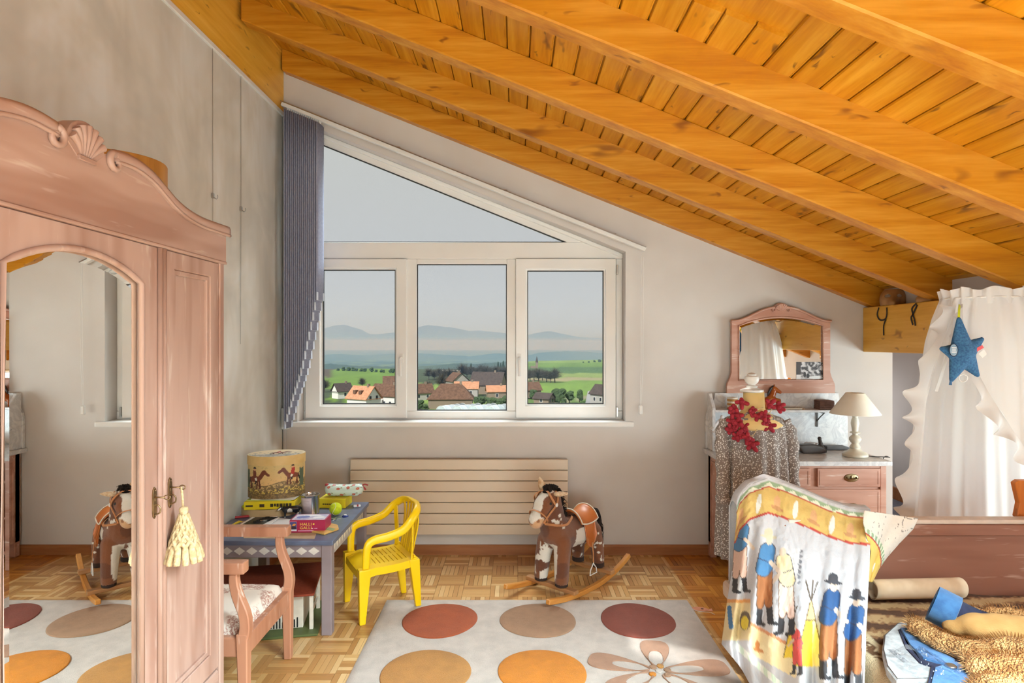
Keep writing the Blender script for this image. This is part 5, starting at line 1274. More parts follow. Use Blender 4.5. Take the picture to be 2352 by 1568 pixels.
# table lamp
lx, ly = P(1964, 1048, 3.985).x, 3.985
M['ivory'] = plain('ivory_turned_wood', S(232, 224, 208), .4, S(224, 214, 196), 6); M['shade'] = plain('cream_lampshade', S(250, 240, 224), .8, S(246, 234, 214), 8, Subsurface_Weight=0)
la = thing('table_lamp', 'turned ivory table lamp with cream conical shade', 'lamp', (lx, ly, DZ))
MB().lathe([(.072, 0), (.077, .006), (.076, .018), (.066, .028), (.050, .034), (.036, .044), (.028, .052)], (lx, ly, DZ+.0005), 36).build('base', M['ivory'], la, smooth='auto')
MB().lathe([(.028, .050), (.033, .062), (.026, .074), (.020, .086), (.029, .096), (.036, .110), (.036, .122), (.026, .134), (.016, .142), (.017, .150), (.031, .154), (.031, .159), (.018, .164), (.021, .190), (.026, .215), (.022, .240), (.016, .255), (.019, .262), (.019, .285), (.012, .30)], (lx, ly, DZ), 28).build('stem', M['ivory'], la, smooth='auto')
MB().lathe([(.150, .278), (.150, .281), (.055, .414), (.052, .414)], (lx, ly, DZ), 48, cap=False).build('lamp_shade', M['shade'], la, smooth='auto', thick=.002)
MB().tube(spline([(lx+.07, ly-.01, DZ+.006), (lx+.11, ly-.03, DZ+.004), (lx+.16, ly-.04, DZ+.004), (lx+.19, ly-.06, DZ+.004), (DX1+.006, ly-.06, DZ-.01), (DX1+.012, ly-.05, .5)], 5), .003, 6).build('cable', plain('dark_flex', S(60, 54, 50), .6), la)
# dark decoy figure, paper rolls, coaster stack, jar, pencil, shell, toy horse
M['charcoal'] = plain('charcoal_wood', S(74, 66, 64), .42, S(58, 52, 50), 10)
dcp = FL(1885, 1040, DZ); dc = thing('duck_decoy', 'dark carved bird figure resting on the marble top', 'figurine', (dcp.x, dcp.y, DZ))
q = MB(); q.prism([(dcp.x-.13, .0), (dcp.x-.02, .0), (dcp.x+.03, .005), (dcp.x+.028, .03), (dcp.x-.01, .050), (dcp.x-.06, .062), (dcp.x-.17, .055)], 'y', dcp.y-.03, dcp.y+.03)
q.v = [(a, b, c+DZ+.001) for a, b, c in q.v]; q.capsule((dcp.x+.005, dcp.y, DZ+.04), (dcp.x-.005, dcp.y, DZ+.085), .018, .012, 10); q.ball((dcp.x-.008, dcp.y, DZ+.098), .014, 8)
remesh(q, 'carved_body', M['charcoal'], dc, .005, 4)
d2 = FL(1925, 1033, DZ); tr_ = thing('dark_tray', 'flat dark wooden tray behind the bird figure', 'tray', (d2.x, d2.y, DZ))
MB().prism([(d2.x-.09, DZ+.001), (d2.x+.06, DZ+.001), (d2.x+.085, DZ+.016), (d2.x+.04, DZ+.030), (d2.x-.09, DZ+.030)], 'y', d2.y-.02, d2.y+.03).build('tray_body', M['charcoal'], tr_, bevel=.006, seg=2)
for (u_, v_, lb) in ((1838, 1018, 'small white fabric roll lying beside the dress'), (1852, 1020, 'small white fabric roll lying against the splashback')):
    c_ = FL(u_, v_+8, DZ); t_ = thing('fabric_roll', lb, 'roll', (c_.x, c_.y, DZ), group='white rolls on the dresser'); y_ = min(c_.y, 4.20)
    MB().lathe([(.026, -.035), (.028, -.030), (.028, .030), (.026, .035)], (c_.x, y_, DZ+.029), 20, Matrix.Rotation(PI/2, 3, 'X') @ Matrix.Rotation(.5, 3, 'Y')).build('roll', M['paper'], t_, smooth='auto'); MB().tube([(c_.x-.017*math.cos(k*.7)*(1-k*.05), y_-.037, DZ+.029+.017*math.sin(k*.7)*(1-k*.05)) for k in range(14)], .002, 5).build('spiral_edge', M['charcoal'], t_)
cs_ = thing('coaster_stack', 'stack of brown coasters on the marble shelf', 'coasters', (2.085, Yk-.07, 1.034))
for k in range(8):
    MB().cbox((2.140+R.uniform(-.002, .002), Yk-.075+R.uniform(-.002, .002), 1.0345+.0035+k*.0078), (.100, .085, .0066)).build('coaster', plain('brown_felt', S(134, 100, 88), .9, S(112, 82, 72), 30) if k == 0 else bpy.data.materials['brown_felt'], cs_, bevel=.001)
jr = thing('striped_jar', 'small brown striped jar on the marble shelf', 'jar', (1.485, Yk-.075, 1.034))
for k in range(5): MB().lathe([(.034, k*.014), (.036, k*.014+.003), (.036, k*.014+.010), (.034, k*.014+.0138)], (1.50, Yk-.085, 1.0345), 24).build('band', M['ivory'] if k % 2 else M['boxwood'], jr, smooth='auto')
MB().lathe([(.030, .068), (.036, .072), (.034, .082), (.004, .086)], (1.50, Yk-.085, 1.0345), 24).build('lid', M['ivory'], jr, smooth='auto')
pn = thing('pencil', 'long cream pencil lying along the marble shelf', 'pencil', (1.9, Yk-.1, 1.034)); MB().tube([(1.80, Yk-.115, 1.0395), (1.97, Yk-.112, 1.0395)], .0048, 6).build('shaft', M['ivory'], pn); MB().tube([(1.97, Yk-.112, 1.0395), (1.99, Yk-.1115, 1.0395)], [.0048, .001], 6).build('tip', M['boxwood'], pn)
shl = thing('white_shell', 'pleated white shell leaning under the marble shelf', 'shell', (1.40, Yk-.09, .87))
q = MB()
for k in range(9):
    a = -PI/2+(k-4)*.21; q.tube([(1.415, Yk-.12, .985), (1.415+.10*math.cos(a), Yk-.125, .985+.135*math.sin(a))], [.004, .016], 8)
q.build('pleats', M['paper'], shl, smooth=True); MB().ball((1.415, Yk-.12, .985), .012, 8).build('hinge', M['paper'], shl, smooth=True)
gl_ = thing('glass_tumbler', 'small grey glass tumbler standing on the marble top', 'tumbler', (1.40, 4.10, DZ)); MB().lathe([(.028, .001), (.032, .004), (.035, .10), (.033, .10), (.030, .006), (.004, .005)], (1.40, 4.10, DZ), 24).build('tumbler_body', plain('smoked_glass', S(190, 186, 184), .15), gl_, smooth='auto')
# toy horse on the shelf
hcx, hcz = P(1768, 0, Yk-.08).x, 1.034
th_ = thing('toy_horse', 'glossy chestnut toy horse rearing on the marble shelf', 'figurine', (hcx, Yk-.08, hcz))
q = MB(); q.capsule((-.030, 0, .050), (.012, 0, .075), .026, .028, 10); q.capsule((.012, 0, .085), (.030, 0, .135), .024, .017, 10); q.capsule((.030, 0, .142), (.068, 0, .118), .018, .011, 10)
q.capsule((-.035, -.014, .045), (-.03, -.016, .004), .018, .008, 8); q.capsule((-.02, .014, .045), (-.01, .016, .004), .018, .008, 8)
q.capsule((.022, -.012, .07), (.062, -.014, .066), .014, .009, 8); q.capsule((.062, -.014, .066), (.068, -.014, .038), .009, .006, 8); q.capsule((.018, .012, .065), (.05, .014, .05), .013, .009, 8); q.capsule((.05, .014, .05), (.055, .014, .02), .009, .006, 8)
for s_ in (1, -1): q.capsule((.028, s_*.008, .150), (.030, s_*.011, .172), .006, .003, 6)
th_.rotation_euler = (0, 0, -.2)
ob = remesh(q, 'body', plain('chestnut_glaze', S(178, 92, 36), .18, S(150, 70, 24), 30), th_, .0035, 3, world=False)
MB().tube(spline([(.030, 0, .160), (.012, 0, .145), (-.004, 0, .115), (-.014, 0, .09)], 5), [.006, .009, .011, .012, .012, .012, .012, .012, .011, .011, .010, .010, .009, .008, .006, .004], 8, sx=.8).build('mane', plain('dark_glaze', S(60, 52, 54), .2), th_, world=False, smooth=True)

# ------------------------------------------------------------------ dress form with dress and felt garland
fcx, fcy = 1.366, 3.50
df = thing('dress_form', 'cream padded dress form with turned white neck finial', 'dress form', (fcx, fcy, 0))
M['form'] = plain('cream_jersey', S(238, 206, 140), .8, S(228, 190, 120), 9)
Rn = Matrix.Rotation(-.10, 3, 'Y')
MB().lathe([(.11, .98), (.17, 1.03), (.12, 1.075), (.075, 1.10), (.062, 1.12), (.058, 1.215)], (fcx, fcy, 0), 28, Matrix.Diagonal((1, .75, 1))).build('torso', M['form'], df, smooth=True)
MB().lathe([(.060, 1.213), (.064, 1.216), (.064, 1.226), (.040, 1.234), (.028, 1.240), (.034, 1.246), (.018, 1.254), (.034, 1.268), (.041, 1.285), (.036, 1.302), (.026, 1.308), (.026, 1.314), (.014, 1.322), (.004, 1.324)], (fcx-.012, fcy, 0), 28).build('finial', M['white_trim'], df, smooth='auto')
MB().lathe([(.018, .03), (.018, .99)], (fcx, fcy, 0), 14).build('pole', M['ivory'], df, smooth='auto')
for k in range(3):
    a = 2*PI*k/3+.5; MB().tube(spline([(fcx, fcy, .16), (fcx+.09*math.cos(a), fcy+.09*math.sin(a), .06), (fcx+.16*math.cos(a), fcy+.16*math.sin(a), .012)], 4), .012, 8).build('foot', M['ivory'], df, smooth=True)
def floral():
    t = NT('small_white_floral_cotton'); t.set(Roughness=.8); v = t.coords((1, 1, 1))
    vo = t.node('ShaderNodeTexVoronoi', feature='F1'); vo.inputs['Scale'].default_value = 105; t.link(v, vo.inputs['Vector'])
    d = t.math('ADD', vo.outputs['Distance'], t.math('MULTIPLY', t.noise(v, 260, 2), .35))
    f = t.ramp(d, [(.44, 1.0), (.58, 0.0)]); t.color(t.mix(f, S(138, 126, 120), S(238, 234, 230))); return t.m
M['floral'] = floral()
dprof = [(1.105, .062, .055), (1.085, .10, .075), (1.065, .160, .092), (1.035, .184, .100), (.95, .190, .112), (.80, .194, .122), (.60, .198, .132), (.42, .204, .142), (.275, .208, .150)]
def dress(a, b):
    t_ = b*(len(dprof)-1); i = min(len(dprof)-2, int(t_)); f = t_-i; z_, rx, ry = [lerp(dprof[i][k], dprof[i+1][k], f) for k in range(3)]
    an = 2*PI*a; amp = .012*smooth(.25, .9, b)+.002; fo = amp*(math.sin(15*an+.7*math.sin(3*an))+.5*math.sin(8*an+1.3))
    return Vector((fcx+(rx+fo)*math.cos(an), fcy+(ry+fo)*math.sin(an), z_+.004*math.sin(5*an)*b))
ds = thing('dress', 'long grey brown dress with tiny white flowers on the dress form', 'dress', (fcx, fcy, .275))
MB().grid(dress, 150, 60, closeu=True).build('dress_body', M['floral'], ds, smooth=True)
for s_ in (1, -1):
    pth = spline([(fcx+s_*.155, fcy-.01, 1.040), (fcx+s_*.188, fcy-.03, .96), (fcx+s_*.190, fcy-.045, .80), (fcx+s_*.192, fcy-.05, .62)], 8)
    q = MB(); rr = [lerp(.045, .040, k/24) for k in range(25)]
    q.tube(pth, [r*(1+.10*math.sin(k*1.3)) for k, r in enumerate(rr)], 18, sx=.9, sy=1.1); q.build('sleeve', M['floral'], ds, smooth=True)
    MB().lathe([(.041, .59), (.044, .60), (.044, .625), (.041, .63)], (fcx+s_*.192, fcy-.05, 0), 18).build('cuff', M['floral'], ds, smooth='auto')
M['felt_red'] = plain('wine_red_felt', S(178, 48, 62), .95, S(150, 36, 50), 25, bump=.3, bs=300)
M['string'] = plain('jute_string', S(216, 186, 140), .9)
ga = thing('felt_garland', 'garland of wine red felt flowers on string around the dress form', 'garland', (fcx, fcy-.14, 1.0))
def front(u, v):
    y_ = 3.40
    for _ in range(4):
        p = P(u, v, y_); dx = min(.98, abs(p.x-fcx)/.205); t_ = min(1, max(0, (1.105-p.z)/.14)); ry = lerp(.062, .112, t_); y_ = fcy-ry*math.sqrt(max(0, 1-dx*dx))-.018
    return P(u, v, y_)
fz = [(400, 585), (255, 700), (335, 770), (265, 860), (235, 985), (355, 905), (430, 965), (335, 1090), (480, 1100), (545, 1200), (540, 720), (635, 790), (720, 785), (740, 900), (795, 940), (800, 620), (925, 655), (400, 1050)]
pts_ = [front(1640+a/6.27, 830+b/6.27) for a, b in fz]
sidx = [16, 15, 11, 10, 6, 5, 1, 0]
MB().tube(spline([front(1640+a/6.27, 830+b/6.27) for a, b in ((860, 640), (760, 800), (690, 850), (600, 1010), (500, 1160), (490, 1270))], 5), .0022, 5).build('string', M['string'], ga)
MB().tube(spline([front(1640+a/6.27, 830+b/6.27) for a, b in ((710, 660), (620, 700), (540, 850), (490, 960))], 5), .0022, 5).build('string', M['string'], ga)
MB().tube(spline([front(1640+a/6.27, 830+b/6.27) for a, b in ((430, 610), (350, 660), (365, 980), (280, 900), (330, 960), (430, 1060), (560, 1070))], 5), .0022, 5).build('string', M['string'], ga)
fm = []
for kind in range(3):
    q = MB(); RR = random.Random(kind+3)
    for k in range(4+kind % 2):
        a = 2*PI*k/(4+kind % 2)+RR.uniform(-.3, .3); q.capsule((.006*math.cos(a), .004, .006*math.sin(a)), ((.018+RR.uniform(0, .008))*math.cos(a), -.003, (.018+RR.uniform(0, .008))*math.sin(a)-.006), .011, .0095, 8)
    q.ball((0, -.006, 0), .012, 8); me = q.mesh('felt_flower', smooth=True); me.materials.append(M['felt_red']); fm.append(me)
for k, p in enumerate(pts_):
    o = bpy.data.objects.new('felt_flower', fm[k % 3]); COL.objects.link(o); o.parent = ga; o.location = p-Vector(ga.location)+Vector((0, -.004, 0)); o.rotation_euler = (R.uniform(-.4, .4), R.uniform(0, 6.28), R.uniform(-.5, .5)); s_ = R.uniform(.95, 1.25); o.scale = (s_, s_, s_)

# ------------------------------------------------------------------ bed with carved end board
M['pink_bed'] = distressed('rubbed_rose_bed_paint', S(156, 108, 90), S(138, 90, 72), S(204, 174, 160), 0, amt=.8)
BX0, BX1, BYE = 1.17, 2.42, 2.60
bed = thing('bed', 'rose painted wooden bed with panelled end board', 'bed', (1.96, 1.6, 0))
bz = EYE-(1192-V0)*BYE/FPX
MB().box(BX0, BX1, BYE, BYE+.035, .12, bz-.012).build('end_board', M['pink_bed'], bed, bevel=.003)
MB().box(BX0-.01, BX1+.01, BYE-.012, BYE+.047, bz-.018, bz).build('cap_rail', plain('pale_rose_edge', S(226, 208, 196), .5), bed, bevel=.006, seg=2)
MB().box(BX0, BX1, BYE-.010, BYE, bz-.070, bz-.020).build('upper_rail', M['pink_bed'], bed, bevel=.004)
for x_ in (BX0-.03, BX1-.03): MB().box(x_, x_+.06, BYE-.015, BYE+.05, 0, bz-.02).build('post', M['pink_bed'], bed, bevel=.006)
for x_ in (BX0, BX1-.03): MB().box(x_, x_+.03, .58, BYE-.015, .18, .34).build('side_rail', M['pink_bed'], bed, bevel=.004)
for x_ in (BX0-.03, BX1-.03): MB().box(x_, x_+.06, .52, .58, 0, .8).build('post', M['pink_bed'], bed, bevel=.006)
MB().box(BX0, BX1, .53, .57, .12, .85).build('head_board', M['pink_bed'], bed, bevel=.004)
MB().box(BX0+.03, BX1-.03, .585, BYE-.02, .24, .40).build('mattress', M['paper'], bed, bevel=.03, seg=3)
def throw(a, b):
    x_ = lerp(BX0-.035, BX1+.0, a); y_ = lerp(.62, BYE-.02, b)
    return Vector((x_, y_, .418+.012*nz(x_*5, y_*5)+.006*nz(x_*16, y_*16)-.16*smooth(.06, 0, a)))
tm_ = MB().grid(throw, 130, 230).mesh('throw_surface', smooth=True)
def tcol(co, i):
    x_, y_ = float(co[0]), float(co[1]); n_ = nz(x_*9, y_*9, 1); m_ = nz(x_*60, y_*40, 2); e = x_-BX0
    if e < .13: 
        return S(214, 188, 150) if (abs(e-.075+.02*n_) > .022 or m_ > .15) else S(112, 74, 42)
    s_ = math.sin((y_+.03*math.sin(x_*5)+.012*n_)*52); f = s_+.9*m_
    if y_ < 1.95 and n_ > .1: return S(202, 172, 130)
    return S(92, 56, 32) if f > .25 else (S(150, 106, 68) if f > -.45 else S(196, 158, 112))
paint(tm_, tcol)
tw = mkobj('fur_throw', tm_, colattr('woolly_throw', .98, bump=1.0, bs=260, bd=.01), None, label='brown and cream striped woolly throw spread over the bed', cat='throw', thick=.018)
# rolled chart
rc_ = thing('rolled_chart', 'rolled aged paper chart lying along the bed end board', 'paper roll', (1.64, 2.52, .44))
pr0, pr1 = (2008-U0)*2.50/FPX, (2206-U0)*2.52/FPX
def roll(a, b):
    r = .040-.008*a; an = 2*PI*1.75*a+1.2; x_ = lerp(pr0, pr1, b)+.006*nz(a*5, b); return Vector((x_, 2.515+r*math.cos(an), .478+r*math.sin(an)+.008*b))
M['parch'] = plain('aged_paper', S(216, 192, 164), .85, S(200, 172, 142), 14)
MB().grid(roll, 70, 12).build('paper_coil', M['parch'], rc_, smooth=True, thick=.001)
MB().lathe([(.030, 0), (.030, .002)], (pr0+.02, 2.515, .478), 20, Matrix.Rotation(PI/2, 3, 'Y')).build('inner_sheet', M['parch'], rc_)
# ------------------------------------------------------------------ coat with fur lining on the bed
M['felt_blue'] = plain('blue_felt', S(64, 110, 158), .95, S(48, 90, 138), 30, bump=.4, bs=400, Sheen_Weight=.2); M['felt_navy'] = plain('navy_felt', S(38, 44, 72), .95, S(30, 34, 58), 30, bump=.3, bs=400)
M['fur'] = plain('ginger_fur', S(220, 172, 114), .95, S(166, 112, 62), 14, 4, bump=1, bs=120, bd=.02, lo=.36, hi=.62)
ct = thing('coat', 'blue felt coat with ginger fur lining thrown on the bed', 'coat', (2.0, 2.0, .43))
def bp(u, v, z): return FL(u, v, z)
c0 = P(2142, 1384, 2.18); ax_ = Vector((.74, -.58, -.34)).normalized()
pth = [c0+ax_*.05, c0+ax_*.075, Vector((c0.x+.125, c0.y-.075, c0.z-.052)), Vector((c0.x+.22, c0.y-.085, c0.z-.066)), Vector((c0.x+.36, c0.y-.07, c0.z-.074))]
cuf = MB().lathe([(.064, 0), (.0645, .07), (.058, .072), (.057, .004), (.064, 0)], c0, 28, ax_.to_track_quat('Z', 'Y').to_matrix(), cap=False).build('cuff', M['felt_blue'], ct, smooth='auto')
MB().lathe([(.057, .03), (.057, .034)], c0, 24, ax_.to_track_quat('Z', 'Y').to_matrix()).build('cuff_lining', M['felt_navy'], cuf)
MB().tube(spline(pth, 4), [.057, .056, .055, .054, .053, .052, .052, .052, .052, .053, .054, .055, .056, .057, .058, .058, .058], 24).build('sleeve', M['felt_navy'], ct, smooth=True)
su = MB()
for (u_, v_, z_, r) in ((2200, 1440, .52, .05), (2250, 1440, .535, .07), (2300, 1444, .54, .075), (2350, 1452, .54, .08), (2390, 1460, .53, .08), (2170, 1430, .50, .035)):
    su.ball(bp(u_, v_, z_), (r, r*.9, r*.62), 10)
remesh(su, 'suede_lining', plain('tan_suede', S(190, 148, 92), .95, S(168, 124, 70), 12, bump=.3, bs=200), ct, .010, 6)
q = MB()
for (u_, v_, z_, r) in ((2112, 1444, .50, .042), (2140, 1462, .50, .045), (2172, 1478, .50, .048), (2206, 1490, .50, .05), (2100, 1430, .50, .03), (2240, 1500, .51, .055), (2280, 1500, .51, .06), (2330, 1505, .52, .075), (2380, 1520, .52, .09), (2270, 1540, .50, .065), (2320, 1555, .50, .085), (2370, 1580, .50, .09), (2290, 1600, .48, .08),
                        (2205, 1408, .545, .022), (2240, 1404, .56, .026), (2280, 1404, .565, .028), (2320, 1408, .57, .030), (2360, 1412, .57, .032), (2400, 1416, .57, .034)):
    p = bp(u_, v_, z_); q.ball(p, (r, r*.9, r*.72), 10)
fu = remesh(q, 'fur_lining', M['fur'], ct, .012, 6)
hr = MB(); me = fu.data; fc = []
RRR = random.Random(5); vs_ = me.vertices
for k in range(26000):
    v_ = vs_[RRR.randrange(len(vs_))]
    if v_.normal.z < -.1: continue
    n3 = v_.normal; d_ = (n3*.55+Vector((-.6+.9*nz(v_.co.x*8, v_.co.y*8), -.5+.9*nz(v_.co.x*8+9, v_.co.y*8), .1))).normalized(); L = RRR.uniform(.010, .024)
    p0 = v_.co-n3*.003; p1 = p0+(n3*.7+d_*.6).normalized()*L*.6; p2 = p1+d_*L*.55; x_ = d_.cross(n3).normalized()*.0009
    o = len(hr.v); hr.v += [tuple(p0-x_), tuple(p0+x_), tuple(p1+x_*.7), tuple(p1-x_*.7), tuple(p2)]; hr.f += [(o, o+1, o+2, o+3), (o+3, o+2, o+4)]
hr.build('fur_hairs', plain('ginger_fur_hair', S(228, 184, 128), .8, S(172, 118, 66), 14, 4, lo=.36, hi=.62), ct, kind='stuff')
def slab(name, pix, z0, th, mat, par, bump_=.02):
    ps = [bp(u_, v_, z0) for u_, v_ in pix]; return MB().prism([(p.x, p.y) for p in ps], 'z', z0-th, z0).build(name, mat, par, bevel=.008, seg=2)
slab('front_panel', [(2068, 1440), (2082, 1434), (2140, 1484), (2195, 1512), (2184, 1528), (2120, 1508), (2090, 1478)], .482, .03, M['felt_blue'], ct)
slab('panel_edging', [(2063, 1444), (2074, 1438), (2086, 1474), (2118, 1506), (2182, 1528), (2178, 1540), (2112, 1520), (2080, 1486)], .474, .03, M['felt_navy'], ct)
slab('hem_panel', [(2148, 1530), (2196, 1516), (2256, 1552), (2270, 1625), (2160, 1625), (2138, 1570)], .484, .03, M['felt_blue'], ct)
slab('hem_edging', [(2138, 1526), (2194, 1510), (2212, 1520), (2158, 1538), (2148, 1570), (2162, 1625), (2142, 1625), (2130, 1570)], .476, .03, M['felt_navy'], ct)
bb = bp(2184, 1530, .4855); MB().lathe([(.0165, 0), (.0165, .003), (.014, .005), (.010, .0045), (.003, .006)], bb, 22).build('button', M['steel'], ct, smooth='auto')
# grey felt bag and cellophane
M['grey_felt'] = plain('pale_grey_denim', S(176, 176, 178), .95, S(150, 150, 152), 40, bump=.3, bs=400)
gbag = thing('denim_bag', 'pale grey stitched denim bag lying on the throw', 'bag', tuple(bp(2085, 1500, .43)))
ps = [(2060, 1428), (2100, 1424), (2128, 1438), (2145, 1480), (2150, 1560), (2060, 1562), (2036, 1530), (2026, 1490), (2030, 1455)]
wv = [bp(u_, v_, .468) for u_, v_ in ps]
MB().prism([(p.x, p.y) for p in wv], 'z', .432, .468).build('bag_body', M['grey_felt'], gbag, bevel=.014, seg=3)
MB().tube([Vector((p.x, p.y, .468)) for p in [bp(u_+(2088-u_)*.06, v_+(1495-v_)*.06, .468) for u_, v_ in ps]], .0016, 5, closed=True).build('stitching', M['charcoal'], gbag)
q0, q1 = bp(2052, 1490, .469), bp(2074, 1520, .469)
MB().box(q0.x, q1.x, q1.y, q0.y, .4678, .4686).build('dark_patch', plain('scuffed_grey', S(150, 150, 153), .95, S(112, 112, 116), 80), gbag)
M['cello'] = glassmat('crinkled_cellophane', (.97, .975, .98), .4)
cp = bp(2118, 1530, .47)
def cel(a, b):
    x_ = lerp(-.075, .075, a); y_ = lerp(-.09, .07, b); r2 = (x_/.08)**2+(y_/.09)**2
    return Vector((cp.x+x_, cp.y+y_, .475+.030*max(0, 1-r2)+.034*abs(nz(x_*26, y_*26, 3))+.008*abs(nz(x_*90, y_*90, 3))))
MB().grid(cel, 44, 44).build('cellophane_wrap', M['cello'], label='crumpled clear cellophane wrap lying on the denim bag', cat='wrapper')

# ------------------------------------------------------------------ printed duvet cover over a chair
VT = [(1690, 1165), (1700, 1136), (1722, 1112), (1765, 1097), (1800, 1108), (1850, 1128), (1900, 1150), (1950, 1166), (2000, 1170)]
def uL(v): return interp(v, [(1097, 1740), (1136, 1700), (1200, 1691), (1300, 1683), (1400, 1668), (1480, 1658), (1560, 1672), (1650, 1690)])
def uR(v): return interp(v, [(1097, 2000), (1170, 2000), (1300, 1997), (1400, 1992), (1480, 1988), (1650, 1980)])
def cl_px(a, b):
    u0 = lerp(1692, 1999, a); vt = interp(u0, VT); vb = interp(a, [(0, 1478), (.12, 1540), (.3, 1680), (1, 1900)])
    v = lerp(vt, vb, b); f = smooth(0, .25, b)
    u = lerp(u0, lerp(uL(v), uR(v), a), f); return u, v
def cl(a, b):
    u, v = cl_px(a, b)
    y_ = lerp(2.78, 2.52, a)-(.12*math.sin(PI*a)+.08+.44*a)*smooth(0, .62, b)-.03*smooth(0, .10, b)
    amp = .004+.046*smooth(.05, .8, b); y_ += amp*(math.sin(a*44+2.2*math.sin(a*7)+b*1.5)*.6+.4*math.sin(a*23+1-b*2)) + .10*max(0, .06-a)/.06*smooth(0, .3, b)
    y_ += .004*nz(a*30, b*30)
    p = P(u, v, y_)
    if p.z < .006: p.z = .006+.002*nz(a*20, b*9)
    return p
NA, NBB = 190, 210
cm = MB().grid(cl, NA, NBB).mesh('duvet_front', smooth=True)
CW, CY, CRD, CGR = S(196, 196, 202), S(212, 180, 108), S(186, 74, 66), S(146, 170, 138)
BLU, BRN, SKN, DK = S(76, 126, 172), S(162, 104, 64), S(216, 194, 174), S(56, 54, 58)
BLU2, BRN2 = S(46, 84, 134), S(150, 92, 52)
def clcol(u, v, t_):
    p = (u, v)
    if t_ < 7: return CW
    if t_ < 9: return CGR
    if t_ < 19:
        z_ = abs(((u*.55+v*.3) % 18)-9)/9; return CGR if (t_-9)/10 < z_ else S(222, 226, 206)
    if t_ < 22: return CRD
    if t_ < 78:
        k = int((u-1680)//42); cx_ = 1680+42*k+21; cv = v-t_+50
        if k % 2 == 0:                                    # little hats
            if blob(p, (cx_, cv+14), (15, 5), .15): return S(196, 146, 100)
            if blob(p, (cx_, cv), (8, 15), .1): return S(216, 168, 122)
        elif blob(p, (cx_, cv+2), (6, 22), .15): return S(232, 232, 226)
        return CY
    if t_ < 83: return CRD
    # abstract coloured patches in the print
    for (fu, fv, sc_, fl_, cb, ct_, hat_) in ((1706, 1200, .95, 1, BLU, S(222, 186, 168), S(150, 146, 140)), (1764, 1246, 1.12, 1, BLU, BRN, S(206, 196, 170)), (1800, 1272, 1.1, -1, S(228, 208, 166), S(232, 200, 186), None),
                                        (1912, 1352, 1.22, 1, BLU2, BRN, S(70, 70, 78)), (1966, 1388, 1.2, 1, BLU2, BRN2, S(70, 70, 78)), (1828, 1444, .62, -1, S(206, 78, 74), S(206, 78, 74), None)):
        q_ = ((u-fu)/sc_*fl_, (v-fv)/sc_)
        if abs(q_[0]) > 42 or not -30 < q_[1] < 190: continue
        if hat_ and (blob(q_, (2, -12), (17, 4), .15) or blob(q_, (1, -20), (9, 10))): return hat_
        if blob(q_, (2, -4), (7, 9)): return SKN
        sh_ = [((-2, 14), (-9, 54), 13, 15), ((3, 14), (-2, 50), 12, 12)]
        d_ = min(segd(q_, s0, s1)-lerp(w0, w1, max(0, min(1, (q_[1]-s0[1])/40))) for s0, s1, w0, w1 in sh_)
        if segd(q_, (6, 40), (26, 62)) < 4.2: return SKN
        if d_ < 0: return cb if not (abs(q_[1]-40-q_[0]*.4) < 1.2) else S(60, 70, 100)
        if d_ < 1.6: return S(86, 80, 84)
        d2 = min(segd(q_, (-8, 60), (-16, 128))-lerp(12, 7, max(0, min(1, (q_[1]-60)/70))), segd(q_, (-2, 60), (2, 126))-lerp(11, 7, max(0, min(1, (q_[1]-60)/70))))
        if d2 < 0: return ct_
        if d2 < 1.6: return S(110, 84, 70)
        if segd(q_, (-17, 128), (-18, 164)) < 6.5 or segd(q_, (3, 128), (6, 162)) < 6.5 or segd(q_, (-18, 166), (-8, 168)) < 4 or segd(q_, (6, 164), (17, 166)) < 4: return DK
    for k in range(7):                                    # grey feather strokes
        if segd(p, (1812+k*3, 1268+k*11), (1834-k*1, 1264+k*12)) < 4.2: return S(206, 206, 210)
        if segd(p, (1832+k*.2, 1264+k*12), (1841-k, 1266+k*12)) < 4.0: return S(130, 130, 138)
    for (tx_, ty_, h_, w_) in ((1862, 1380, 150, 34), (1822, 1420, 90, 20)):   # pointed tents
        f_ = (v-ty_)/h_
        if -.32 < f_ < 0 and (segd(p, (tx_, ty_), (tx_-12, ty_-50)) < 1.6 or segd(p, (tx_, ty_), (tx_+6, ty_-54)) < 1.6 or segd(p, (tx_, ty_), (tx_+16, ty_-44)) < 1.6): return S(96, 84, 74)
        if 0 <= f_ <= 1 and abs(u-tx_) < w_*f_+3:
            if abs(abs(u-tx_)-w_*f_-2) < 1.6: return S(120, 100, 70)
            if .28 < f_ < .31: return S(120, 100, 70)
            return S(226, 186, 130) if f_ < .3 else (S(238, 206, 60) if u < tx_+4 else S(238, 222, 150))
    gl2 = 1372+(u-1660)*.46
    if u < 1725 and 1376 < v < 1384: return S(222, 158, 96)
    if u < 1725 and 1384 < v < 1470:
        if blob(p, (1712, 1425), (13, 22)): return S(232, 206, 70) if blob(p, (1712, 1430), (9, 16)) else S(110, 96, 84)
        if segd(p, (1676, 1395), (1680, 1440)) < 5: return BLU
        return S(226, 206, 160)
    if 1725 <= u < 1900 and abs(v-(1432+(u-1725)*.55)) < 4: return S(214, 150, 110)
    if 1725 <= u < 1830 and 1436+(u-1725)*.55 < v < 1500+(u-1725)*.55:
        if blob(p, (1742, 1492), (14, 5), .4) or blob(p, (1740, 1482), (6, 11)): return S(206, 138, 84)
        return S(238, 220, 176)
    if 1690 < u < 1800 and abs(v-(1480+(u-1690)*.9)) < 9: return S(204, 222, 204) if int(u/9) % 2 else S(236, 238, 232)
    return CW
def ccol(co, i):
    a = (i % NA)/(NA-1); b = (i//NA)/(NBB-1); u, v = cl_px(a, b); return clcol(u, v, v-interp(u, VT))
paint(cm, ccol)
dv_ = thing('printed_duvet', 'white duvet cover with western print draped over a chair', 'duvet cover', (1.35, 2.6, 0))
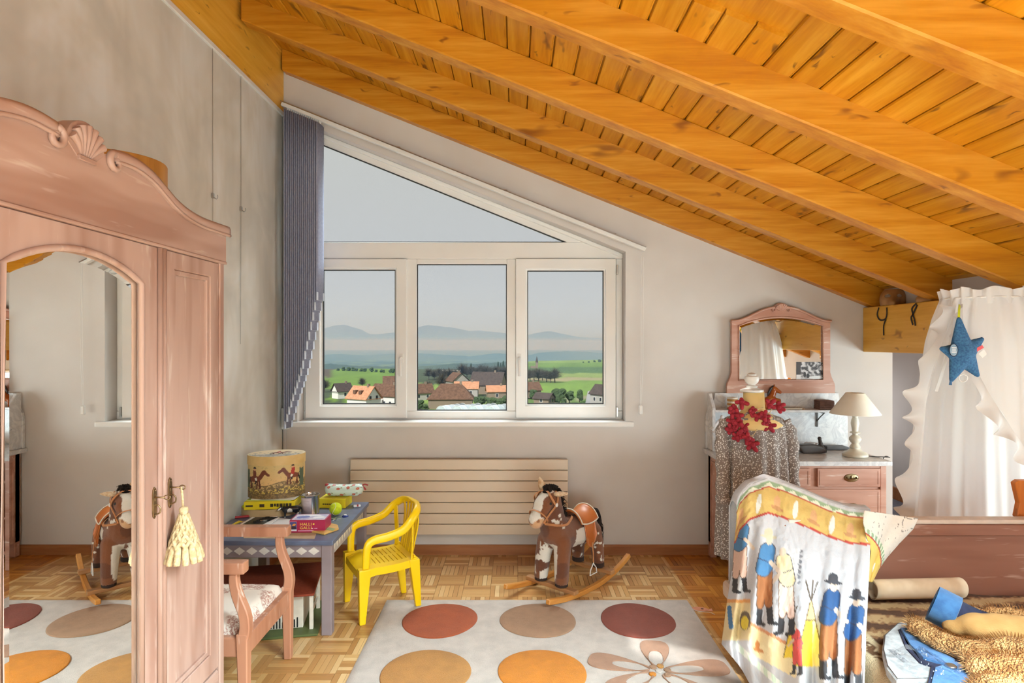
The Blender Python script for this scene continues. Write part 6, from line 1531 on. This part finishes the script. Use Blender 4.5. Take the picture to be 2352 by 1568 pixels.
M['duvet'] = colattr('printed_cotton', .85, bump=.5, bs=45, bd=.008)
mkobj('front_drape', cm, M['duvet'], dv_, thick=.004)
def backd(a, b):
    u, v = cl_px(a, 0); p = P(u, v, lerp(2.78, 2.52, a)); k = smooth(0, .35, b)
    return Vector((p.x+.02*b, p.y+.10*math.sin(min(1, b*3)*PI/2)+.06*b+.012*math.sin(a*30)*b, p.z+.012*math.sin(PI*min(1, b*4))-.55*b*b*.9-.02*b))
bm2 = MB().grid(backd, 90, 40).mesh('duvet_back', smooth=True); paint(bm2, lambda co, i: CW); mkobj('back_drape', bm2, M['duvet'], dv_, thick=.004)
# the turned-over corner hanging over the bed's end board
FLP = [((1985, 1172), (2108, 1190)), ((1982, 1200), (2096, 1215)), ((1990, 1232), (2066, 1246)), ((2000, 1265), (2036, 1280)), ((1996, 1300), (2018, 1306)), ((1994, 1335), (2003, 1337))]
def flap(a, b):
    t_ = b*(len(FLP)-1); i = min(len(FLP)-2, int(t_)); f = t_-i
    l = [lerp(FLP[i][0][k], FLP[i+1][0][k], f) for k in (0, 1)]; r = [lerp(FLP[i][1][k], FLP[i+1][1][k], f) for k in (0, 1)]
    u, v = lerp(l[0], r[0], a), lerp(l[1], r[1], a)
    y_ = lerp(2.470, 2.515, a)-.018*math.sin(a*8+b*2)*(1-b*.5)-.012*math.sin(PI*a)
    return P(u, v, y_)
NF = 70
fm_ = MB().grid(flap, NF, NF).mesh('duvet_corner', smooth=True)
def fcol(co, i):
    a = (i % NF)/(NF-1); b = (i//NF)/(NF-1); d = b*1.0-a*.42
    if d > .36: 
        if d > .50 and blob((a, b), (.45, .80), (.12, .07)): return S(236, 232, 222)
        return S(232, 196, 104)
    if d > .33: return CRD
    if d > .25: return CGR if (a*9+b*3) % 1 > .4 else S(222, 226, 206)
    n_ = abs(nz(a*5, b*5, 8))
    return S(120, 110, 106) if n_ < .012 else S(226, 216, 206)
paint(fm_, fcol); mkobj('turned_corner', fm_, M['duvet'], dv_, thick=.004)
# chair underneath
uc = thing('side_chair', 'pale upholstered chair almost hidden under the printed duvet', 'chair', (1.25, 2.8, 0))
M['oat'] = plain('oatmeal_cloth', S(206, 180, 160), .9)
MB().box(1.00, 1.42, 2.76, 2.96, .27, .35).build('seat', M['oat'], uc, bevel=.03, seg=3)
MB().box(1.22, 1.42, 2.72, 2.745, .30, .70).build('backrest', M['oat'], uc, bevel=.012, seg=2)
for x_ in (1.10, 1.38):
    for y_ in (2.80, 2.92): MB().box(x_-.016, x_+.016, y_-.016, y_+.016, 0, .28).build('leg', M['boxwood'], uc, bevel=.003)
# crumpled tissue on the floor
q = MB(); cpp = FL(1692, 1520); q.ball((0, 0, .06), (.045, .05, .075), 16)
q.v = [tuple(Vector(p)*(1+.32*nz(p[0]*40, p[1]*40, p[2]*40))+Vector((cpp.x+.012, cpp.y+.0, .022))) for p in q.v]
mz = min(p[2] for p in q.v); q.v = [(a, b, c-mz+.001) for a, b, c in q.v]
q.build('crumpled_tissue', M['paper'], label='crumpled white tissue on the floor under the duvet hem', cat='tissue')

# ------------------------------------------------------------------ canopy, star, pine bed end, masks
def voile():
    t = NT('white_voile'); t.set(Roughness=.9); t.color(S(248, 248, 250))
    tl_ = t.node('ShaderNodeBsdfTranslucent'); tl_.inputs[0].default_value = (*S(244, 242, 240), 1); mx = t.node('ShaderNodeMixShader'); mx.inputs[0].default_value = .40
    t.link(t.b.outputs[0], mx.inputs[1]); t.link(tl_.outputs[0], mx.inputs[2]); t.link(mx.outputs[0], t.out.inputs[0])
    return t.m
M['voile'] = voile()
CC = Vector((2.20, 2.84, 0)); CZT, CZB = 1.70, .28
cn = thing('bed_canopy', 'white ruffled voile bed canopy hanging from the rafters', 'canopy', (CC.x, CC.y, CZB))
def crad(b): return interp(b, [(0, .200), (.06, .232), (.14, .262), (.35, .30), (.7, .345), (1, .372)])
def phiL(b): return math.radians(lerp(206, 181, smooth(0, .35, b)))
def phiR(b): return math.radians(interp(b, [(0, -149), (.15, -139), (.3, -118), (.43, -98), (.51, -85), (1, -35)]))
def cpt(phi, b, fold=True):
    amp = .006+.022*b; r = crad(b)+(amp*(math.sin(phi*13+.8*math.sin(phi*3))+.4*math.sin(phi*29+b*2)) if fold else 0)
    return Vector((CC.x+r*math.cos(phi), CC.y+r*math.sin(phi)*.72, lerp(CZT, CZB, b)))
MB().grid(lambda a, b: cpt(lerp(phiL(b), phiR(b), a), b), 240, 50).build('curtain', M['voile'], cn, smooth=True)
for nm, ph, sg in (('left', phiL, 1), ('right', phiR, -1)):
    def ruf(a, b):
        bb = lerp(.03, .98, a); base = cpt(ph(bb), bb, False); p2_ = cpt(ph(bb)+.05, bb, False)
        tang = Vector((-math.sin(ph(bb)), math.cos(ph(bb))*.72, 0)); nrm_ = Vector((math.cos(ph(bb)), math.sin(ph(bb)), 0))
        wv_ = math.sin(a*62+1.3*math.sin(a*17)); w_ = .078*(1+.25*math.sin(a*19+2))
        if sg > 0: d = Vector((-.97, -.15, 0))
        else: d = Vector((-.70, -.35, -.55))
        return base+d*w_*b+Vector((.35, -.9, 0))*(.027*wv_*b)+Vector((0, 0, .012*math.cos(a*62)*b))
    MB().grid(ruf, 260, 8).build('edge_ruffle', M['voile'], cn, smooth=True)
def collar(a, b):
    ph = 2*PI*a; w_ = math.sin(ph*21+1.1*math.sin(ph*5)); r = .200+.012*w_*(.3+abs(b-.35)*1.4); return Vector((CC.x+r*math.cos(ph), CC.y+r*math.sin(ph)*.72, CZT-.028+.070*b+.008*math.sin(ph*9)*b))
MB().grid(collar, 260, 8, closeu=True).build('collar_ruffle', M['voile'], cn, smooth=True)
MB().tube([(CC.x+.198*math.cos(2*PI*k/40), CC.y+.198*.72*math.sin(2*PI*k/40), CZT) for k in range(40)], .005, 6, closed=True).build('hoop', M['white_trim'], cn)
MB().tube([(CC.x+.196, CC.y, CZT), (PX0, CC.y+.01, CZT-.01)], .006, 8).build('wall_arm', M['white_trim'], cn)
MB().strip(spline([cpt(phiL(.02), .02, False)+Vector((-.02, -.03, 0)), cpt(phiL(.1), .1, False)+Vector((-.012, -.05, 0)), cpt(phiL(.2), .2, False)+Vector((.01, -.05, 0)), cpt(phiL(.3), .3, False)+Vector((.012, -.045, 0))], 6), .014, .001, (0, 1, 0)).build('tie_ribbon', M['voile'], cn)
# star
Ys = 2.60
tips = [(2202, 728), (2258, 777), (2247, 864), (2184, 876), (2160, 800)]
cen = P(2210, 812, Ys)
q = MB()
for u_, v_ in tips:
    tp_ = P(u_, v_, Ys); q.capsule(cen, cen.lerp(tp_, .94), .054, .011, 12)
sr = thing('star_cushion', 'blue wool star with pull ring hanging in the canopy', 'star toy', tuple(P(2210, 876, Ys)))
q.v = [(a, Ys+(b-Ys)*.72, c) for a, b, c in q.v]
M['star'] = plain('blue_tweed', S(66, 116, 158), .95, S(44, 86, 130), 120, bump=.4, bs=400)
remesh(q, 'star_body', M['star'], sr, .0045, 6)
MB().strip([P(2202, 733, Ys), P(2203, 712, Ys+.02), P(2204, 700, Ys+.06)], .011, .0015, (0, 1, 0)).build('hanging_loop', plain('lime_ribbon', S(206, 214, 40), .7), sr)
pb = P(2190, 804, Ys-.034); MB().lathe([(.021, 0), (.021, .0015), (.003, .002)], pb, 24, Matrix.Rotation(PI/2, 3, 'X') @ Matrix.Diagonal((.85, 1.25, 1))).build('round_patch', plain('grey_blue_patch', S(150, 172, 190), .8, S(120, 146, 168), 60), sr)
MB().tube([pb+Vector((.0178*math.cos(2*PI*k/24), -.001, .0262*math.sin(2*PI*k/24))) for k in range(24)], .0015, 5, closed=True).build('patch_stitching', M['felt_navy'], sr)
for k in range(3): MB().cbox(tuple(pb+Vector((.001, -.002, .010-.009*k))), (.020-.004*(k == 1), .0012, .004)).build('patch_print', M['paper'], sr)
tg0 = P(2240, 805, Ys-.02); MB().strip([tg0, tg0+Vector((.030, -.004, .018))], .014, .0015, (0, 1, 0)).build('red_tag', plain('coral_red_tag', S(222, 96, 104), .7), sr)
MB().strip([tg0+Vector((.020, -.004, -.004)), tg0+Vector((.036, -.006, -.022))], .028, .0015, (0, 1, 0)).build('white_tag', M['paper'], sr)
rp = P(2212, 868, Ys); MB().tube([rp+Vector((.0185*math.cos(2*PI*k/28), 0, .0185*math.sin(2*PI*k/28)*.85)) for k in range(28)], .0025, 6, closed=True).build('pull_ring', M['white_trim'], sr, smooth=True)
MB().tube([P(2184, 872, Ys), P(2183, 884, Ys)], [.004, .006], 8).build('tassel_tip', M['felt_blue'], sr)
# pine bed end seen at the frame's right
pe = thing('pine_bed', 'orange pine bed end standing inside the canopy', 'bed', (2.5, 2.68, 0))
M['pine'] = wood('orange_pine', S(220, 128, 44), S(202, 108, 28), S(176, 86, 16), 2, .4, .4, var=0)
px_ = (2332-U0)*2.68/FPX; zt_ = EYE-(1101-V0)*2.68/FPX
MB().prism([(px_+.02, .05), (px_+.02, zt_-.18), (px_-.006, zt_-.16), (px_+.006, zt_-.10), (px_-.014, zt_-.012), (px_+.004, zt_), (px_+.46, zt_), (px_+.46, .05)], 'y', 2.662, 2.692).build('end_panel', M['pine'], pe, bevel=.003)
for x_ in (px_+.03, px_+.42): MB().box(x_, x_+.04, 2.655, 2.70, 0, .3).build('leg', M['pine'], pe, bevel=.004)
# masks on the purlin
M['gold_mask'] = plain('antique_gold_mask', S(176, 132, 84), .4, S(150, 106, 62), 12, metal=.3); M['ribbon'] = plain('black_ribbon', S(44, 34, 30), .6); M['mask_in'] = plain('white_mask_lining', S(210, 204, 198), .8)
def mask(name, lab, u_, w_, h_, beak, grp):
    x_ = 2.50; y_ = FPX*x_/(u_-U0); base = Vector((x_, y_, PZ1+.001)); t_ = thing(name, lab, 'mask', tuple(base), -.5, group=grp)
    q = MB()
    for k in range(2):
        pass
    def sf(a, b):
        th = lerp(-1.45, 1.45, a); zz = lerp(0, 1, b); rr = w_/2*math.sqrt(max(.02, 1-(zz*1.06-.35)**2*1.2)); bk = beak*math.exp(-(th/.35)**2)*smooth(.75, .1, zz)
        return Vector((rr*math.sin(th), -(rr*.75*math.cos(th)+bk)+w_*.2, zz*h_))
    m_ = MB().grid(sf, 60, 34); keep = []
    for f in m_.f:
        c = sum((Vector(m_.v[i]) for i in f), Vector())/4
        e = min(((c.x-s_*w_*.21)/(w_*.10))**2+((c.z-h_*.58)/(h_*.11))**2 for s_ in (1, -1))
        if e > 1 or c.y > 0: keep.append(f)
    m_.f = keep; m_.build('face', M['gold_mask'], t_, world=False, smooth=True, thick=.004)
    return t_, base
m1, b1 = mask('bird_mask', 'gold half mask with a beak and black ribbon on the purlin', 2052, .155, .105, .05, 'masks on the purlin')
m2, b2 = mask('flat_mask', 'low gold eye mask with black ribbon lying on the purlin', 2138, .15, .045, .01, 'masks on the purlin')
def ribbon(par, pix):
    pts = []
    for u_, v_ in pix: y_ = FPX*PX0/(u_-U0); pts.append(Vector((PX0-.004, y_, EYE-(v_-V0)*y_/FPX)))
    o = MB().strip(spline(pts, 5), .011, .0016, (1, 0, 0)).build('ribbon', M['ribbon'], None); o.parent = par; o.matrix_parent_inverse = (Matrix.Translation(par.location) @ Matrix.Rotation(par.rotation_euler.z, 4, 'Z')).inverted()
ribbon(m1, [(2020, 706), (2016, 722), (2022, 734), (2034, 733), (2038, 722), (2038, 706)]); ribbon(m1, [(2036, 733), (2031, 748), (2031, 770)])
ribbon(m2, [(2106, 697), (2096, 708), (2098, 720), (2102, 735), (2104, 748)]); ribbon(m2, [(2108, 700), (2098, 722), (2094, 730), (2098, 746)])
# ------------------------------------------------------------------ the view: fields, village, hills, haze
GZ = -20.0
def GP(u, v): return P(u, v, FPX*(EYE-GZ)/(v-V0))
def field_color(u, v):
    n_ = nz(u*.02, v*.06, 3); m_ = nz(u*.15, v*.3, 5)
    g1, g2, g3 = (112, 146, 52), (92, 128, 50), (136, 164, 78); br, tn, dk = (96, 84, 66), (170, 160, 120), (74, 88, 58)
    if u < 945:
        if v < 866 and u < 768-(v-850)*.4: c = br
        elif v < 893 and v < 892-(u-850)*.32: c = g1
        elif v < 905: c = br if u > 800 else dk
        else: c = g1 if m_ > .05 else dk
    elif u < 1190: c = g3 if (v > 880 and n_ > -.1) else dk
    else:
        if v < 833: c = g3
        elif v < 843: c = g1
        elif v < 857: c = (84, 118, 62)
        elif v < 867: c = (140, 160, 84)
        elif v < 874: c = tn
        elif v < 908: c = (124, 158, 66)
        else: c = g2 if m_ < .1 else (150, 146, 116)
    k = .94+.10*n_+.08*m_; return S(*[min(255, x*k) for x in c])
NU, NVV = 220, 150
def terr(a, b):
    u = lerp(-300, 2700, a); y_ = 45*(9000/45)**b
    y0_ = lerp(470, 690, smooth(1150, 1230, u)); z_ = GZ-60*smooth(y0_, y0_*1.8, y_)-40*smooth(1500, 5000, y_)
    z_ += (1.6*nz(u*.004, y_*.006) if y_ > 120 else 0)*min(1, y_/400)
    p = P(u, V0, y_); return Vector((p.x, y_, z_))
te = MB().grid(terr, NU, NVV).mesh('ground_outside', smooth=True)
def tcolr(co, i):
    y_ = float(co[1]); u = U0+FPX*co[0]/y_; v = V0+(EYE-float(co[2]))*FPX/y_
    if y_ > 720: return S(70, 90, 60) if nz(u*.03, y_*.004) > -.1 else S(106, 128, 78)
    return field_color(u, v)
paint(te, tcolr)
mkobj('ground_outside', te, colattr('farmland', .95), kind='structure')
def ridge(name, prof, yc, lab, cat, col, rough_=1.0, step=6):
    us = [prof[0][0]+k*step for k in range(int((prof[-1][0]-prof[0][0])/step)+1)]; m_ = MB(); n_ = len(us)
    rows = ((.90, None, 0), (.95, .55, 0), (1.0, 1.0, 0), (1.06, .45, 0), (1.12, None, 0))
    def pt(a, b):
        i = int(round(a*(n_-1))); k = int(round(b*4)); u = us[i]; f, hgt, _ = rows[k]
        zt_ = EYE-(interp(u, prof)+rough_*(nz(u*.11, yc)+.6*nz(u*.4, yc, 2))-V0)*yc/FPX; zb_ = min(-100, zt_-60)
        z_ = zb_ if hgt is None else lerp(zb_, zt_, hgt)+(0 if hgt == 1 else .1*(zt_-zb_)*nz(u*.05, k*3))
        q_ = P(u, V0, yc); return Vector((q_.x*f, yc*f, z_))
    m_.grid(pt, n_, 5); return m_.build(name, col, smooth=True, label=lab, cat=cat)
M['forest'] = plain('distant_woods', S(58, 74, 52), .95, S(92, 106, 70), .004, 5); M['hillmat'] = plain('distant_hills', S(70, 86, 66), .95, S(104, 116, 84), .0015, 5); M['rock'] = plain('mountain_slopes', S(96, 104, 108), .95, S(70, 82, 84), .0004, 5)
ridge('wooded_ridge', [(-200, 842), (600, 846), (735, 838), (760, 835), (820, 840), (912, 842), (960, 842), (1010, 838), (1050, 834), (1090, 836), (1164, 830), (1210, 834), (1260, 840), (1400, 838), (2600, 838)], 1250, 'nearer dark blue wooded ridge beyond the fields', 'hill', M['forest'], 2.0)
ridge('hill_range', [(-200, 815), (700, 816), (780, 813), (840, 816), (900, 812), (960, 811), (1010, 814), (1080, 818), (1140, 811), (1164, 813), (1210, 816), (1240, 810), (1300, 806), (1350, 808), (1391, 812), (1450, 812), (2600, 812)], 3800, 'pale blue range of low hills below the mountains', 'hill', M['hillmat'], 1.2)
ridge('mountain_range', [(-300, 775), (600, 768), (700, 770), (760, 749), (790, 745), (830, 757), (852, 768), (880, 766), (930, 760), (958, 752), (980, 746), (1040, 752), (1080, 760), (1100, 759), (1164, 765), (1200, 772), (1240, 763), (1262, 760), (1300, 768), (1330, 774), (1391, 777), (1500, 781), (2600, 778)], 21000, 'faint mountain range rising out of the haze', 'mountain', M['rock'], 1.0)
# houses
M['render_white'] = plain('white_render', S(232, 230, 226), .9); M['render_grey'] = plain('grey_render', S(176, 172, 168), .9); M['stone_wall'] = plain('brown_stone', S(140, 124, 108), .9)
M['tile_orange'] = plain('orange_roof_tiles', S(204, 150, 116), .85, S(184, 128, 96), 1.5); M['tile_brown'] = plain('brown_roof_tiles', S(118, 88, 70), .9, S(96, 70, 56), 1.2); M['tile_dark'] = plain('dark_roof_tiles', S(86, 74, 70), .9, S(70, 60, 58), 1.2)
M['dark_window'] = plain('dark_panes', S(60, 64, 72), .3)
def house(u, v, L, D, hw, hr, yaw, wm, rm2, lab, nwin=3, hip=0.0, chim=True, name='house'):
    g = GP(u, v); t_ = thing(name, lab, 'house', tuple(g), yaw)
    MB().box(-L/2, L/2, -D/2, D/2, 0, hw).prism([(-D/2, hw), (D/2, hw), (0, hw+hr*(1-hip))], 'x', -L/2+.01+hip*L*.22, L/2-.01-hip*L*.22).build('walls', wm, t_, world=False)
    e = .5; r = MB(); k = (L/2+e)-hip*L*.30
    vs = [(-L/2-e, -D/2-e, hw-.25), (L/2+e, -D/2-e, hw-.25), (k, 0, hw+hr), (-k, 0, hw+hr), (-L/2-e, D/2+e, hw-.25), (L/2+e, D/2+e, hw-.25)]
    up = [(a, b, c+.22) for a, b, c in vs]
    fs = [(0, 1, 2, 3), (3, 2, 5, 4)]+([(0, 3, 4), (1, 5, 2)] if hip else [])
    r.add(vs+up, fs+[tuple(i+6 for i in f[::-1]) for f in fs]+[(0, 6, 7, 1), (4, 5, 11, 10), (0, 4, 10, 6), (1, 7, 11, 5)])
    ro_ = r.build('roof', rm2, t_, world=False)
    if chim: MB().box(L*.2, L*.2+.7, -.4, .4, hw+hr*.5, hw+hr+.9).build('chimney', M['stone_wall'], ro_, world=False)
    for k in range(nwin):
        x_ = -L/2+L*(k+.7)/(nwin+.4); f_ = MB().frame([(x_-.55, .9), (x_+.55, .9), (x_+.55, 2.3), (x_-.55, 2.3)], [(x_-.45, 1.0), (x_+.45, 1.0), (x_+.45, 2.2), (x_-.45, 2.2)], 'y', -D/2-.06, -D/2+.02).build('window', M['render_white'], t_, world=False)
        MB().box(x_-.46, x_+.46, -D/2-.03, -D/2+.01, .98, 2.22).build('pane', M['dark_window'], f_, world=False)
    for k in range(2 if nwin else 0):
        for zz in ((.9, 3.4) if hw+hr > 5 else (.9,)):
            if zz > hw: continue
            y_ = -D*.22+k*D*.44; MB().box(L/2-.02, L/2+.03, y_-.45, y_+.45, zz, zz+1.25).build('gable_window', M['dark_window'], t_, world=False)
    return t_
hA = house(836, 941, 8.4, 6.4, 3.8, 3.6, -.55, M['render_white'], M['tile_orange'], 'white gabled house with bright orange tiled roof')
for k in (-1.6, .8):
    d_ = MB().box(k-.55, k+.55, -2.6, -1.0, 5.2, 6.3).build('dormer', M['tile_brown'], hA, world=False)
house(893, 934, 11, 7.5, 4.0, 3.4, -.5, M['render_white'], M['tile_brown'], 'long white house with weathered brown roof beside the orange roofed one', 4)
house(786, 914, 6, 5, 2.8, 2.8, .75, M['render_white'], M['tile_dark'], 'small white cottage with dark roof by the green field', 1)
house(915, 902, 12, 8, 3, 4.0, .2, M['stone_wall'], M['tile_brown'], 'brown farmhouse half hidden behind the orange roof', 2)
house(1036, 936, 14, 9, 3.3, 4.4, .05, M['stone_wall'], M['tile_brown'], 'broad barn with hipped brown roof behind the tunnels', 0, hip=1.0)
house(1050, 898, 8, 7.5, 4.6, 3.4, -1.05, M['render_grey'], M['tile_brown'], 'grey gabled house between bare trees and barn', 2)
house(1072, 909, 9, 6, 3.2, 2.4, .0, M['render_grey'], M['tile_orange'], 'low house with pale orange roof behind the barn', 2)
house(1122, 903, 13, 10, 3.8, 5.0, -.25, M['stone_wall'], M['tile_dark'], 'tall dark roofed barn among bare trees', 0)
house(1140, 916, 7, 5, 3.0, 2.0, .15, M['stone_wall'], M['tile_orange'], 'small orange roofed annex in front of the dark barn', 1)
house(966, 918, 8, 6, 2.8, 3.0, .5, M['render_grey'], M['tile_brown'], 'brown roofed cottage at the edge of the village', 2)
house(1250, 928, 5.6, 5, 2.2, 1.6, -.5, M['stone_wall'], M['tile_dark'], 'low grey shed beside the clipped bushes', 1, chim=False, name='shed')
house(1386, 926, 7, 6, 3.4, 3.0, -.9, M['render_grey'], M['tile_dark'], 'grey house by the road below the green field', 2)
house(1214, 912, 8, 6, 3.0, 2.8, .4, M['stone_wall'], M['tile_brown'], 'brown house half hidden by trees beside the shed', 1)
wh = thing('storage_hall', 'long white hall far off between the trees', 'hall', tuple(GP(1037, 860)))
g = GP(1037, 860); MB().box(g.x-6, g.x+6, g.y-4, g.y+4, GZ, GZ+2.2).build('walls', M['render_white'], wh); MB().prism([(g.x-6.4, GZ+2.2), (g.x+6.4, GZ+2.2), (g.x+6, GZ+2.9), (g.x-6, GZ+2.9)], 'y', g.y-4.4, g.y+4.4).build('roof', M['render_white'], wh)
g = GP(1233, 846); ch = thing('church', 'distant church with pointed spire beyond the trees', 'church', tuple(g)); MB().box(g.x-1, g.x+1, g.y-1, g.y+1, GZ, GZ+5).build('tower', M['stone_wall'], ch); MB().lathe([(1.2, GZ+5), (.05, GZ+10)], (g.x, g.y, 0), 8).build('spire', M['tile_dark'], ch); MB().box(g.x-5, g.x-1, g.y-1.5, g.y+1.5, GZ, GZ+2).build('nave', M['stone_wall'], ch)
# plastic tunnels
M['plastic'] = plain('milky_tunnel_plastic', S(196, 208, 214), .35, S(176, 190, 198), .6); 
pt_groups = 'plastic tunnels by the barn'
for k in range(4):
    g = GP(1018+k*37, 949); t_ = thing('plastic_tunnel', 'milky plastic growing tunnel in the row before the barn', 'tunnel', tuple(g), -.62, group=pt_groups)
    sk = MB(); sk.grid(lambda a, b: Vector((2.2*math.cos(PI*a), lerp(-1, 9, b), 2.3*math.sin(PI*a))), 14, 2); sk.build('cover', M['plastic'], t_, world=False, smooth=True, thick=.05)
    MB().prism([(2.15*math.cos(PI*i/12), 2.25*math.sin(PI*i/12)) for i in range(13)], 'y', -1.0, -.95).build('end_sheet', M['plastic'], t_, world=False)
    for j in range(5): MB().tube([(2.24*math.cos(PI*i/12), -1+j*2.5, 2.34*math.sin(PI*i/12)) for i in range(13)], .06, 5).build('hoop', M['render_white'], t_, world=False)
# road
ra0, ra1, rb0, rb1 = GP(1342, 940), GP(1360, 940), GP(1350, 898), GP(1358, 898)
MB().add([tuple(Vector(p)+Vector((0, 0, .12))) for p in (ra0, ra1, rb1, rb0)]+[tuple(Vector(p)+Vector((0, 0, -.5))) for p in (ra0, ra1, rb1, rb0)], [(0, 1, 2, 3), (0, 4, 5, 1), (1, 5, 6, 2), (2, 6, 7, 3), (3, 7, 4, 0)]).build('road', plain('grey_asphalt', S(170, 170, 172), .9), kind='structure')
# trees
M['twig'] = plain('bare_twigs', S(92, 86, 74), .95, S(70, 68, 58), .5); M['bark'] = plain('bark', S(84, 74, 62), .95); M['leaf'] = plain('dark_foliage', S(72, 92, 56), .95, S(52, 70, 44), .9, bump=.6, bs=3, bd=.2); M['conif'] = plain('conifer_green', S(48, 68, 50), .95, S(38, 54, 42), .8)
RT = random.Random(11)
def tree_meshes():
    out = {}
    for kd in range(2):
        tr = MB(); tr.tube([(0, 0, -.05), (.02, 0, .25), (-.01, .01, .5)], [.035, .026, .016], 6); cr_ = MB()
        for k in range(420):
            a = RT.uniform(0, 2*PI); e = RT.uniform(.15, 1.45); L = RT.uniform(.18, .40); s0 = Vector((0, 0, RT.uniform(.24, .62))); d = Vector((math.cos(a)*math.cos(e), math.sin(a)*math.cos(e), math.sin(e)*.9))
            p0 = s0+d*RT.uniform(.0, .18); p1 = p0+d*L*.6+Vector((RT.uniform(-.03, .03), RT.uniform(-.03, .03), 0)); p2 = p1+d*L*.5+Vector((RT.uniform(-.05, .05), RT.uniform(-.05, .05), .02))
            cr_.tube([p0, p1, p2], [.008, .006, .003], 3)
        out['bare%d' % kd] = (tr.mesh('trunk'), cr_.mesh('crown'))
    for kd in range(2):
        tr = MB(); tr.tube([(0, 0, -.05), (0, 0, .4)], [.05, .04], 6); cr_ = MB()
        for k in range(9):
            a = RT.uniform(0, 2*PI); r = RT.uniform(0, .20); c = Vector((r*math.cos(a), r*math.sin(a), RT.uniform(.3, .78))); q = MB().ball(c, RT.uniform(.16, .24), 7)
            q.v = [tuple(c+(Vector(p)-c)*(1+.35*nz(p[0]*14+k, p[1]*14, p[2]*14))) for p in q.v]; cr_.add(q.v, q.f)
        out['bush%d' % kd] = (tr.mesh('trunk'), cr_.mesh('crown'))
    tr = MB(); tr.tube([(0, 0, -.05), (0, 0, .3)], [.04, .03], 6); cr_ = MB()
    for k in range(6): cr_.lathe([(.20*(1-k/7.5), .12+k*.13), (.02, .36+k*.13)], (0, 0, 0), 9)
    out['conif'] = (tr.mesh('trunk'), cr_.mesh('crown')); return out
TM = tree_meshes()
for k, (a, b) in TM.items(): a.materials.append(M['bark']); b.materials.append(M['twig'] if k.startswith('bare') else M['leaf'] if k.startswith('bush') else M['conif'])
def tree(kind, u, v, hpx, lab, grp, wide=1.0):
    g = GP(u, v); h = hpx*g.y/FPX; t_ = thing({'bare': 'bare_tree', 'bush': 'bushy_tree', 'coni': 'conifer'}[kind[:4]], lab, 'tree', tuple(g), RT.uniform(0, 6.28), group=grp); t_.scale = (h*wide, h*wide, h)
    for me, nm in zip(TM[kind], ('trunk', 'crown')):
        o = bpy.data.objects.new(nm, me); COL.objects.link(o); o.parent = t_
for u, v, h in ((746, 900, 30), (832, 890, 24)): tree('bare0', u, v, h, 'lone bare tree standing at the edge of the green field', 'lone bare trees by the left field', 1.1)
for k in range(15): tree('bush%d' % (k % 2), 778+k*10.5+RT.uniform(-3, 3), 853+k*.35, RT.uniform(8, 14), 'small dark tree in the row along the field crest', 'trees along the green field crest', 1.3)
for k in range(6): tree('bare%d' % (k % 2), 985+k*12, 872+RT.uniform(-3, 3), RT.uniform(22, 30), 'bare tree in the grove behind the grey gabled house', 'bare grove behind the village', 1.2)
for u, v, h in ((1016, 897, 42), (984, 902, 30)): tree('bare1', u, v, h, 'tall bare tree standing beside the grey gabled house', 'tall bare trees in the village', 1.0)
for k in range(10): tree('bare%d' % (k % 2), 1062+k*11, 868+RT.uniform(-3, 3), RT.uniform(24, 34), 'bare tree in the wood behind the dark roofed barn', 'bare wood behind the barn', 1.2)
for u, v, h in ((1082, 858, 24), (1144, 850, 20), (1156, 850, 22), (1150, 850, 17)): tree('conif', u, v, h, 'dark pointed conifer rising above the bare wood', 'conifers above the wood', 1.3)
for u, v, h in ((962, 942, 28), (978, 946, 20), (1108, 932, 26), (1126, 938, 30), (1146, 940, 30), (1162, 938, 34), (1096, 926, 18)): tree('bush%d' % (int(u) % 2), u, v, h, 'dark green garden bush around the barn', 'garden bushes around the barn', 1.25)
for k in range(8): tree('bare%d' % (k % 2), 1208+k*9.5, 876+RT.uniform(-3, 3), RT.uniform(26, 38), 'bare tree in the grove beside the striped fields', 'bare grove by the right fields', 1.25)
for u, v, h, kd in ((1284, 926, 40, 'bush0'), (1308, 924, 28, 'bush1'), (1264, 928, 24, 'bush1'), (1226, 915, 24, 'bush0'), (1296, 930, 18, 'bush0')): tree(kd, u, v, h, 'clipped dark bush beside the low grey shed', 'clipped bushes by the shed', 1.2)
tree('bush0', 1331, 922, 32, 'slim brown conical tree between bushes and road', None, .8)
for u, v, h in ((1352, 834, 5), (1366, 833, 6), (1378, 833, 8), (1387, 832, 6), (1340, 834, 4)): tree('bush1', u, v, h, 'tiny tree on the crest of the far field', 'trees on the far field crest', 1.6)
# haze: a low dense layer and a thin high one
def haze(name, x0, x1, y0, y1, z0, z1, dens, col, ani):
    m_ = bpy.data.materials.new(name); m_.use_nodes = True; t_ = m_.node_tree; t_.nodes.clear(); o = t_.nodes.new('ShaderNodeOutputMaterial'); s_ = t_.nodes.new('ShaderNodeVolumeScatter')
    s_.inputs['Color'].default_value = (*col, 1); s_.inputs['Density'].default_value = dens; s_.inputs['Anisotropy'].default_value = ani; t_.links.new(s_.outputs[0], o.inputs['Volume'])
    return MB().box(x0, x1, y0, y1, z0, z1).build(name, m_, kind='stuff', label='pale blue haze lying over the valley', cat='haze')
haze('valley_haze', -30000, 30000, 170, 4600, -170, 40, 5.0e-4, (.25, .55, 1.0), .08)
haze('far_haze', -30000, 30000, 4601, 26000, -170, 40, 3.0e-4, (.85, .92, 1.0), .08)
haze('upper_haze', -30000, 30000, 170, 26000, 40.5, 1400, 5.0e-5, (.66, .80, 1.0), .08)
